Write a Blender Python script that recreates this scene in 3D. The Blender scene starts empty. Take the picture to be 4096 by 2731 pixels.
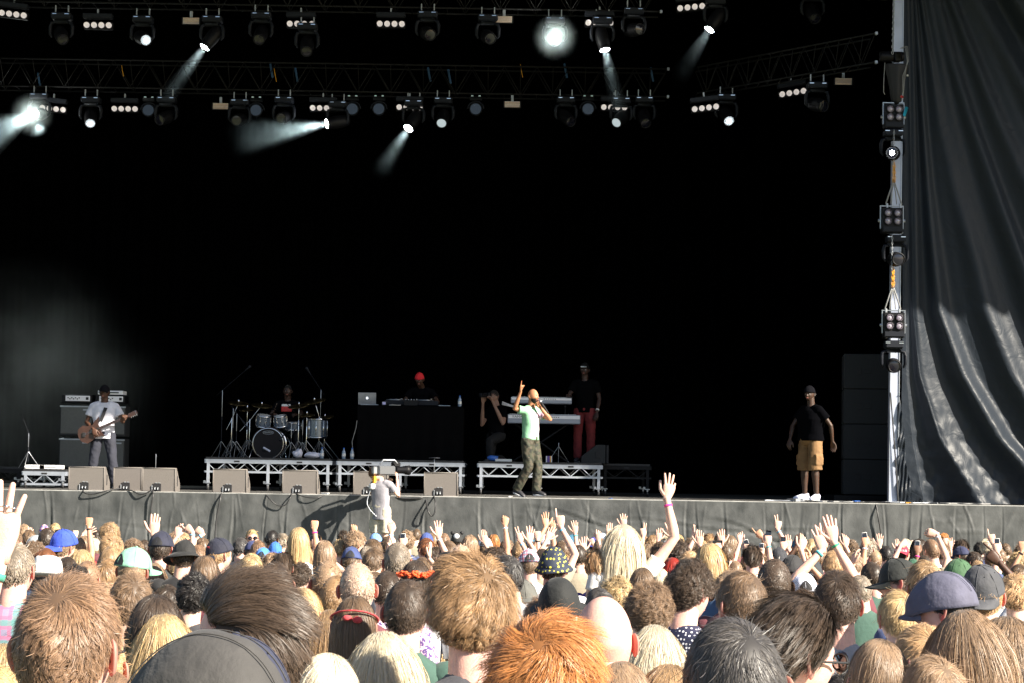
import bpy, math, random
import numpy as np
from mathutils import Vector, Matrix

# ------------------------------------------------------------------ camera, sky, sun, exposure
scene = bpy.context.scene
FPX = 4096 / 36.0 * 70.0            # focal length in photo pixels
EYE = 2.54
PITCH = math.radians(3.70)
ROLL = math.radians(0.93)
STAGE = 2.10                        # stage floor height
LIP = 33.0                          # distance to the front edge of the stage
_f = np.array([0, math.cos(PITCH), math.sin(PITCH)])
_u0 = np.array([0, -math.sin(PITCH), math.cos(PITCH)])
_r0 = np.array([1.0, 0, 0])
_r = math.cos(ROLL) * _r0 + math.sin(ROLL) * _u0
_u = math.cos(ROLL) * _u0 - math.sin(ROLL) * _r0
cam = bpy.data.objects.new('camera', bpy.data.cameras.new('camera'))
scene.collection.objects.link(cam)
cam.data.lens = 70
cam.data.sensor_width = 36
cam.data.clip_end = 500
cam.matrix_world = Matrix(((_r[0], _u[0], -_f[0], 0), (_r[1], _u[1], -_f[1], 0), (_r[2], _u[2], -_f[2], EYE), (0, 0, 0, 1)))
scene.camera = cam

SUN = np.array([0.70, -0.44, 0.53])     # direction towards the sun
SUN = SUN / np.linalg.norm(SUN)
world = bpy.data.worlds.new("World")
scene.world = world
world.use_nodes = True
wn = world.node_tree
sky = wn.nodes.new('ShaderNodeTexSky')
sky.sky_type = 'NISHITA'
sky.sun_disc = False
sky.sun_elevation = math.asin(SUN[2])
sky.sun_rotation = math.atan2(SUN[0], SUN[1])
wn.nodes['Background'].inputs['Strength'].default_value = 0.05
wn.links.new(sky.outputs[0], wn.nodes['Background'].inputs['Color'])
sl = bpy.data.lights.new('sun', 'SUN')
sl.energy = 5.0
sl.angle = math.radians(0.5)
sl.color = (1.0, 0.91, 0.77)
so = bpy.data.objects.new('sun', sl)
scene.collection.objects.link(so)
so.rotation_euler = Vector(SUN).to_track_quat('Z', 'Y').to_euler()
scene.view_settings.view_transform = 'Standard'
scene.view_settings.look = 'None'
scene.view_settings.exposure = 1.65
scene.view_settings.gamma = 1
scene.cycles.use_denoising = True
scene.cycles.max_bounces = 6
scene.cycles.volume_bounces = 0
scene.cycles.sample_clamp_indirect = 4
scene.cycles.volume_max_steps = 128


def P(px, py, Y):
    """world point at distance Y along the view that the photo pixel (px, py) shows"""
    d = _f + _r * ((px - 2048) / FPX) + _u * ((1365.5 - py) / FPX)
    return np.array([0, 0, EYE]) + d * (Y / d[1])


def PX(p):
    q = np.asarray(p, float) - np.array([0, 0, EYE])
    z = q @ _f
    return 2048 + FPX * (q @ _r) / z, 1365.5 - FPX * (q @ _u) / z


def ground_z(y):
    return max(0.0, 0.62 - 0.0265 * max(y, 0))


# ------------------------------------------------------------------ mesh helpers
def nrm(v):
    v = np.asarray(v, float)
    return v / (np.linalg.norm(v) + 1e-12)


def rotz(a):
    c, s = math.cos(a), math.sin(a)
    return np.array([[c, -s, 0], [s, c, 0], [0, 0, 1.0]])


def rotx(a):
    c, s = math.cos(a), math.sin(a)
    return np.array([[1.0, 0, 0], [0, c, -s], [0, s, c]])


def roty(a):
    c, s = math.cos(a), math.sin(a)
    return np.array([[c, 0, s], [0, 1.0, 0], [-s, 0, c]])


def frame(d, hint=(0, 0, 1)):
    d = nrm(d)
    h = np.asarray(hint, float)
    if abs(d @ nrm(h)) > 0.97:
        h = np.array([0.0, 1, 0]) if abs(d[1]) < 0.9 else np.array([1.0, 0, 0])
    a = nrm(np.cross(h, d))
    b = np.cross(d, a)
    return a, b


class MB:
    """collects shapes and links them as one mesh object"""
    def __init__(self):
        self.v, self.f, self.m, self.n = [], [], [], 0

    def add(self, verts, faces, mat=0):
        verts = np.asarray(verts, float).reshape(-1, 3)
        self.v.append(verts)
        o = self.n
        self.f.extend([tuple(i + o for i in f) for f in faces])
        self.m.extend([mat] * len(faces))
        self.n += len(verts)
        return self

    def xform(self, R=None, t=(0, 0, 0), s=1.0):
        for i, v in enumerate(self.v):
            w = v * s
            if R is not None:
                w = w @ R.T
            self.v[i] = w + np.asarray(t, float)
        return self

    def merge(self, o, dm=0):
        for v in o.v:
            self.v.append(v)
        k = self.n
        self.f.extend([tuple(i + k for i in f) for f in o.f])
        self.m.extend([m + dm for m in o.m])
        self.n += o.n
        return self

    def box(self, c, s, R=None, b=0.0, mat=0):
        h = np.asarray(s, float) / 2
        b = min(b, h.min() * 0.9)
        if b <= 0:
            v = np.array([[x, y, z] for x in (-1, 1) for y in (-1, 1) for z in (-1, 1)]) * h
            f = [(0, 1, 3, 2), (4, 6, 7, 5), (0, 4, 5, 1), (2, 3, 7, 6), (0, 2, 6, 4), (1, 5, 7, 3)]
        else:
            v, idx = [], {}
            for x in (-1, 1):
                for y in (-1, 1):
                    for z in (-1, 1):
                        for a in range(3):
                            p = np.array([x, y, z]) * (h - b)
                            p[a] = (x, y, z)[a] * h[a]
                            idx[(x, y, z, a)] = len(v)
                            v.append(p)
            f = []
            for a in range(3):
                o1, o2 = [k for k in range(3) if k != a]
                for sg in (-1, 1):
                    q = []
                    for (s1, s2) in ((-1, -1), (1, -1), (1, 1), (-1, 1)):
                        k = [0, 0, 0]
                        k[a], k[o1], k[o2] = sg, s1, s2
                        q.append(idx[(*k, a)])
                    f.append(tuple(q if (sg > 0) == (a != 1) else q[::-1]))
            for a in range(3):
                o1, o2 = [k for k in range(3) if k != a]
                for s1 in (-1, 1):
                    for s2 in (-1, 1):
                        q = []
                        for sa in (-1, 1):
                            k = [0, 0, 0]
                            k[a], k[o1], k[o2] = sa, s1, s2
                            q.append((idx[(*k, o1)], idx[(*k, o2)]))
                        f.append((q[0][0], q[0][1], q[1][1], q[1][0]))
            for x in (-1, 1):
                for y in (-1, 1):
                    for z in (-1, 1):
                        f.append((idx[(x, y, z, 0)], idx[(x, y, z, 1)], idx[(x, y, z, 2)]))
            v = np.array(v)
        if R is not None:
            v = v @ np.asarray(R).T
        return self.add(v + np.asarray(c, float), f, mat)

    def loft(self, rings, cap=True, mat=0, closed=True):
        rings = [np.asarray(r, float) for r in rings]
        n = len(rings[0])
        f = []
        for i in range(len(rings) - 1):
            for j in range(n if closed else n - 1):
                a, b = i * n + j, i * n + (j + 1) % n
                f.append((a, b, b + n, a + n))
        if cap:
            f.append(tuple(range(n))[::-1])
            f.append(tuple((len(rings) - 1) * n + j for j in range(n)))
        return self.add(np.concatenate(rings), f, mat)

    def tube(self, pts, r, n=8, cap=True, flat=1.0, hint=(0, 0, 1), mat=0, rnd=True):
        pts = np.asarray(pts, float)
        k = len(pts)
        r = np.full(k, r, float) if np.isscalar(r) else np.asarray(r, float)
        if rnd and cap and k >= 2:
            d0, d1 = nrm(pts[0] - pts[1]), nrm(pts[-1] - pts[-2])
            pts = np.concatenate([[pts[0] + d0 * r[0] * .85], [pts[0] + d0 * r[0] * .5], pts, [pts[-1] + d1 * r[-1] * .5], [pts[-1] + d1 * r[-1] * .85]])
            r = np.concatenate([[r[0] * .4], [r[0] * .83], r, [r[-1] * .83], [r[-1] * .4]])
            k += 4
        rings = []
        a = None
        for i in range(k):
            d = nrm(pts[min(i + 1, k - 1)] - pts[max(i - 1, 0)])
            if a is None:
                a, b = frame(d, hint)
            else:
                a = nrm(a - d * (a @ d))
                b = np.cross(d, a)
            t = np.arange(n) * 2 * math.pi / n
            rings.append(pts[i] + r[i] * (np.cos(t)[:, None] * a + flat * np.sin(t)[:, None] * b))
        return self.loft(rings, cap, mat)

    def bar(self, p, q, w, h=None, hint=(0, 0, 1), mat=0):
        p, q = np.asarray(p, float), np.asarray(q, float)
        a, b = frame(q - p, hint)
        h = w if h is None else h
        R = np.stack([a, nrm(q - p), b], 1)
        if np.linalg.det(R) < 0:
            R[:, 0] *= -1
        return self.box((p + q) / 2, (w, np.linalg.norm(q - p), h), R, 0, mat)

    def lathe(self, prof, c=(0, 0, 0), axis=(0, 0, 1), n=20, mat=0, cap=True):
        a, b = frame(axis, (0, 1, 0) if abs(nrm(axis)[2]) > .9 else (0, 0, 1))
        d = nrm(axis)
        t = np.arange(n) * 2 * math.pi / n
        rings = [np.asarray(c, float) + d * z + r * (np.cos(t)[:, None] * a + np.sin(t)[:, None] * b) for r, z in prof]
        return self.loft(rings, cap, mat)

    def ball(self, c, r, n=12, R=None, mat=0):
        r = np.full(3, r, float) if np.isscalar(r) else np.asarray(r, float)
        m = n // 2 + 1
        rings = []
        for i in range(m + 1):
            th = math.pi * (i + 0.001) / (m + 0.002)
            t = np.arange(n) * 2 * math.pi / n
            v = np.stack([np.sin(th) * np.cos(t) * r[0], np.sin(th) * np.sin(t) * r[1], np.full(n, math.cos(th)) * r[2]], 1)
            if R is not None:
                v = v @ np.asarray(R).T
            rings.append(v + np.asarray(c, float))
        return self.loft(rings[::-1], True, mat)

    def mesh(self, name, smooth=True):
        me = bpy.data.meshes.new(name)
        me.from_pydata(np.concatenate(self.v).tolist(), [], self.f)
        if max(self.m, default=0) > 0:
            me.polygons.foreach_set('material_index', self.m)
        if smooth:
            me.polygons.foreach_set('use_smooth', [True] * len(me.polygons))
        me.update()
        return me

    def build(self, name, mats, parent=None, smooth=False, loc=None):
        me = self.mesh(name, smooth)
        for m in (mats if isinstance(mats, (list, tuple)) else [mats]):
            me.materials.append(m)
        return link(name, me, parent, loc)


def link(name, me, parent=None, loc=None):
    o = bpy.data.objects.new(name, me)
    scene.collection.objects.link(o)
    if parent is not None:
        o.parent = parent
    if loc is not None:
        o.location = loc
    return o


def empty(name, loc=(0, 0, 0), rz=0):
    o = bpy.data.objects.new(name, None)
    scene.collection.objects.link(o)
    o.location = loc
    o.rotation_euler = (0, 0, rz)
    return o


def tag(o, label=None, cat=None, group=None, kind=None):
    if label: o['label'] = label
    if cat: o['category'] = cat
    if group: o['group'] = group
    if kind: o['kind'] = kind
    return o


def copy_thing(root):
    kids = [o for o in root.children]
    c = root.copy()
    scene.collection.objects.link(c)
    for k in kids:
        d = copy_thing(k)
        d.parent = c
    return c


def remesh(o, voxel, smooth=4):
    """fuse the overlapping shapes of a mesh into one skin"""
    mats = list(o.data.materials)
    m = o.modifiers.new('r', 'REMESH')
    m.mode = 'VOXEL'
    m.voxel_size = voxel
    if smooth:
        s = o.modifiers.new('s', 'SMOOTH')
        s.iterations = smooth
    dg = bpy.context.evaluated_depsgraph_get()
    me = bpy.data.meshes.new_from_object(o.evaluated_get(dg))
    o.modifiers.clear()
    o.data = me
    me.materials.clear()
    for q in mats:
        me.materials.append(q)
    me.polygons.foreach_set('use_smooth', [True] * len(me.polygons))
    return o


def vnoise(p, seed=0, scale=1.0):
    """cheap smooth noise, -1..1"""
    p = np.asarray(p, float) * scale
    rs = np.random.RandomState(seed)
    out = np.zeros(p.shape[:-1])
    for k in range(6):
        d = rs.normal(size=p.shape[-1])
        d *= (1.0 + 0.5 * k) / np.linalg.norm(d)
        out += np.sin(p @ d * 2.2 + rs.rand() * 6.3) / (1 + .4 * k)
    return out / 2.6


# ------------------------------------------------------------------ materials
def mat(name, color=(.5, .5, .5), rough=.6, metal=0, spec=.5, noise=0, nscale=20, bump=0, bscale=60, emit=None, objcol=False, sheen=0, coat=0):
    m = bpy.data.materials.new(name)
    m.use_nodes = True
    nt = m.node_tree
    b = nt.nodes['Principled BSDF']
    b.inputs['Base Color'].default_value = (*color, 1)
    b.inputs['Roughness'].default_value = rough
    b.inputs['Metallic'].default_value = metal
    b.inputs['Specular IOR Level'].default_value = spec
    if sheen: b.inputs['Sheen Weight'].default_value = sheen
    if coat: b.inputs['Coat Weight'].default_value = coat
    src = None
    if objcol:
        oi = nt.nodes.new('ShaderNodeObjectInfo')
        src = oi.outputs['Color']
    tc = nt.nodes.new('ShaderNodeTexCoord')
    if noise:
        nz = nt.nodes.new('ShaderNodeTexNoise')
        nz.inputs['Scale'].default_value = nscale
        nz.inputs['Detail'].default_value = 5
        nt.links.new(tc.outputs['Object'], nz.inputs['Vector'])
        mr = nt.nodes.new('ShaderNodeMapRange')
        mr.inputs[1].default_value = .3
        mr.inputs[2].default_value = .7
        mr.inputs[3].default_value = 1 - noise
        mr.inputs[4].default_value = 1 + noise
        nt.links.new(nz.outputs['Fac'], mr.inputs[0])
        mx = nt.nodes.new('ShaderNodeVectorMath')
        mx.operation = 'SCALE'
        mx.inputs[0].default_value = color
        if src: nt.links.new(src, mx.inputs[0])
        nt.links.new(mr.outputs[0], mx.inputs['Scale'])
        src = mx.outputs[0]
    if src:
        nt.links.new(src, b.inputs['Base Color'])
    if bump:
        nb = nt.nodes.new('ShaderNodeTexNoise')
        nb.inputs['Scale'].default_value = bscale
        nb.inputs['Detail'].default_value = 6
        nt.links.new(tc.outputs['Object'], nb.inputs['Vector'])
        bp = nt.nodes.new('ShaderNodeBump')
        bp.inputs['Strength'].default_value = bump
        bp.inputs['Distance'].default_value = .01
        nt.links.new(nb.outputs['Fac'], bp.inputs['Height'])
        nt.links.new(bp.outputs[0], b.inputs['Normal'])
    if emit:
        b.inputs['Emission Color'].default_value = (*emit[0], 1)
        b.inputs['Emission Strength'].default_value = emit[1]
    return m


M = {}
M['black_metal'] = mat('black metal', (.006, .006, .008), .5, .1, spec=.25)
M['grey_plastic'] = mat('dark grey plastic', (.010, .012, .018), .55, 0, spec=.22)
M['steel'] = mat('galvanised steel', (.38, .40, .43), .45, .6, noise=.15, nscale=15)
M['alu'] = mat('aluminium truss', (.42, .45, .51), .35, .55, noise=.1, nscale=8)
M['dark_truss'] = mat('black painted truss', (.008, .008, .009), .7, .1, spec=.3)
M['chrome'] = mat('chrome', (.75, .76, .8), .15, 1.0)
M['dull_chrome'] = mat('dull chrome', (.4, .42, .46), .3, .8)
M['deck_black'] = mat('black deck ply', (.02, .02, .022), .6, noise=.4, nscale=4)
M['white'] = mat('white plastic', (.75, .75, .75), .4)
M['red'] = mat('red plastic', (.6, .03, .03), .4)
M['cable'] = mat('black cable rubber', (.03, .03, .032), .45)
M['grey_cable'] = mat('grey cable', (.22, .22, .22), .5)
M['glass_black'] = mat('black glass', (.008, .008, .01), .06, coat=1)


# ------------------------------------------------------------------ people: materials
def hair_material():
    m = bpy.data.materials.new('hair')
    m.use_nodes = True
    nt = m.node_tree
    b = nt.nodes['Principled BSDF']
    oi = nt.nodes.new('ShaderNodeObjectInfo')
    at = nt.nodes.new('ShaderNodeAttribute')
    at.attribute_name = 'tint'
    mx = nt.nodes.new('ShaderNodeMix')
    mx.data_type = 'RGBA'
    mx.blend_type = 'MULTIPLY'
    mx.inputs[0].default_value = 1
    nt.links.new(oi.outputs['Color'], mx.inputs[6])
    nt.links.new(at.outputs['Color'], mx.inputs[7])
    nt.links.new(mx.outputs[2], b.inputs['Base Color'])
    b.inputs['Roughness'].default_value = .42
    b.inputs['Specular IOR Level'].default_value = .42
    b.inputs['Sheen Weight'].default_value = .12
    tr = nt.nodes.new('ShaderNodeBsdfTranslucent')
    nt.links.new(mx.outputs[2], tr.inputs['Color'])
    ms = nt.nodes.new('ShaderNodeMixShader')
    ms.inputs[0].default_value = .08
    nt.links.new(b.outputs[0], ms.inputs[1])
    nt.links.new(tr.outputs[0], ms.inputs[2])
    nt.links.new(ms.outputs[0], nt.nodes['Material Output'].inputs['Surface'])
    return m


M['hair'] = hair_material()
M['skin'] = mat('skin', (.8, .5, .38), .5, spec=.4, noise=.12, nscale=30, bump=.15, bscale=180, objcol=True)
M['skin'].node_tree.nodes['Principled BSDF'].inputs['Subsurface Weight'].default_value = .12
M['skin'].node_tree.nodes['Principled BSDF'].inputs['Subsurface Radius'].default_value = (.012, .004, .002)


def ear_material():
    m = mat('ear skin', (.8, .4, .3), .5, objcol=True)
    nt = m.node_tree
    b = nt.nodes['Principled BSDF']
    tr = nt.nodes.new('ShaderNodeBsdfTranslucent')
    mx = nt.nodes.new('ShaderNodeMix')
    mx.data_type = 'RGBA'
    mx.blend_type = 'MULTIPLY'
    mx.inputs[0].default_value = 1
    mx.inputs[7].default_value = (1, .22, .16, 1)
    oi = [n for n in nt.nodes if n.type == 'OBJECT_INFO'][0]
    nt.links.new(oi.outputs['Color'], mx.inputs[6])
    nt.links.new(mx.outputs[2], tr.inputs['Color'])
    ms = nt.nodes.new('ShaderNodeMixShader')
    ms.inputs[0].default_value = .5
    nt.links.new(b.outputs[0], ms.inputs[1])
    nt.links.new(tr.outputs[0], ms.inputs[2])
    nt.links.new(ms.outputs[0], nt.nodes['Material Output'].inputs['Surface'])
    return m


M['ear'] = ear_material()
M['eye'] = mat('eye white', (.38, .36, .34), .3)
M['iris'] = mat('iris', (.03, .02, .015), .15)
M['lips'] = mat('lips', (.42, .16, .13), .45)
M['nail'] = mat('nail', (.8, .5, .45), .2)
SKINMATS = [M['skin'], M['ear'], M['eye'], M['iris'], M['lips'], M['nail']]
M['cloth'] = mat('cotton cloth', (.5, .5, .5), .85, noise=.12, nscale=14, bump=.25, bscale=45, objcol=True, sheen=.1)
M['capcloth'] = mat('cap twill', (.5, .5, .5), .8, noise=.16, nscale=18, bump=.55, bscale=32, objcol=True, sheen=.08)
M['denim'] = mat('trouser cloth', (.03, .035, .05), .85, noise=.2, nscale=10, objcol=True)
M['shades'] = mat('sunglass lens', (.01, .008, .008), .08, coat=1)
M['capdark'] = mat('cap strap dark', (.012, .012, .014), .7)


def pattern(name, kind, c1, c2, c3=None, scale=40):
    m = mat(name, c1, .8)
    nt = m.node_tree
    b = nt.nodes['Principled BSDF']
    tc = nt.nodes.new('ShaderNodeTexCoord')
    if kind == 'dots':
        v = nt.nodes.new('ShaderNodeTexVoronoi')
        v.inputs['Scale'].default_value = scale
        v.inputs['Randomness'].default_value = .25
        nt.links.new(tc.outputs['Object'], v.inputs['Vector'])
        r = nt.nodes.new('ShaderNodeMath')
        r.operation = 'LESS_THAN'
        r.inputs[1].default_value = .3
        nt.links.new(v.outputs['Distance'], r.inputs[0])
        f = r.outputs[0]
        mx = nt.nodes.new('ShaderNodeMix')
        mx.data_type = 'RGBA'
        mx.inputs[6].default_value = (*c1, 1)
        mx.inputs[7].default_value = (*c2, 1)
        nt.links.new(f, mx.inputs[0])
        out = mx.outputs[2]
    elif kind == 'plaid':
        out = None
        prev = c1
        for i, (dirn, col, sc, th) in enumerate((('X', c2, scale, .72), ('Z', c2, scale, .72), ('X', c3, scale * .45, .82), ('Z', c3, scale * .5, .82))):
            w = nt.nodes.new('ShaderNodeTexWave')
            w.bands_direction = dirn
            w.inputs['Scale'].default_value = sc / 3
            w.inputs['Distortion'].default_value = .6
            nt.links.new(tc.outputs['Object'], w.inputs['Vector'])
            r = nt.nodes.new('ShaderNodeMath')
            r.operation = 'GREATER_THAN'
            r.inputs[1].default_value = th
            nt.links.new(w.outputs['Fac'], r.inputs[0])
            mx = nt.nodes.new('ShaderNodeMix')
            mx.data_type = 'RGBA'
            if out is None: mx.inputs[6].default_value = (*c1, 1)
            else: nt.links.new(out, mx.inputs[6])
            mx.inputs[7].default_value = (*col, 1)
            q = nt.nodes.new('ShaderNodeMath')
            q.operation = 'MULTIPLY'
            q.inputs[1].default_value = .75
            nt.links.new(r.outputs[0], q.inputs[0])
            nt.links.new(q.outputs[0], mx.inputs[0])
            out = mx.outputs[2]
    else:  # blotches (camouflage, floral)
        out = None
        for i, col in enumerate([c for c in (c2, c3) if c]):
            v = nt.nodes.new('ShaderNodeTexNoise')
            v.inputs['Scale'].default_value = scale * (1 + .3 * i)
            v.inputs['Detail'].default_value = 2
            mp = nt.nodes.new('ShaderNodeMapping')
            mp.inputs['Location'].default_value = (7.3 * i, 3.1 * i, 0)
            nt.links.new(tc.outputs['Object'], mp.inputs['Vector'])
            nt.links.new(mp.outputs[0], v.inputs['Vector'])
            r = nt.nodes.new('ShaderNodeMath')
            r.operation = 'GREATER_THAN'
            r.inputs[1].default_value = .53
            nt.links.new(v.outputs['Fac'], r.inputs[0])
            mx = nt.nodes.new('ShaderNodeMix')
            mx.data_type = 'RGBA'
            if out is None: mx.inputs[6].default_value = (*c1, 1)
            else: nt.links.new(out, mx.inputs[6])
            mx.inputs[7].default_value = (*col, 1)
            nt.links.new(r.outputs[0], mx.inputs[0])
            out = mx.outputs[2]
    nt.links.new(out, b.inputs['Base Color'])
    return m


M['crown_print'] = pattern('navy print with yellow specks', 'dots', (.02, .028, .05), (.7, .62, .08), scale=42)
M['polka'] = pattern('navy polka dots', 'dots', (.015, .018, .05), (.8, .8, .85), scale=62)
M['plaid_red'] = pattern('white red and blue plaid', 'plaid', (.82, .8, .82), (.12, .12, .3), (.7, .15, .18), scale=60)
M['cyan_print'] = pattern('cyan patterned cloth', 'plaid', (.7, .75, .8), (.1, .5, .7), (.7, .2, .15), scale=70)
M['plaid_dark'] = pattern('pink and teal plaid cotton', 'plaid', (.28, .26, .38), (.5, .16, .28), (.12, .32, .3), scale=22)
M['floral'] = pattern('purple floral cotton', 'blotch', (.1, .06, .2), (.55, .35, .5), (.75, .6, .65), scale=42)
M['camo'] = pattern('camouflage cotton', 'blotch', (.040, .043, .026), (.018, .020, .014), (.065, .055, .038), scale=13)
M['striped_cap'] = pattern('red white and blue stripes', 'plaid', (.6, .62, .7), (.5, .06, .08), (.05, .08, .35), scale=30)

# ------------------------------------------------------------------ head, ears, hands
HA, HB, HC = .0760, .0960, .1180      # half width, half depth, half height


def head_surface(d, grow=0.0):
    """points of the head for unit directions d (face towards +Y)"""
    d = np.asarray(d, float)
    x, y, z = d[..., 0] * HA, d[..., 1] * HB, d[..., 2] * HC
    t = np.clip(-z / HC, 0, 1)
    x = x * (1 - .25 * t ** 1.6)
    back = np.clip(-y / HB, 0, 1)
    front = np.clip(y / HB, 0, 1)
    y = y * (1 - .42 * t * (y < 0)) + .010 * t * front
    y = y * (1 + .05 * (y < 0) * np.clip(z / HC + .3, 0, 1))
    x = x * (1 + .035 * back * (z > -.02))
    g = lambda cx, cz, sx, sz: np.exp(-((x - cx) / sx) ** 2 - ((z - cz) / sz) ** 2) * (d[..., 1] > .15)
    ramp = np.clip((.008 - z) / .045, 0, 1)
    y = y - .006 * front ** 2
    y = y + .024 * g(0, -.032, .0105, .017) + .012 * g(0, -.012, .008, .02) * (ramp + .3)
    y = y - .008 * (g(.031, -.002, .015, .011) + g(-.031, -.002, .015, .011))
    y = y + .005 * (g(.028, .018, .02, .007) + g(-.028, .018, .02, .007))
    y = y + .006 * g(0, -.062, .02, .008) + .007 * g(0, -.098, .018, .013)
    y = y + .004 * (g(.042, -.03, .014, .016) + g(-.042, -.03, .014, .016))
    p = np.stack([x, y, z], -1)
    if grow:
        n = np.stack([d[..., 0] / HA, d[..., 1] / HB, d[..., 2] / HC], -1)
        n /= np.linalg.norm(n, axis=-1, keepdims=True)
        p = p + n * np.asarray(grow)[..., None] if not np.isscalar(grow) else p + n * grow
    return p


def sph_grid(nu, nv, t0=.0, t1=math.pi):
    th = np.linspace(t0 + 1e-3, t1 - 1e-3, nv)
    ph = np.arange(nu) * 2 * math.pi / nu
    T, Q = np.meshgrid(th, ph, indexing='ij')
    return np.stack([np.sin(T) * np.sin(Q), np.sin(T) * np.cos(Q), np.cos(T)], -1)


def head_mb(fine=1, eyes=True):
    mb = MB()
    nu, nv = (56, 44) if fine else (28, 22)
    g = head_surface(sph_grid(nu, nv))
    mb.loft([r[::-1] for r in g])
    for s in (-1, 1):                                     # ears
        nr, na = (7, 18) if fine else (5, 10)
        e = []
        for side in (1, -1):
            for i in range(nr):
                r = (i + .001) / (nr - 1)
                a = np.arange(na) * 2 * math.pi / na
                u = np.cos(a) * .018 * r * (1 + .15 * np.sin(a))
                v = np.sin(a) * .032 * r
                h = .005 * math.exp(-((r - .86) / .16) ** 2) + .0015 if side > 0 else (-.003 * (1 - r ** 3) - .001)
                if i == nr - 1: h = h * .3
                e.append(np.stack([u + .014, v, np.full(na, h)], 1))
        rings = e[:nr] + e[nr:][::-1]
        loc = np.concatenate(rings)
        th = math.radians(32)
        # local (back, up, out) -> head
        bx = np.array([s * math.sin(th), -math.cos(th), 0])
        ux = nrm(np.array([0, -.15, 1]))
        ox = np.array([s * math.cos(th), math.sin(th), 0])
        w = np.array([s * .0735, -.004, -.006]) + loc[:, :1] * bx + loc[:, 1:2] * ux + loc[:, 2:3] * ox
        rings = [w[i * na:(i + 1) * na] for i in range(len(rings))]
        mb.loft(rings, True, 1)
    if eyes:
        for s in (-1, 1):
            mb.ball((s * .031, HB - .0245, -.002), .0115, 12, mat=2)
            mb.ball((s * .031, HB - .0145, -.002), (.0055, .003, .0055), 8, mat=3)
        mb.ball((0, HB - .004, -.060), (.021, .009, .0035), 10, mat=4)
        mb.ball((0, HB - .005, -.068), (.018, .009, .0045), 10, mat=4)
    return mb


FING = [(.030, .072, .0086), (.010, .080, .0090), (-.010, .074, .0086), (-.029, .058, .0076)]
GEST = {   # curl of the three joints for index, middle, ring, little; spread; thumb (in, fold)
    'open': ([(4, 6, 4)] * 4, 11, 0),
    'flat': ([(3, 3, 3)] * 4, 3, .2),
    'relax': ([(18, 22, 12), (26, 30, 15), (34, 36, 20), (40, 40, 20)], 5, .3),
    'curl': ([(40, 45, 30), (48, 50, 30), (55, 55, 35), (60, 55, 35)], 3, .6),
    'fist': ([(85, 95, 60)] * 4, 0, 1),
    'point': ([(2, 4, 2), (80, 95, 60), (85, 95, 60), (85, 95, 60)], 0, .9),
    'vee': ([(3, 4, 2), (3, 4, 2), (80, 95, 60), (82, 95, 60)], 16, .9),
    'horn': ([(4, 5, 3), (78, 90, 60), (80, 90, 60), (8, 8, 5)], 14, .5),
    'hold': ([(45, 40, 25), (48, 42, 25), (50, 42, 25), (52, 45, 25)], 4, .5),
    'three': ([(3, 4, 2), (3, 4, 2), (3, 5, 3), (30, 35, 25)], 13, .3),
}


def hand(mb, W, U, N, side=1, gest='open', s=1.0, n=7, seed=0, spread=None):
    """palm, four fingers and a thumb: W wrist, U towards the fingers, N out of the palm"""
    rs = random.Random(seed)
    U = nrm(U)
    N = nrm(np.asarray(N, float) - U * (np.asarray(N, float) @ U))
    T = np.cross(U, N) * side
    W = np.asarray(W, float)
    rings = []
    for q, rw, rt in ((-.02, .024, .019), (.0, .026, .019), (.02, .033, .018), (.05, .041, .016), (.08, .043, .0135), (.096, .040, .0105), (.101, .03, .006)):
        a = np.arange(12) * 2 * math.pi / 12
        c, sn = np.cos(a), np.sin(a)
        c = np.sign(c) * np.abs(c) ** .75
        rings.append(W + s * (U * q + c[:, None] * T * rw + sn[:, None] * N * rt))
    mb.loft(rings)
    curls, spr, th = GEST[gest]
    spr = spr if spread is None else spread
    tips = []
    for k, (off, L, r) in enumerate(FING):
        b = W + s * (U * (.094 - (.008 if k == 3 else .0)) + T * off)
        an = math.radians((1.5 - k) * spr * .75 + rs.uniform(-2.5, 2.5))
        d = U * math.cos(an) + T * math.sin(an)
        pts, cum = [b - d * .012 * s, b], 0
        p = b
        for j, fr in enumerate((.46, .30, .24)):
            cum += math.radians(curls[k][j] + rs.uniform(-3, 3))
            dd = d * math.cos(cum) + N * math.sin(cum)
            p = p + dd * L * fr * s
            pts.append(p)
        tips.append((pts[-1], dd, k))
        mb.tube(pts, np.array([r * 1.05, r * 1.08, r * 1.0, r * .93, r * .78]) * s, n)
    b = W + s * (U * .022 + T * .024)
    d1 = nrm(U * (.62 + .1 * th) + T * (.75 - .5 * th) + N * (.15 + .35 * th))
    d2 = nrm(U * (.85 - .2 * th) + T * (.5 - 1.1 * th) + N * (.12 + .5 * th))
    p1 = b + d1 * .045 * s
    p2 = p1 + d2 * .034 * s
    p3 = p2 + nrm(d2 + U * .15) * .026 * s
    mb.tube([b, p1, p2, p3], np.array([.0165, .0125, .0108, .0088]) * s, n)
    return tips


def ik(S, T, l1, l2, hint):
    S, T = np.asarray(S, float), np.asarray(T, float)
    d = np.linalg.norm(T - S)
    dd = nrm(T - S)
    d = min(d, (l1 + l2) * .995)
    T = S + dd * d
    a = (l1 * l1 - l2 * l2 + d * d) / (2 * d)
    h = math.sqrt(max(l1 * l1 - a * a, 0))
    hp = np.asarray(hint, float)
    hp = nrm(hp - dd * (hp @ dd))
    return S + dd * a + hp * h, T


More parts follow.
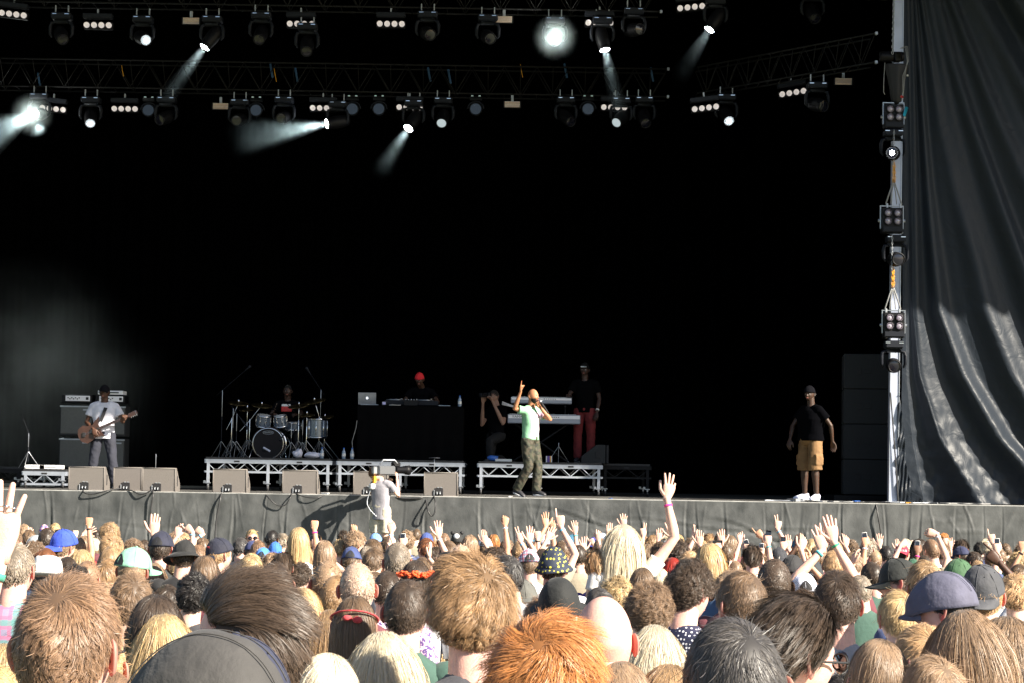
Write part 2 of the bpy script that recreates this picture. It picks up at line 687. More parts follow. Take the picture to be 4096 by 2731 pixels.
def arm(mb, S, E, W, n=9, k=1.0, start=0.0):
    S, E, W = (np.asarray(q, float) for q in (S, E, W))
    pts, r = [], []
    for t, rr in ((0, .050), (.25, .049), (.55, .043), (.85, .037)):
        if t >= start:
            pts.append(S + (E - S) * t); r.append(rr)
    pts.append(E + 0 * S); r.append(.0365)
    for t, rr in ((.2, .040), (.45, .036), (.75, .028), (1, .0245)):
        pts.append(E + (W - E) * t); r.append(rr)
    mb.tube(pts, np.array(r) * k, n, flat=.92)


# ------------------------------------------------------------------ hair
def scalp_limit(phi_deg, low=0):
    return np.interp(np.abs(phi_deg), [0, 35, 55, 72, 85, 100, 120, 180], [.52, .48, .30, .12, .02, -.02, -.36 - low, -.50 - low])


HAIR_STYLES = {
    # length, lift, gravity, noise, clump, volume offset
    'buzz': dict(L=.0065, lift=.25, grav=.1, noise=.15, clump=.0, vol=.001),
    'short': dict(L=.026, lift=.09, grav=.14, noise=.09, clump=.18, vol=.004),
    'spiky': dict(L=.036, lift=.17, grav=.05, noise=.20, swirl=1.0, clump=.34, vol=.004),
    'messy': dict(L=.046, lift=.10, grav=.20, swirl=.9, noise=.17, clump=.32, vol=.006),
    'tousled': dict(L=.085, lift=.07, grav=.22, noise=.15, swirl=1.15, clump=.5, vol=.013, curl=.006, freq=6),
    'wavy': dict(L=.068, lift=.16, grav=.24, swirl=1.0, noise=.22, clump=.42, vol=.010, curl=.006, freq=7),
    'curly': dict(L=.050, lift=.50, grav=.12, noise=.35, clump=.55, vol=.008, curl=.006, freq=12),
    'slick': dict(L=.085, lift=.03, grav=.2, noise=.04, clump=.35, vol=.006, flow='back'),
    'quiff': dict(L=.072, lift=.11, grav=.20, noise=.05, clump=.28, vol=.012, flow='quiff'),
    'bob': dict(L=.20, lift=.06, grav=.9, noise=.06, clump=.4, vol=.008, flow='part', low=.1),
    'long': dict(L=.44, lift=.05, grav=1.0, noise=.06, clump=.45, vol=.009, flow='part', low=.12),
    'longwavy': dict(L=.42, lift=.10, grav=.9, noise=.12, clump=.5, vol=.010, flow='part', low=.12, curl=.006, freq=6),
    'bun': dict(L=.13, lift=.0, grav=.0, noise=.03, clump=.4, vol=.003, flow='bun'),
    'afro': dict(L=.035, lift=.8, grav=.0, noise=.4, clump=.5, vol=.006, curl=.006, freq=18),
}


def hair_arrays(style, seed, N, K, width, hat=False):
    st = HAIR_STYLES[style]
    rs = np.random.RandomState(seed)
    d = rs.normal(size=(N * 3, 3))
    d /= np.linalg.norm(d, axis=1, keepdims=True)
    ph = np.degrees(np.arctan2(d[:, 0], d[:, 1]))
    keep = d[:, 2] > scalp_limit(ph, st.get('low', 0)) + rs.normal(size=len(d)) * .02
    if hat:
        keep &= d[:, 2] < .25
    d = d[keep][:N]
    N = len(d)
    root = head_surface(d, .001)
    n = d / np.array([HA, HB, HC])
    n /= np.linalg.norm(n, axis=1, keepdims=True)
    fl = st.get('flow', 'whorl')
    sd = rs.choice([-1, 1])
    if fl == 'whorl':
        w0 = head_surface(nrm([.18 * sd + rs.normal() * .08, -.65, .62 + .3 * rs.rand()])[None])[0]
        v = root - w0
        v += np.cross(n, v) * .5 * sd
        v -= n * np.sum(v * n, 1, keepdims=True)
        v /= np.linalg.norm(v, axis=1, keepdims=True) + 1e-9
        gt = np.array([0, 0, -1.0]) - n * (-n[:, 2:3])
        v = v + gt * .75
        an = vnoise(root, seed + 9, 24) * st.get('swirl', .35)
        v = v * np.cos(an)[:, None] + np.cross(n, v) * np.sin(an)[:, None]
    elif fl == 'back':
        v = np.stack([.35 * root[:, 0] / HA + .25 * sd, np.full(N, -1.0), -.25 - .35 * (d[:, 2] < .2)], 1)
    elif fl == 'quiff':
        v = np.stack([.55 * sd + .35 * root[:, 0] / HA, np.full(N, -.75), .45 * np.clip(d[:, 1] + .2, 0, 1) - .9 * (d[:, 2] < .3)], 1)
    elif fl == 'part':
        sx = np.tanh((root[:, 0] - .012 * sd + rs.normal(size=N) * .006) / .02)
        v = np.stack([sx * np.clip(d[:, 2], 0, 1) * .9, np.where(d[:, 1] > .2, -.35, -.15), -.5 + 0 * sx], 1)
    else:
        bun = np.array([0, -HB - .02, .055])
        v = bun - root
    v -= n * np.sum(v * n, 1, keepdims=True)
    v /= np.linalg.norm(v, axis=1, keepdims=True) + 1e-9
    L = st['L'] * (1 + .25 * rs.normal(size=N)).clip(.5, 1.6)
    if style in ('short', 'spiky', 'messy', 'tousled', 'quiff', 'slick', 'wavy', 'curly'):
        L *= np.interp(d[:, 2] + .15 * np.clip(d[:, 1], 0, 1), [-.6, -.1, .25, .6], [.14, .26, .75, 1.0])       # tapered towards the nape
    M_ = max(12, min(700, N // (20 if N > 1500 else 10)))
    gi = np.arange(M_)
    near = np.argmin((root ** 2).sum(-1)[:, None] - 2 * root @ root[:M_].T + (root[:M_] ** 2).sum(-1)[None, :], 1)
    L = .7 * L + .3 * L[near]
    cn = rs.normal(size=(M_, 3))
    nz = rs.normal(size=(N, 3)) * .5 + cn[near] * .8
    nz = nz - n * np.sum(nz * n, 1, keepdims=True) * .8
    p = root.copy()
    pts = [p.copy()]
    g = np.array([0, 0, -1.0])
    ax = np.array([HA, HB, HC]) + st['vol'] + .0015
    lv = 1 + .5 * rs.normal(size=(N, 1)).clip(-1, 1)
    jit = rs.normal(size=(N, 3))
    for k in range(K):
        t = (k + .5) / K
        nn = p / np.array([HA, HB, HC]) ** 2
        nn /= np.linalg.norm(nn, axis=1, keepdims=True) + 1e-9
        nn[p[:, 2] < -.08, 2] = 0
        dirn = v * ((1 - .3 * t) if st['L'] < .15 else max(0, 1 - 2.4 * t)) + nn * st['lift'] * lv * (1.7 - 1.5 * t if st['L'] < .15 else max(0, 1.2 - 3 * t)) + g * st['grav'] * (.4 + 1.8 * t) + nz * st['noise'] * (.3 + t)
        dirn /= np.linalg.norm(dirn, axis=1, keepdims=True) + 1e-9
        p = p + dirn * (L / K)[:, None]
        q = p / ax
        if st['L'] > .2:
            low = p[:, 2] < 0
            sc = np.interp(p[:, 2], [-.42, -.24, -.15, -.08, 0], [1.5, 1.2, .95, .97, 1.0])
            m2 = np.linalg.norm(p[:, :2] / (ax[:2] * sc[:, None]), axis=1)
            f2 = np.where(low & (m2 < 1), np.maximum(m2, .05), 1.0)
            m3 = np.linalg.norm(q, axis=1)
            f3 = np.where(~low & (m3 < 1), np.maximum(m3, .05), 1.0)
            p = p.copy()
            p[:, :2] /= f2[:, None]
            p /= f3[:, None]
        else:
            m = np.linalg.norm(q, axis=1, keepdims=True)
            p = np.where(m < 1.0, p / np.maximum(m, .3) * (1 + .0), p)
        pts.append(p.copy())
    pts = np.stack(pts, 1)                                # N,K+1,3
    tt = np.linspace(0, 1, K + 1)[None, :, None]
    cl = st['clump']
    pts = pts * (1 - cl * tt) + (pts[near] + (root - root[near])[:, None, :] * .25) * cl * tt
    if st.get('curl'):
        a = tt * st['freq'] + rs.rand(M_)[near][:, None, None] * 6.3 + rs.normal(size=(N, 1, 1)) * .35
        s1 = np.cross(n, v)
        pts = pts + st['curl'] * np.minimum(tt * 3, 1) * (np.cos(a) * s1[:, None, :] + np.sin(a) * n[:, None, :])
    fly = rs.rand(N) < .03
    pts[fly] += (jit[fly] * .009)[:, None, :] * tt ** 1.5 + n[fly][:, None, :] * .008 * tt
    # ribbons
    dirn = np.gradient(pts, axis=1)
    dirn /= np.linalg.norm(dirn, axis=2, keepdims=True) + 1e-9
    up = n[:, None, :] + rs.normal(size=(N, 1, 3)) * .28
    sd_ = np.cross(dirn, np.broadcast_to(up, dirn.shape))
    sd_ /= np.linalg.norm(sd_, axis=2, keepdims=True) + 1e-9
    w = width * (1.0 - .72 * tt ** 1.5) * (1 + .35 * rs.normal(size=(N, 1, 1))).clip(.4, 2)
    a = pts - sd_ * w / 2
    b = pts + sd_ * w / 2
    verts = np.stack([a, b], 2).reshape(-1, 3)
    base = (np.arange(N) * (K + 1) * 2)[:, None]
    k = np.arange(K)[None, :] * 2
    i0 = base + k
    faces = np.stack([i0, i0 + 1, i0 + 3, i0 + 2], -1).reshape(-1, 4)
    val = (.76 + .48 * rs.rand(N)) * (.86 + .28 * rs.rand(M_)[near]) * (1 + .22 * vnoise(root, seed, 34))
    val = val[:, None] * (.72 + .45 * np.linspace(0, 1, K + 1)[None, :])  # roots darker: hair's own tone plus shade put into the tint
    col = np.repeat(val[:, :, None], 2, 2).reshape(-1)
    warm = np.repeat(np.repeat((rs.rand(N))[:, None], K + 1, 1)[:, :, None], 2, 2).reshape(-1)
    return verts, faces, col, warm


def hair_mesh(style, seed=0, N=1800, K=6, width=.003, hat=False):
    v, f, c, wm = hair_arrays(style, seed, N, K, width, hat)
    st = HAIR_STYLES[style]
    # scalp layer under the strands
    g = sph_grid(40, 30)
    ph = np.degrees(np.arctan2(g[..., 0], g[..., 1]))
    ok = g[..., 2] > scalp_limit(ph, st.get('low', 0))
    if hat: ok &= g[..., 2] < .3
    vo = .0025 + st['vol'] * .5
    if style == 'buzz': vo = .002
    s = head_surface(g, vo)
    s = s + vnoise(s, seed, 60)[..., None] * .0015
    nv, nu = ok.shape
    sv = s.reshape(-1, 3)
    sf = []
    for i in range(nv - 1):
        for j in range(nu):
            j2 = (j + 1) % nu
            if ok[i, j] and ok[i + 1, j] and ok[i, j2] and ok[i + 1, j2]:
                sf.append((i * nu + j, (i + 1) * nu + j, (i + 1) * nu + j2, i * nu + j2))
    sf = np.array(sf).reshape(-1, 4) + len(v)
    verts = np.concatenate([v, sv])
    faces = np.concatenate([f, sf])
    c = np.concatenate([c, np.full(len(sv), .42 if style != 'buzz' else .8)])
    wm = np.concatenate([wm, np.full(len(sv), .5)])
    if style == 'bun':
        rs = np.random.RandomState(seed)
        mb = MB()
        cc = np.array([0, -HB - .018, .06])
        mb.ball(cc, (.036, .03, .034), 14)
        for i in range(90):
            ax_ = nrm(rs.normal(size=3)); a, b = frame(ax_)
            t = np.linspace(0, 2.4, 7) + rs.rand() * 6
            mb.tube(cc + .037 * (np.cos(t)[:, None] * a + np.sin(t)[:, None] * b) + ax_ * rs.normal() * .006, .0022, 4, rnd=False)
        bv = np.concatenate(mb.v)
        tri = []
        for ff in mb.f:
            if len(ff) == 4: tri.append(ff)
        bf = np.array(tri) + len(verts)
        verts = np.concatenate([verts, bv]); faces = np.concatenate([faces, bf])
        c = np.concatenate([c, .7 + .5 * rs.rand(len(bv))]); wm = np.concatenate([wm, np.full(len(bv), .5)])
    me = bpy.data.meshes.new('hair')
    me.vertices.add(len(verts))
    me.vertices.foreach_set('co', verts.astype(np.float32).ravel())
    me.loops.add(faces.size)
    me.loops.foreach_set('vertex_index', faces.astype(np.int32).ravel())
    me.polygons.add(len(faces))
    me.polygons.foreach_set('loop_start', (np.arange(len(faces)) * 4).astype(np.int32))
    me.update(calc_edges=True)
    me.polygons.foreach_set('use_smooth', [True] * len(faces))
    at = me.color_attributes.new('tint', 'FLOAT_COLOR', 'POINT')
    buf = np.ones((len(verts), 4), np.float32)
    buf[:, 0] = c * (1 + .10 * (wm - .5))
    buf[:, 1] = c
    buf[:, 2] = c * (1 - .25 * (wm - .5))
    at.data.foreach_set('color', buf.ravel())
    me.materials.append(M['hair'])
    return me


# ------------------------------------------------------------------ headwear (head coordinates, front = +Y)
def dome(mb, grow, zmin, nu=40, nv=16, flat=1.0, seed=1, wob=.0015, thick=.003, mat=0, tall=0.0):
    t1 = math.acos(max(-1, min(1, zmin / (HC + grow))))
    g = sph_grid(nu, nv, 0, t1)
    outs = []
    for gr in (grow, grow - thick):
        s = head_surface(g, gr)
        s[..., 2] = s[..., 2] * flat + tall * np.clip(s[..., 2] / HC, 0, 1) ** .5
        s = s + (vnoise(s, seed, 28) * wob)[..., None] * g
        outs.append(s)
    rings = [r[::-1] for r in outs[0]] + [r[::-1] for r in outs[1][::-1]]
    mb.loft(rings, True, mat)
    return mb


def cap_mb(kind='cap', back=False, seed=1):
    """baseball cap: crown, seams, button, curved brim"""
    cr, br = MB(), MB()
    dome(cr, .016, .022, seed=seed, wob=.003)
    for k in range(6):                     # seams
        a = k * math.pi / 3 + .02
        d = np.stack([[math.sin(t) * math.sin(a), math.sin(t) * math.cos(a), math.cos(t)] for t in np.linspace(.05, 1.36, 12)])
        cr.tube(head_surface(d, .0165), .0013, 5, rnd=False)
    cr.ball(head_surface(nrm([0, 0, 1])[None], .018)[0], (.008, .008, .005), 10)
    for k in range(6):
        a = (k + .5) * math.pi / 3
        d = np.array([math.sin(.62) * math.sin(a), math.sin(.62) * math.cos(a), math.cos(.62)])
        cr.ball(head_surface(d[None], .0165)[0], .0022, 6)
    t = np.linspace(-1, 1, 17)
    rows = []
    for th in (0, -.004):
        for q in np.linspace(0, 1, 6):
            ang = t * math.radians(62)
            bx = (HA + .015) * np.sin(ang)
            by = (HB + .013) * np.cos(ang)
            ln = .072 * np.sqrt(np.clip(1 - t ** 2, 0, 1)) ** .8
            x = bx * (1 + .12 * q * 0)
            y = by + ln * q
            z = .028 - .022 * (x / .08) ** 2 * (.3 + q) - .008 * q + th
            rows.append(np.stack([x, y, z], 1))
    rr = rows[:6] + rows[6:][::-1]
    br.loft(rr, True, 0, closed=False)
    n = 17
    fs = []
    for i in range(12):
        j = (i + 1) % 12
        fs.append((i * n, j * n, j * n, i * n))
    if back:
        for mb in (cr, br):
            mb.xform(rotz(math.pi))
        # hole above the strap shows hair: dark inset with a strap
    return cr, br


def snap_opening(mb):
    """the dark half moon and its strap on the front of a cap worn backwards is at the rear of the cap; for caps worn forwards it faces us"""
    d = []
    for a in np.linspace(-.42, .42, 9):
        d.append((a, .50 + .34 * math.cos(a / .42 * math.pi / 2)))
    top = [[math.sin(e) * math.sin(math.pi + a), math.sin(e) * math.cos(math.pi + a), math.cos(e)] for a, e in [(a, math.pi / 2 - h + .12) for a, h in d]]
    bot = [[math.sin(1.36) * math.sin(math.pi + a), math.sin(1.36) * math.cos(math.pi + a), math.cos(1.36)] for a, h in d]
    A = head_surface(np.array(top), .0195)
    B = head_surface(np.array(bot), .0195)
    mb.loft([A, (A + B) / 2 * np.array([1, 1.012, 1]), B], False, 0, closed=False)


def beanie_mb():
    mb = MB()
    dome(mb, .014, -.02, wob=.003, tall=.0)
    return mb


def bowler_mb():
    mb = MB()
    dome(mb, .020, -.01, wob=.001, tall=.006)
    t = np.arange(40) * 2 * math.pi / 40
    rings = []
    for r, z in ((.0, -.006), (.018, -.012), (.034, -.010), (.036, -.005), (.018, -.007), (-.004, .0)):
        rings.append(np.stack([(HA + .018 + r) * np.cos(t), (HB + .018 + r) * np.sin(t) - .004, np.full(40, z + .01)], 1))
    mb.loft(rings, False)
    return mb


def bucket_mb(brim=.024, drop=.034, seed=2):
    mb = MB()
    dome(mb, .016, .015, wob=.004, seed=seed)
    t = np.arange(40) * 2 * math.pi / 40
    rings = []
    for q in (0, .5, 1):
        wv = 1 + .12 * np.sin(3 * t + seed) * q
        rings.append(np.stack([(HA + .017 + brim * q) * np.cos(t) * 1, (HB + .012 + brim * q) * np.sin(t), .026 - drop * q * wv], 1))
    for q in (1, .5, 0):
        wv = 1 + .12 * np.sin(3 * t + seed) * q
        rings.append(np.stack([(HA + .014 + brim * q) * np.cos(t) * 1, (HB + .009 + brim * q) * np.sin(t), .023 - drop * q * wv], 1))
    mb.loft(rings, False)
    return mb


def fedora_mb():
    cr, band = MB(), MB()
    t = np.arange(40) * 2 * math.pi / 40
    rings = []
    for z, k, dz in ((.02, 1.0, 0), (.06, .97, 0), (.10, .90, 0), (.128, .84, .008), (.136, .74, .016), (.120, .45, .0), (.112, .05, 0)):
        pinch = 1 - .10 * (z > .07) * np.clip(np.sin(t), 0, 1)
        rings.append(np.stack([(HA + .020) * k * np.cos(t) * pinch, (HB + .020) * k * np.sin(t), z + dz * np.abs(np.cos(t)) - .01 * np.sin(t) * (z > .1)], 1))
    cr.loft(rings, True)
    rr = []
    for r, z in ((.0, .022), (.03, .018), (.055, .026), (.056, .022), (.03, .013), (-.003, .016)):
        rr.append(np.stack([(HA + .02 + r) * np.cos(t), (HB + .02 + r) * np.sin(t), z + .012 * np.abs(np.cos(t)) * (r > .02)], 1))
    cr.loft(rr, False)
    b = []
    for z in (.022, .044):
        b.append(np.stack([(HA + .022) * np.cos(t) * (1.0 if z < .03 else .99), (HB + .022) * np.sin(t), np.full(40, z)], 1))
    band.loft(b, False)
    return cr, band


def flatcap_mb():
    """flat cap: low full crown pulled forwards over a short peak"""
    cr, pk = MB(), MB()
    dome(cr, .020, .002, wob=.0025, seed=5)
    for i, v in enumerate(cr.v):
        f = np.clip(v[:, 1] / .1, 0, 1)
        v[:, 1] += .030 * f ** 1.5
        v[:, 2] -= .018 * f ** 2
        v[:, :2] *= 1.03
    for x in (-.035, .035):
        t = np.linspace(-1.15, 1.2, 24)
        d = np.stack([np.full(24, x / HA * .55), np.sin(t), np.cos(t)], 1)
        d /= np.linalg.norm(d, axis=1, keepdims=True)
        p = head_surface(d, .0235)
        f = np.clip(p[:, 1] / .1, 0, 1)
        p[:, 1] += .030 * f ** 1.5; p[:, 2] -= .018 * f ** 2; p[:, :2] *= 1.03
        cr.tube(p, .0011, 5, rnd=False)
    t = np.linspace(-1, 1, 15)
    rows = []
    for th in (0, -.006):
        for q in np.linspace(0, 1, 4):
            ang = t * math.radians(58)
            x = (HA + .02) * np.sin(ang)
            y = (HB + .028) * np.cos(ang) + .045 * np.sqrt(np.clip(1 - t ** 2, 0, 1)) * q
            rows.append(np.stack([x, y, .012 - .02 * (x / .08) ** 2 - .014 * q + th], 1))
    pk.loft(rows[:4] + rows[4:][::-1], False, 0, closed=False)
    return cr, pk


def glasses_mb(dark=True):
    fr, ln = MB(), MB()
    for s in (-1, 1):
        c = np.array([s * .034, HB + .010, -.004])
        t = np.linspace(0, 2 * math.pi, 17)
        ring = np.stack([c[0] + .026 * np.cos(t), c[1] - .004 * np.abs(np.cos(t)), c[2] + .019 * np.sin(t)], 1)
        fr.tube(ring, .0022, 6, rnd=False)
        ln.lathe([(.0, 0), (.025, 0), (.025, .002), (0, .002)], c, (0, 1, 0), 16)
        fr.tube([(s * .060, HB + .004, 0), (s * .078, HB - .02, .002), (s * .085, .01, .002), (s * .083, -.022, -.012)], .0026, 6)
    fr.tube([(-.010, HB + .012, 0), (0, HB + .014, .003), (.010, HB + .012, 0)], .0022, 6)
    return fr, ln


# ------------------------------------------------------------------ bodies
HEADZ = 1.632          # head centre above the feet of a 1.75 m person


def torso_mb(w=1.0, neckz=1.492, seed=0, armsdown=True, fat=1.0):
    mb = MB()
    t = np.arange(28) * 2 * math.pi / 28
    rings = []
    for z, rx, ry, cy in ((.86, .172, .118, 0), (.95, .170, .116, 0), (1.06, .162, .108, 0), (1.18, .172, .112, .005), (1.30, .188, .116, .008),
                          (1.37, .192, .112, .004), (1.415, .178, .100, -.004), (1.448, .142, .085, -.010), (1.474, .098, .070, -.014), (neckz, .070, .060, -.014), (neckz + .006, .064, .055, -.012)):
        c, s = np.cos(t), np.sin(t)
        rx *= w
        ry *= fat
        k = 1 + .02 * np.sin(5 * t + z * 9 + seed) * (z < 1.35)
        rings.append(np.stack([rx * np.sign(c) * np.abs(c) ** .8 * k, cy + ry * s * k, np.full(28, z)], 1))
    mb.loft(rings)
    return mb


def sleeve(mb, S, E, frac=.62, r=.064, k=1.0):
    S, E = np.asarray(S, float), np.asarray(E, float)
    d = E - S
    mb.ball(S - np.array([np.sign(S[0]) * .022, 0, .008]), np.array([.072, .072, .066]) * k, 12)
    pts = [S - nrm(d) * .035, S, S + d * frac * .45, S + d * frac * .8, S + d * frac]
    mb.tube(pts, np.array([r * .75, r * .95, r * .98, r * .98, r * 1.0]) * k, 14, rnd=False)


def legs_mb(seed=0):
    mb = MB()
    for s in (-1, 1):
        mb.tube([(s * .085, 0, .93), (s * .095, .0, .80), (s * .1, .01, .50), (s * .1, 0, .28), (s * .1, 0, .07)], [.098, .09, .066, .056, .05], 12, rnd=False)
        mb.box((s * .1, .05, .035), (.09, .26, .07), b=.025)
    mb.ball((0, 0, .92), (.165, .11, .1), 14)
    return mb


def body_skin(fine=1, eyes=True):
    mb = head_mb(fine, eyes).xform(None, (0, .02, HEADZ))
    mb.tube([(0, -.022, 1.43), (0, -.016, 1.50), (0, -.004, 1.555), (0, .006, 1.60)], [.066, .060, .057, .058], 18, flat=1.02)
    mb.ball((0, -.014, 1.435), (.115, .066, .062), 16)
    return mb


_SIZE = {}


def style_size(style):
    """measured width and top of a hair style around the head centre"""
    if style == 'bald': return 2 * HA, HC
    if style not in _SIZE:
        v, f, c, w = hair_arrays(style, 1, 500, 6, .003)
        up = v[v[:, 2] > .0]
        _SIZE[style] = (float(np.percentile(np.abs(up[:, 0]), 98.5)) * 2, max(HC + .004, float(np.percentile(up[:, 2], 98.5))))
    return _SIZE[style]


# ------------------------------------------------------------------ ground, stage, curtains
def simple_plane(name, x0, x1, y0, y1, z, m, nx=2, ny=2, zf=None):
    mb = MB()
    xs, ys = np.linspace(x0, x1, nx), np.linspace(y0, y1, ny)
    rings = [np.stack([xs, np.full(nx, y), np.full(nx, z) if zf is None else np.array([zf(y)] * nx)], 1) for y in ys]
    mb.loft(rings, False, 0, closed=False)
    return mb.build(name, m)


M['grass'] = mat('trampled grass', (.10, .11, .05), .9, noise=.4, nscale=3, bump=.6, bscale=12)
g = simple_plane('ground', -220, 220, -60, 300, 0, M['grass'], 3, 180, lambda y: ground_z(y) - .0 if y > -5 else .62)
tag(g, kind='structure')
M['floor'] = mat('worn stage floor', (.075, .072, .068), .7, noise=.35, nscale=2.5, bump=.2)
M['drape'] = mat('black stage drape', (.0008, .0008, .001), 1, spec=0)
M['structure_black'] = mat('dark structure', (.004, .004, .005), .9, spec=.1)
XL, XR, BACK = -14.0, 13.0, 44.0
TOP = STAGE + 11.0
st = empty('stage', (0, LIP, 0))
tag(st, 'wide black open stage behind the crowd with skirted front', 'stage')
MB().box(((XL + 17) / 2, (BACK - LIP) / 2 + .0, STAGE - .06), (17 - XL, BACK - LIP, .12), b=.01).build('deck', M['floor'], st)
M['lip'] = mat('lip edge trim', (.30, .30, .29), .6, noise=.3, nscale=5)
MB().box(((XL + 17) / 2, -.012, STAGE - .035), (17 - XL, .02, .075), b=.004).build('lip_trim', M['lip'], st)


def PX_to_x(px, y=LIP):
    return P(px, 2040, y)[0]


def skirt():
    m = bpy.data.materials.new('woven skirt fabric')
    m.use_nodes = True
    nt = m.node_tree
    b = nt.nodes['Principled BSDF']
    b.inputs['Roughness'].default_value = .55
    b.inputs['Specular IOR Level'].default_value = .4
    tc = nt.nodes.new('ShaderNodeTexCoord')
    n1 = nt.nodes.new('ShaderNodeTexNoise')
    n1.inputs['Scale'].default_value = 2.2
    n1.inputs['Detail'].default_value = 8
    mp = nt.nodes.new('ShaderNodeMapping')
    mp.inputs['Scale'].default_value = (1.6, 1, 1.1)
    nt.links.new(tc.outputs['Object'], mp.inputs[0])
    nt.links.new(mp.outputs[0], n1.inputs['Vector'])
    cr = nt.nodes.new('ShaderNodeValToRGB')
    cr.color_ramp.elements[0].position = .3
    cr.color_ramp.elements[0].color = (.036, .039, .040, 1)
    cr.color_ramp.elements[1].position = .75
    cr.color_ramp.elements[1].color = (.108, .112, .113, 1)
    nt.links.new(n1.outputs['Fac'], cr.inputs[0])
    nt.links.new(cr.outputs[0], b.inputs['Base Color'])
    n2 = nt.nodes.new('ShaderNodeTexNoise')
    n2.inputs['Scale'].default_value = 5
    n2.inputs['Detail'].default_value = 12
    n2.inputs['Roughness'].default_value = .75
    n2.inputs['Distortion'].default_value = .16
    nt.links.new(mp.outputs[0], n2.inputs['Vector'])
    bp = nt.nodes.new('ShaderNodeBump')
    bp.inputs['Strength'].default_value = .35
    bp.inputs['Distance'].default_value = .02
    nt.links.new(n2.outputs['Fac'], bp.inputs['Height'])
    nt.links.new(bp.outputs[0], b.inputs['Normal'])
    M['skirt'] = m
    nx, nz = 2200, 60
    xs = np.linspace(XL, 17, nx)
    zs = np.linspace(STAGE - .012, 0.0, nz)
    X, Z = np.meshgrid(xs, zs)
    rs = np.random.RandomState(8)
    Y = np.zeros_like(X)
    D = (STAGE - Z)
    seams = np.array([PX_to_x(q) for q in (205, 355, 480, 610, 635, 790, 850, 925, 1060, 1155, 1360, 1410, 1470, 1560, 1620, 1690, 1915, 2055, 2110, 2200, 2345, 2600, 2740, 2790, 2905, 3050, 3120, 3210, 3355, 3375, 3490, 3530, 3610, 3640, 3690, 3820, 3880, 3940, 4010, -200, -400, -700, 4200, 4400)])
    for i, sx in enumerate(seams):
        sl = rs.uniform(-.06, .06)
        c = sx + sl * D + .02 * np.sin(D * 4 + i)
        a = rs.uniform(.003, .013) * np.clip(D * 1.5 + .15, 0, 1)
        wd = rs.uniform(.007, .02)
        Y -= a * np.exp(-((X - c) / wd) ** 2)
        Y += a * 1.3 * np.exp(-((X - c - wd * 2.2 * rs.choice([-1, 1])) / (wd * 1.6)) ** 2)
    p = np.stack([X, Z], -1)
    Y += .010 * vnoise(p * np.array([.7, .4]), 3, 1.0) * np.clip(D * 2, 0, 1) 
    for (x0, z0, x1, z1, a) in ((.2, 1.95, 3.2, 1.35, .02), (1.5, 1.75, 5.5, 1.55, .015), (3.2, 1.8, 5.6, 1.2, .02), (6, 1.1, 9, 1.0, .02), (-7.5, 1.6, -4.5, 1.5, .008)):
        t = np.clip((X - x0) / (x1 - x0), 0, 1)
        zc = z0 + (z1 - z0) * t + .05 * np.sin(t * 9)
        w = np.exp(-((Z - zc) / .02) ** 2) * np.clip(1 - np.abs(t - .5) * 2, 0, 1) ** .5
        Y += a * w
        Y -= a * .6 * np.exp(-((Z - zc - .04) / .025) ** 2) * np.clip(1 - np.abs(t - .5) * 2, 0, 1) ** .5
    for i in range(420):
        cx, cz, an, ln = rs.uniform(XL, 13), rs.uniform(.5, 2.0), rs.normal() * .35, rs.uniform(.12, .6)
        if i % 5 == 0: an = 1.57 + rs.normal() * .2
        lo_, hi_ = np.searchsorted(xs, cx - ln), np.searchsorted(xs, cx + ln)
        sx_, sz_ = X[:, lo_:hi_] - cx, Z[:, lo_:hi_] - cz
        al = sx_ * math.sin(an) + sz_ * math.cos(an)
        ac = sx_ * math.cos(an) - sz_ * math.sin(an) + .03 * np.sin(al * 6)
        Y[:, lo_:hi_] -= rs.uniform(.003, .010) * np.exp(-(ac / .016) ** 2) * np.exp(-(al / ln * 1.6) ** 4)
    mb = MB()
    rings = [np.stack([X[i], Y[i] - .03, Z[i]], 1) for i in range(nz)]
    mb.loft(rings, False, 0, closed=False)
    o = mb.build('stage_skirt', m, st, True)


skirt()
# back drape with slight vertical pleats, wings and roof
def pleated(name, x0, y0, x1, y1, z0, z1, m, amp=.05, per=.35, parent=None, nz=2):
    L = math.hypot(x1 - x0, y1 - y0)
    n = int(L / per * 8)
    t = np.linspace(0, 1, n)
    nx, ny = -(y1 - y0) / L, (x1 - x0) / L
    off = amp * np.sin(t * L / per * 2 * math.pi) * (1 + .4 * np.sin(t * 37))
    mb = MB()
    rings = [np.stack([x0 + (x1 - x0) * t + nx * off, y0 + (y1 - y0) * t + ny * off, np.full(n, z)], 1) for z in np.linspace(z0, z1, nz)]
    mb.loft(rings, False, 0, closed=False)
    return mb.build(name, m, parent, True)


b_ = pleated('backdrop_curtain', XL, BACK - .3, XR, BACK - .3, STAGE, TOP, M['drape'])
tag(b_, 'plain black pleated drape across the back of the stage', 'curtain')
b_ = pleated('side_curtain', XL + .2, LIP + .4, XL + .2, BACK - .4, STAGE, TOP, M['drape'])
tag(b_, 'black drape closing the far left side of the stage', 'curtain')
b_ = pleated('side_curtain', XR - .2, LIP + 1.2, XR - .2, BACK - .4, STAGE, TOP, M['drape'])
tag(b_, 'black drape closing the right side of the stage behind the speakers', 'curtain')
rf = empty('stage_roof', (0, LIP, TOP))
tag(rf, 'unseen dark roof over the stage, overhang shaped to shade its inside', 'roof')
MB().box(((XL + 17) / 2, 3.2, .3), (17 - XL + 2, 17.0, .5), b=.05).build('roof_slab', M['structure_black'], rf)  # out of view; height and overhang set so shade starts behind the lip
MB().box(((XL + 17) / 2, -5.2, -.1), (17 - XL + 2, .15, .9), b=.02).build('roof_valance', M['structure_black'], rf)

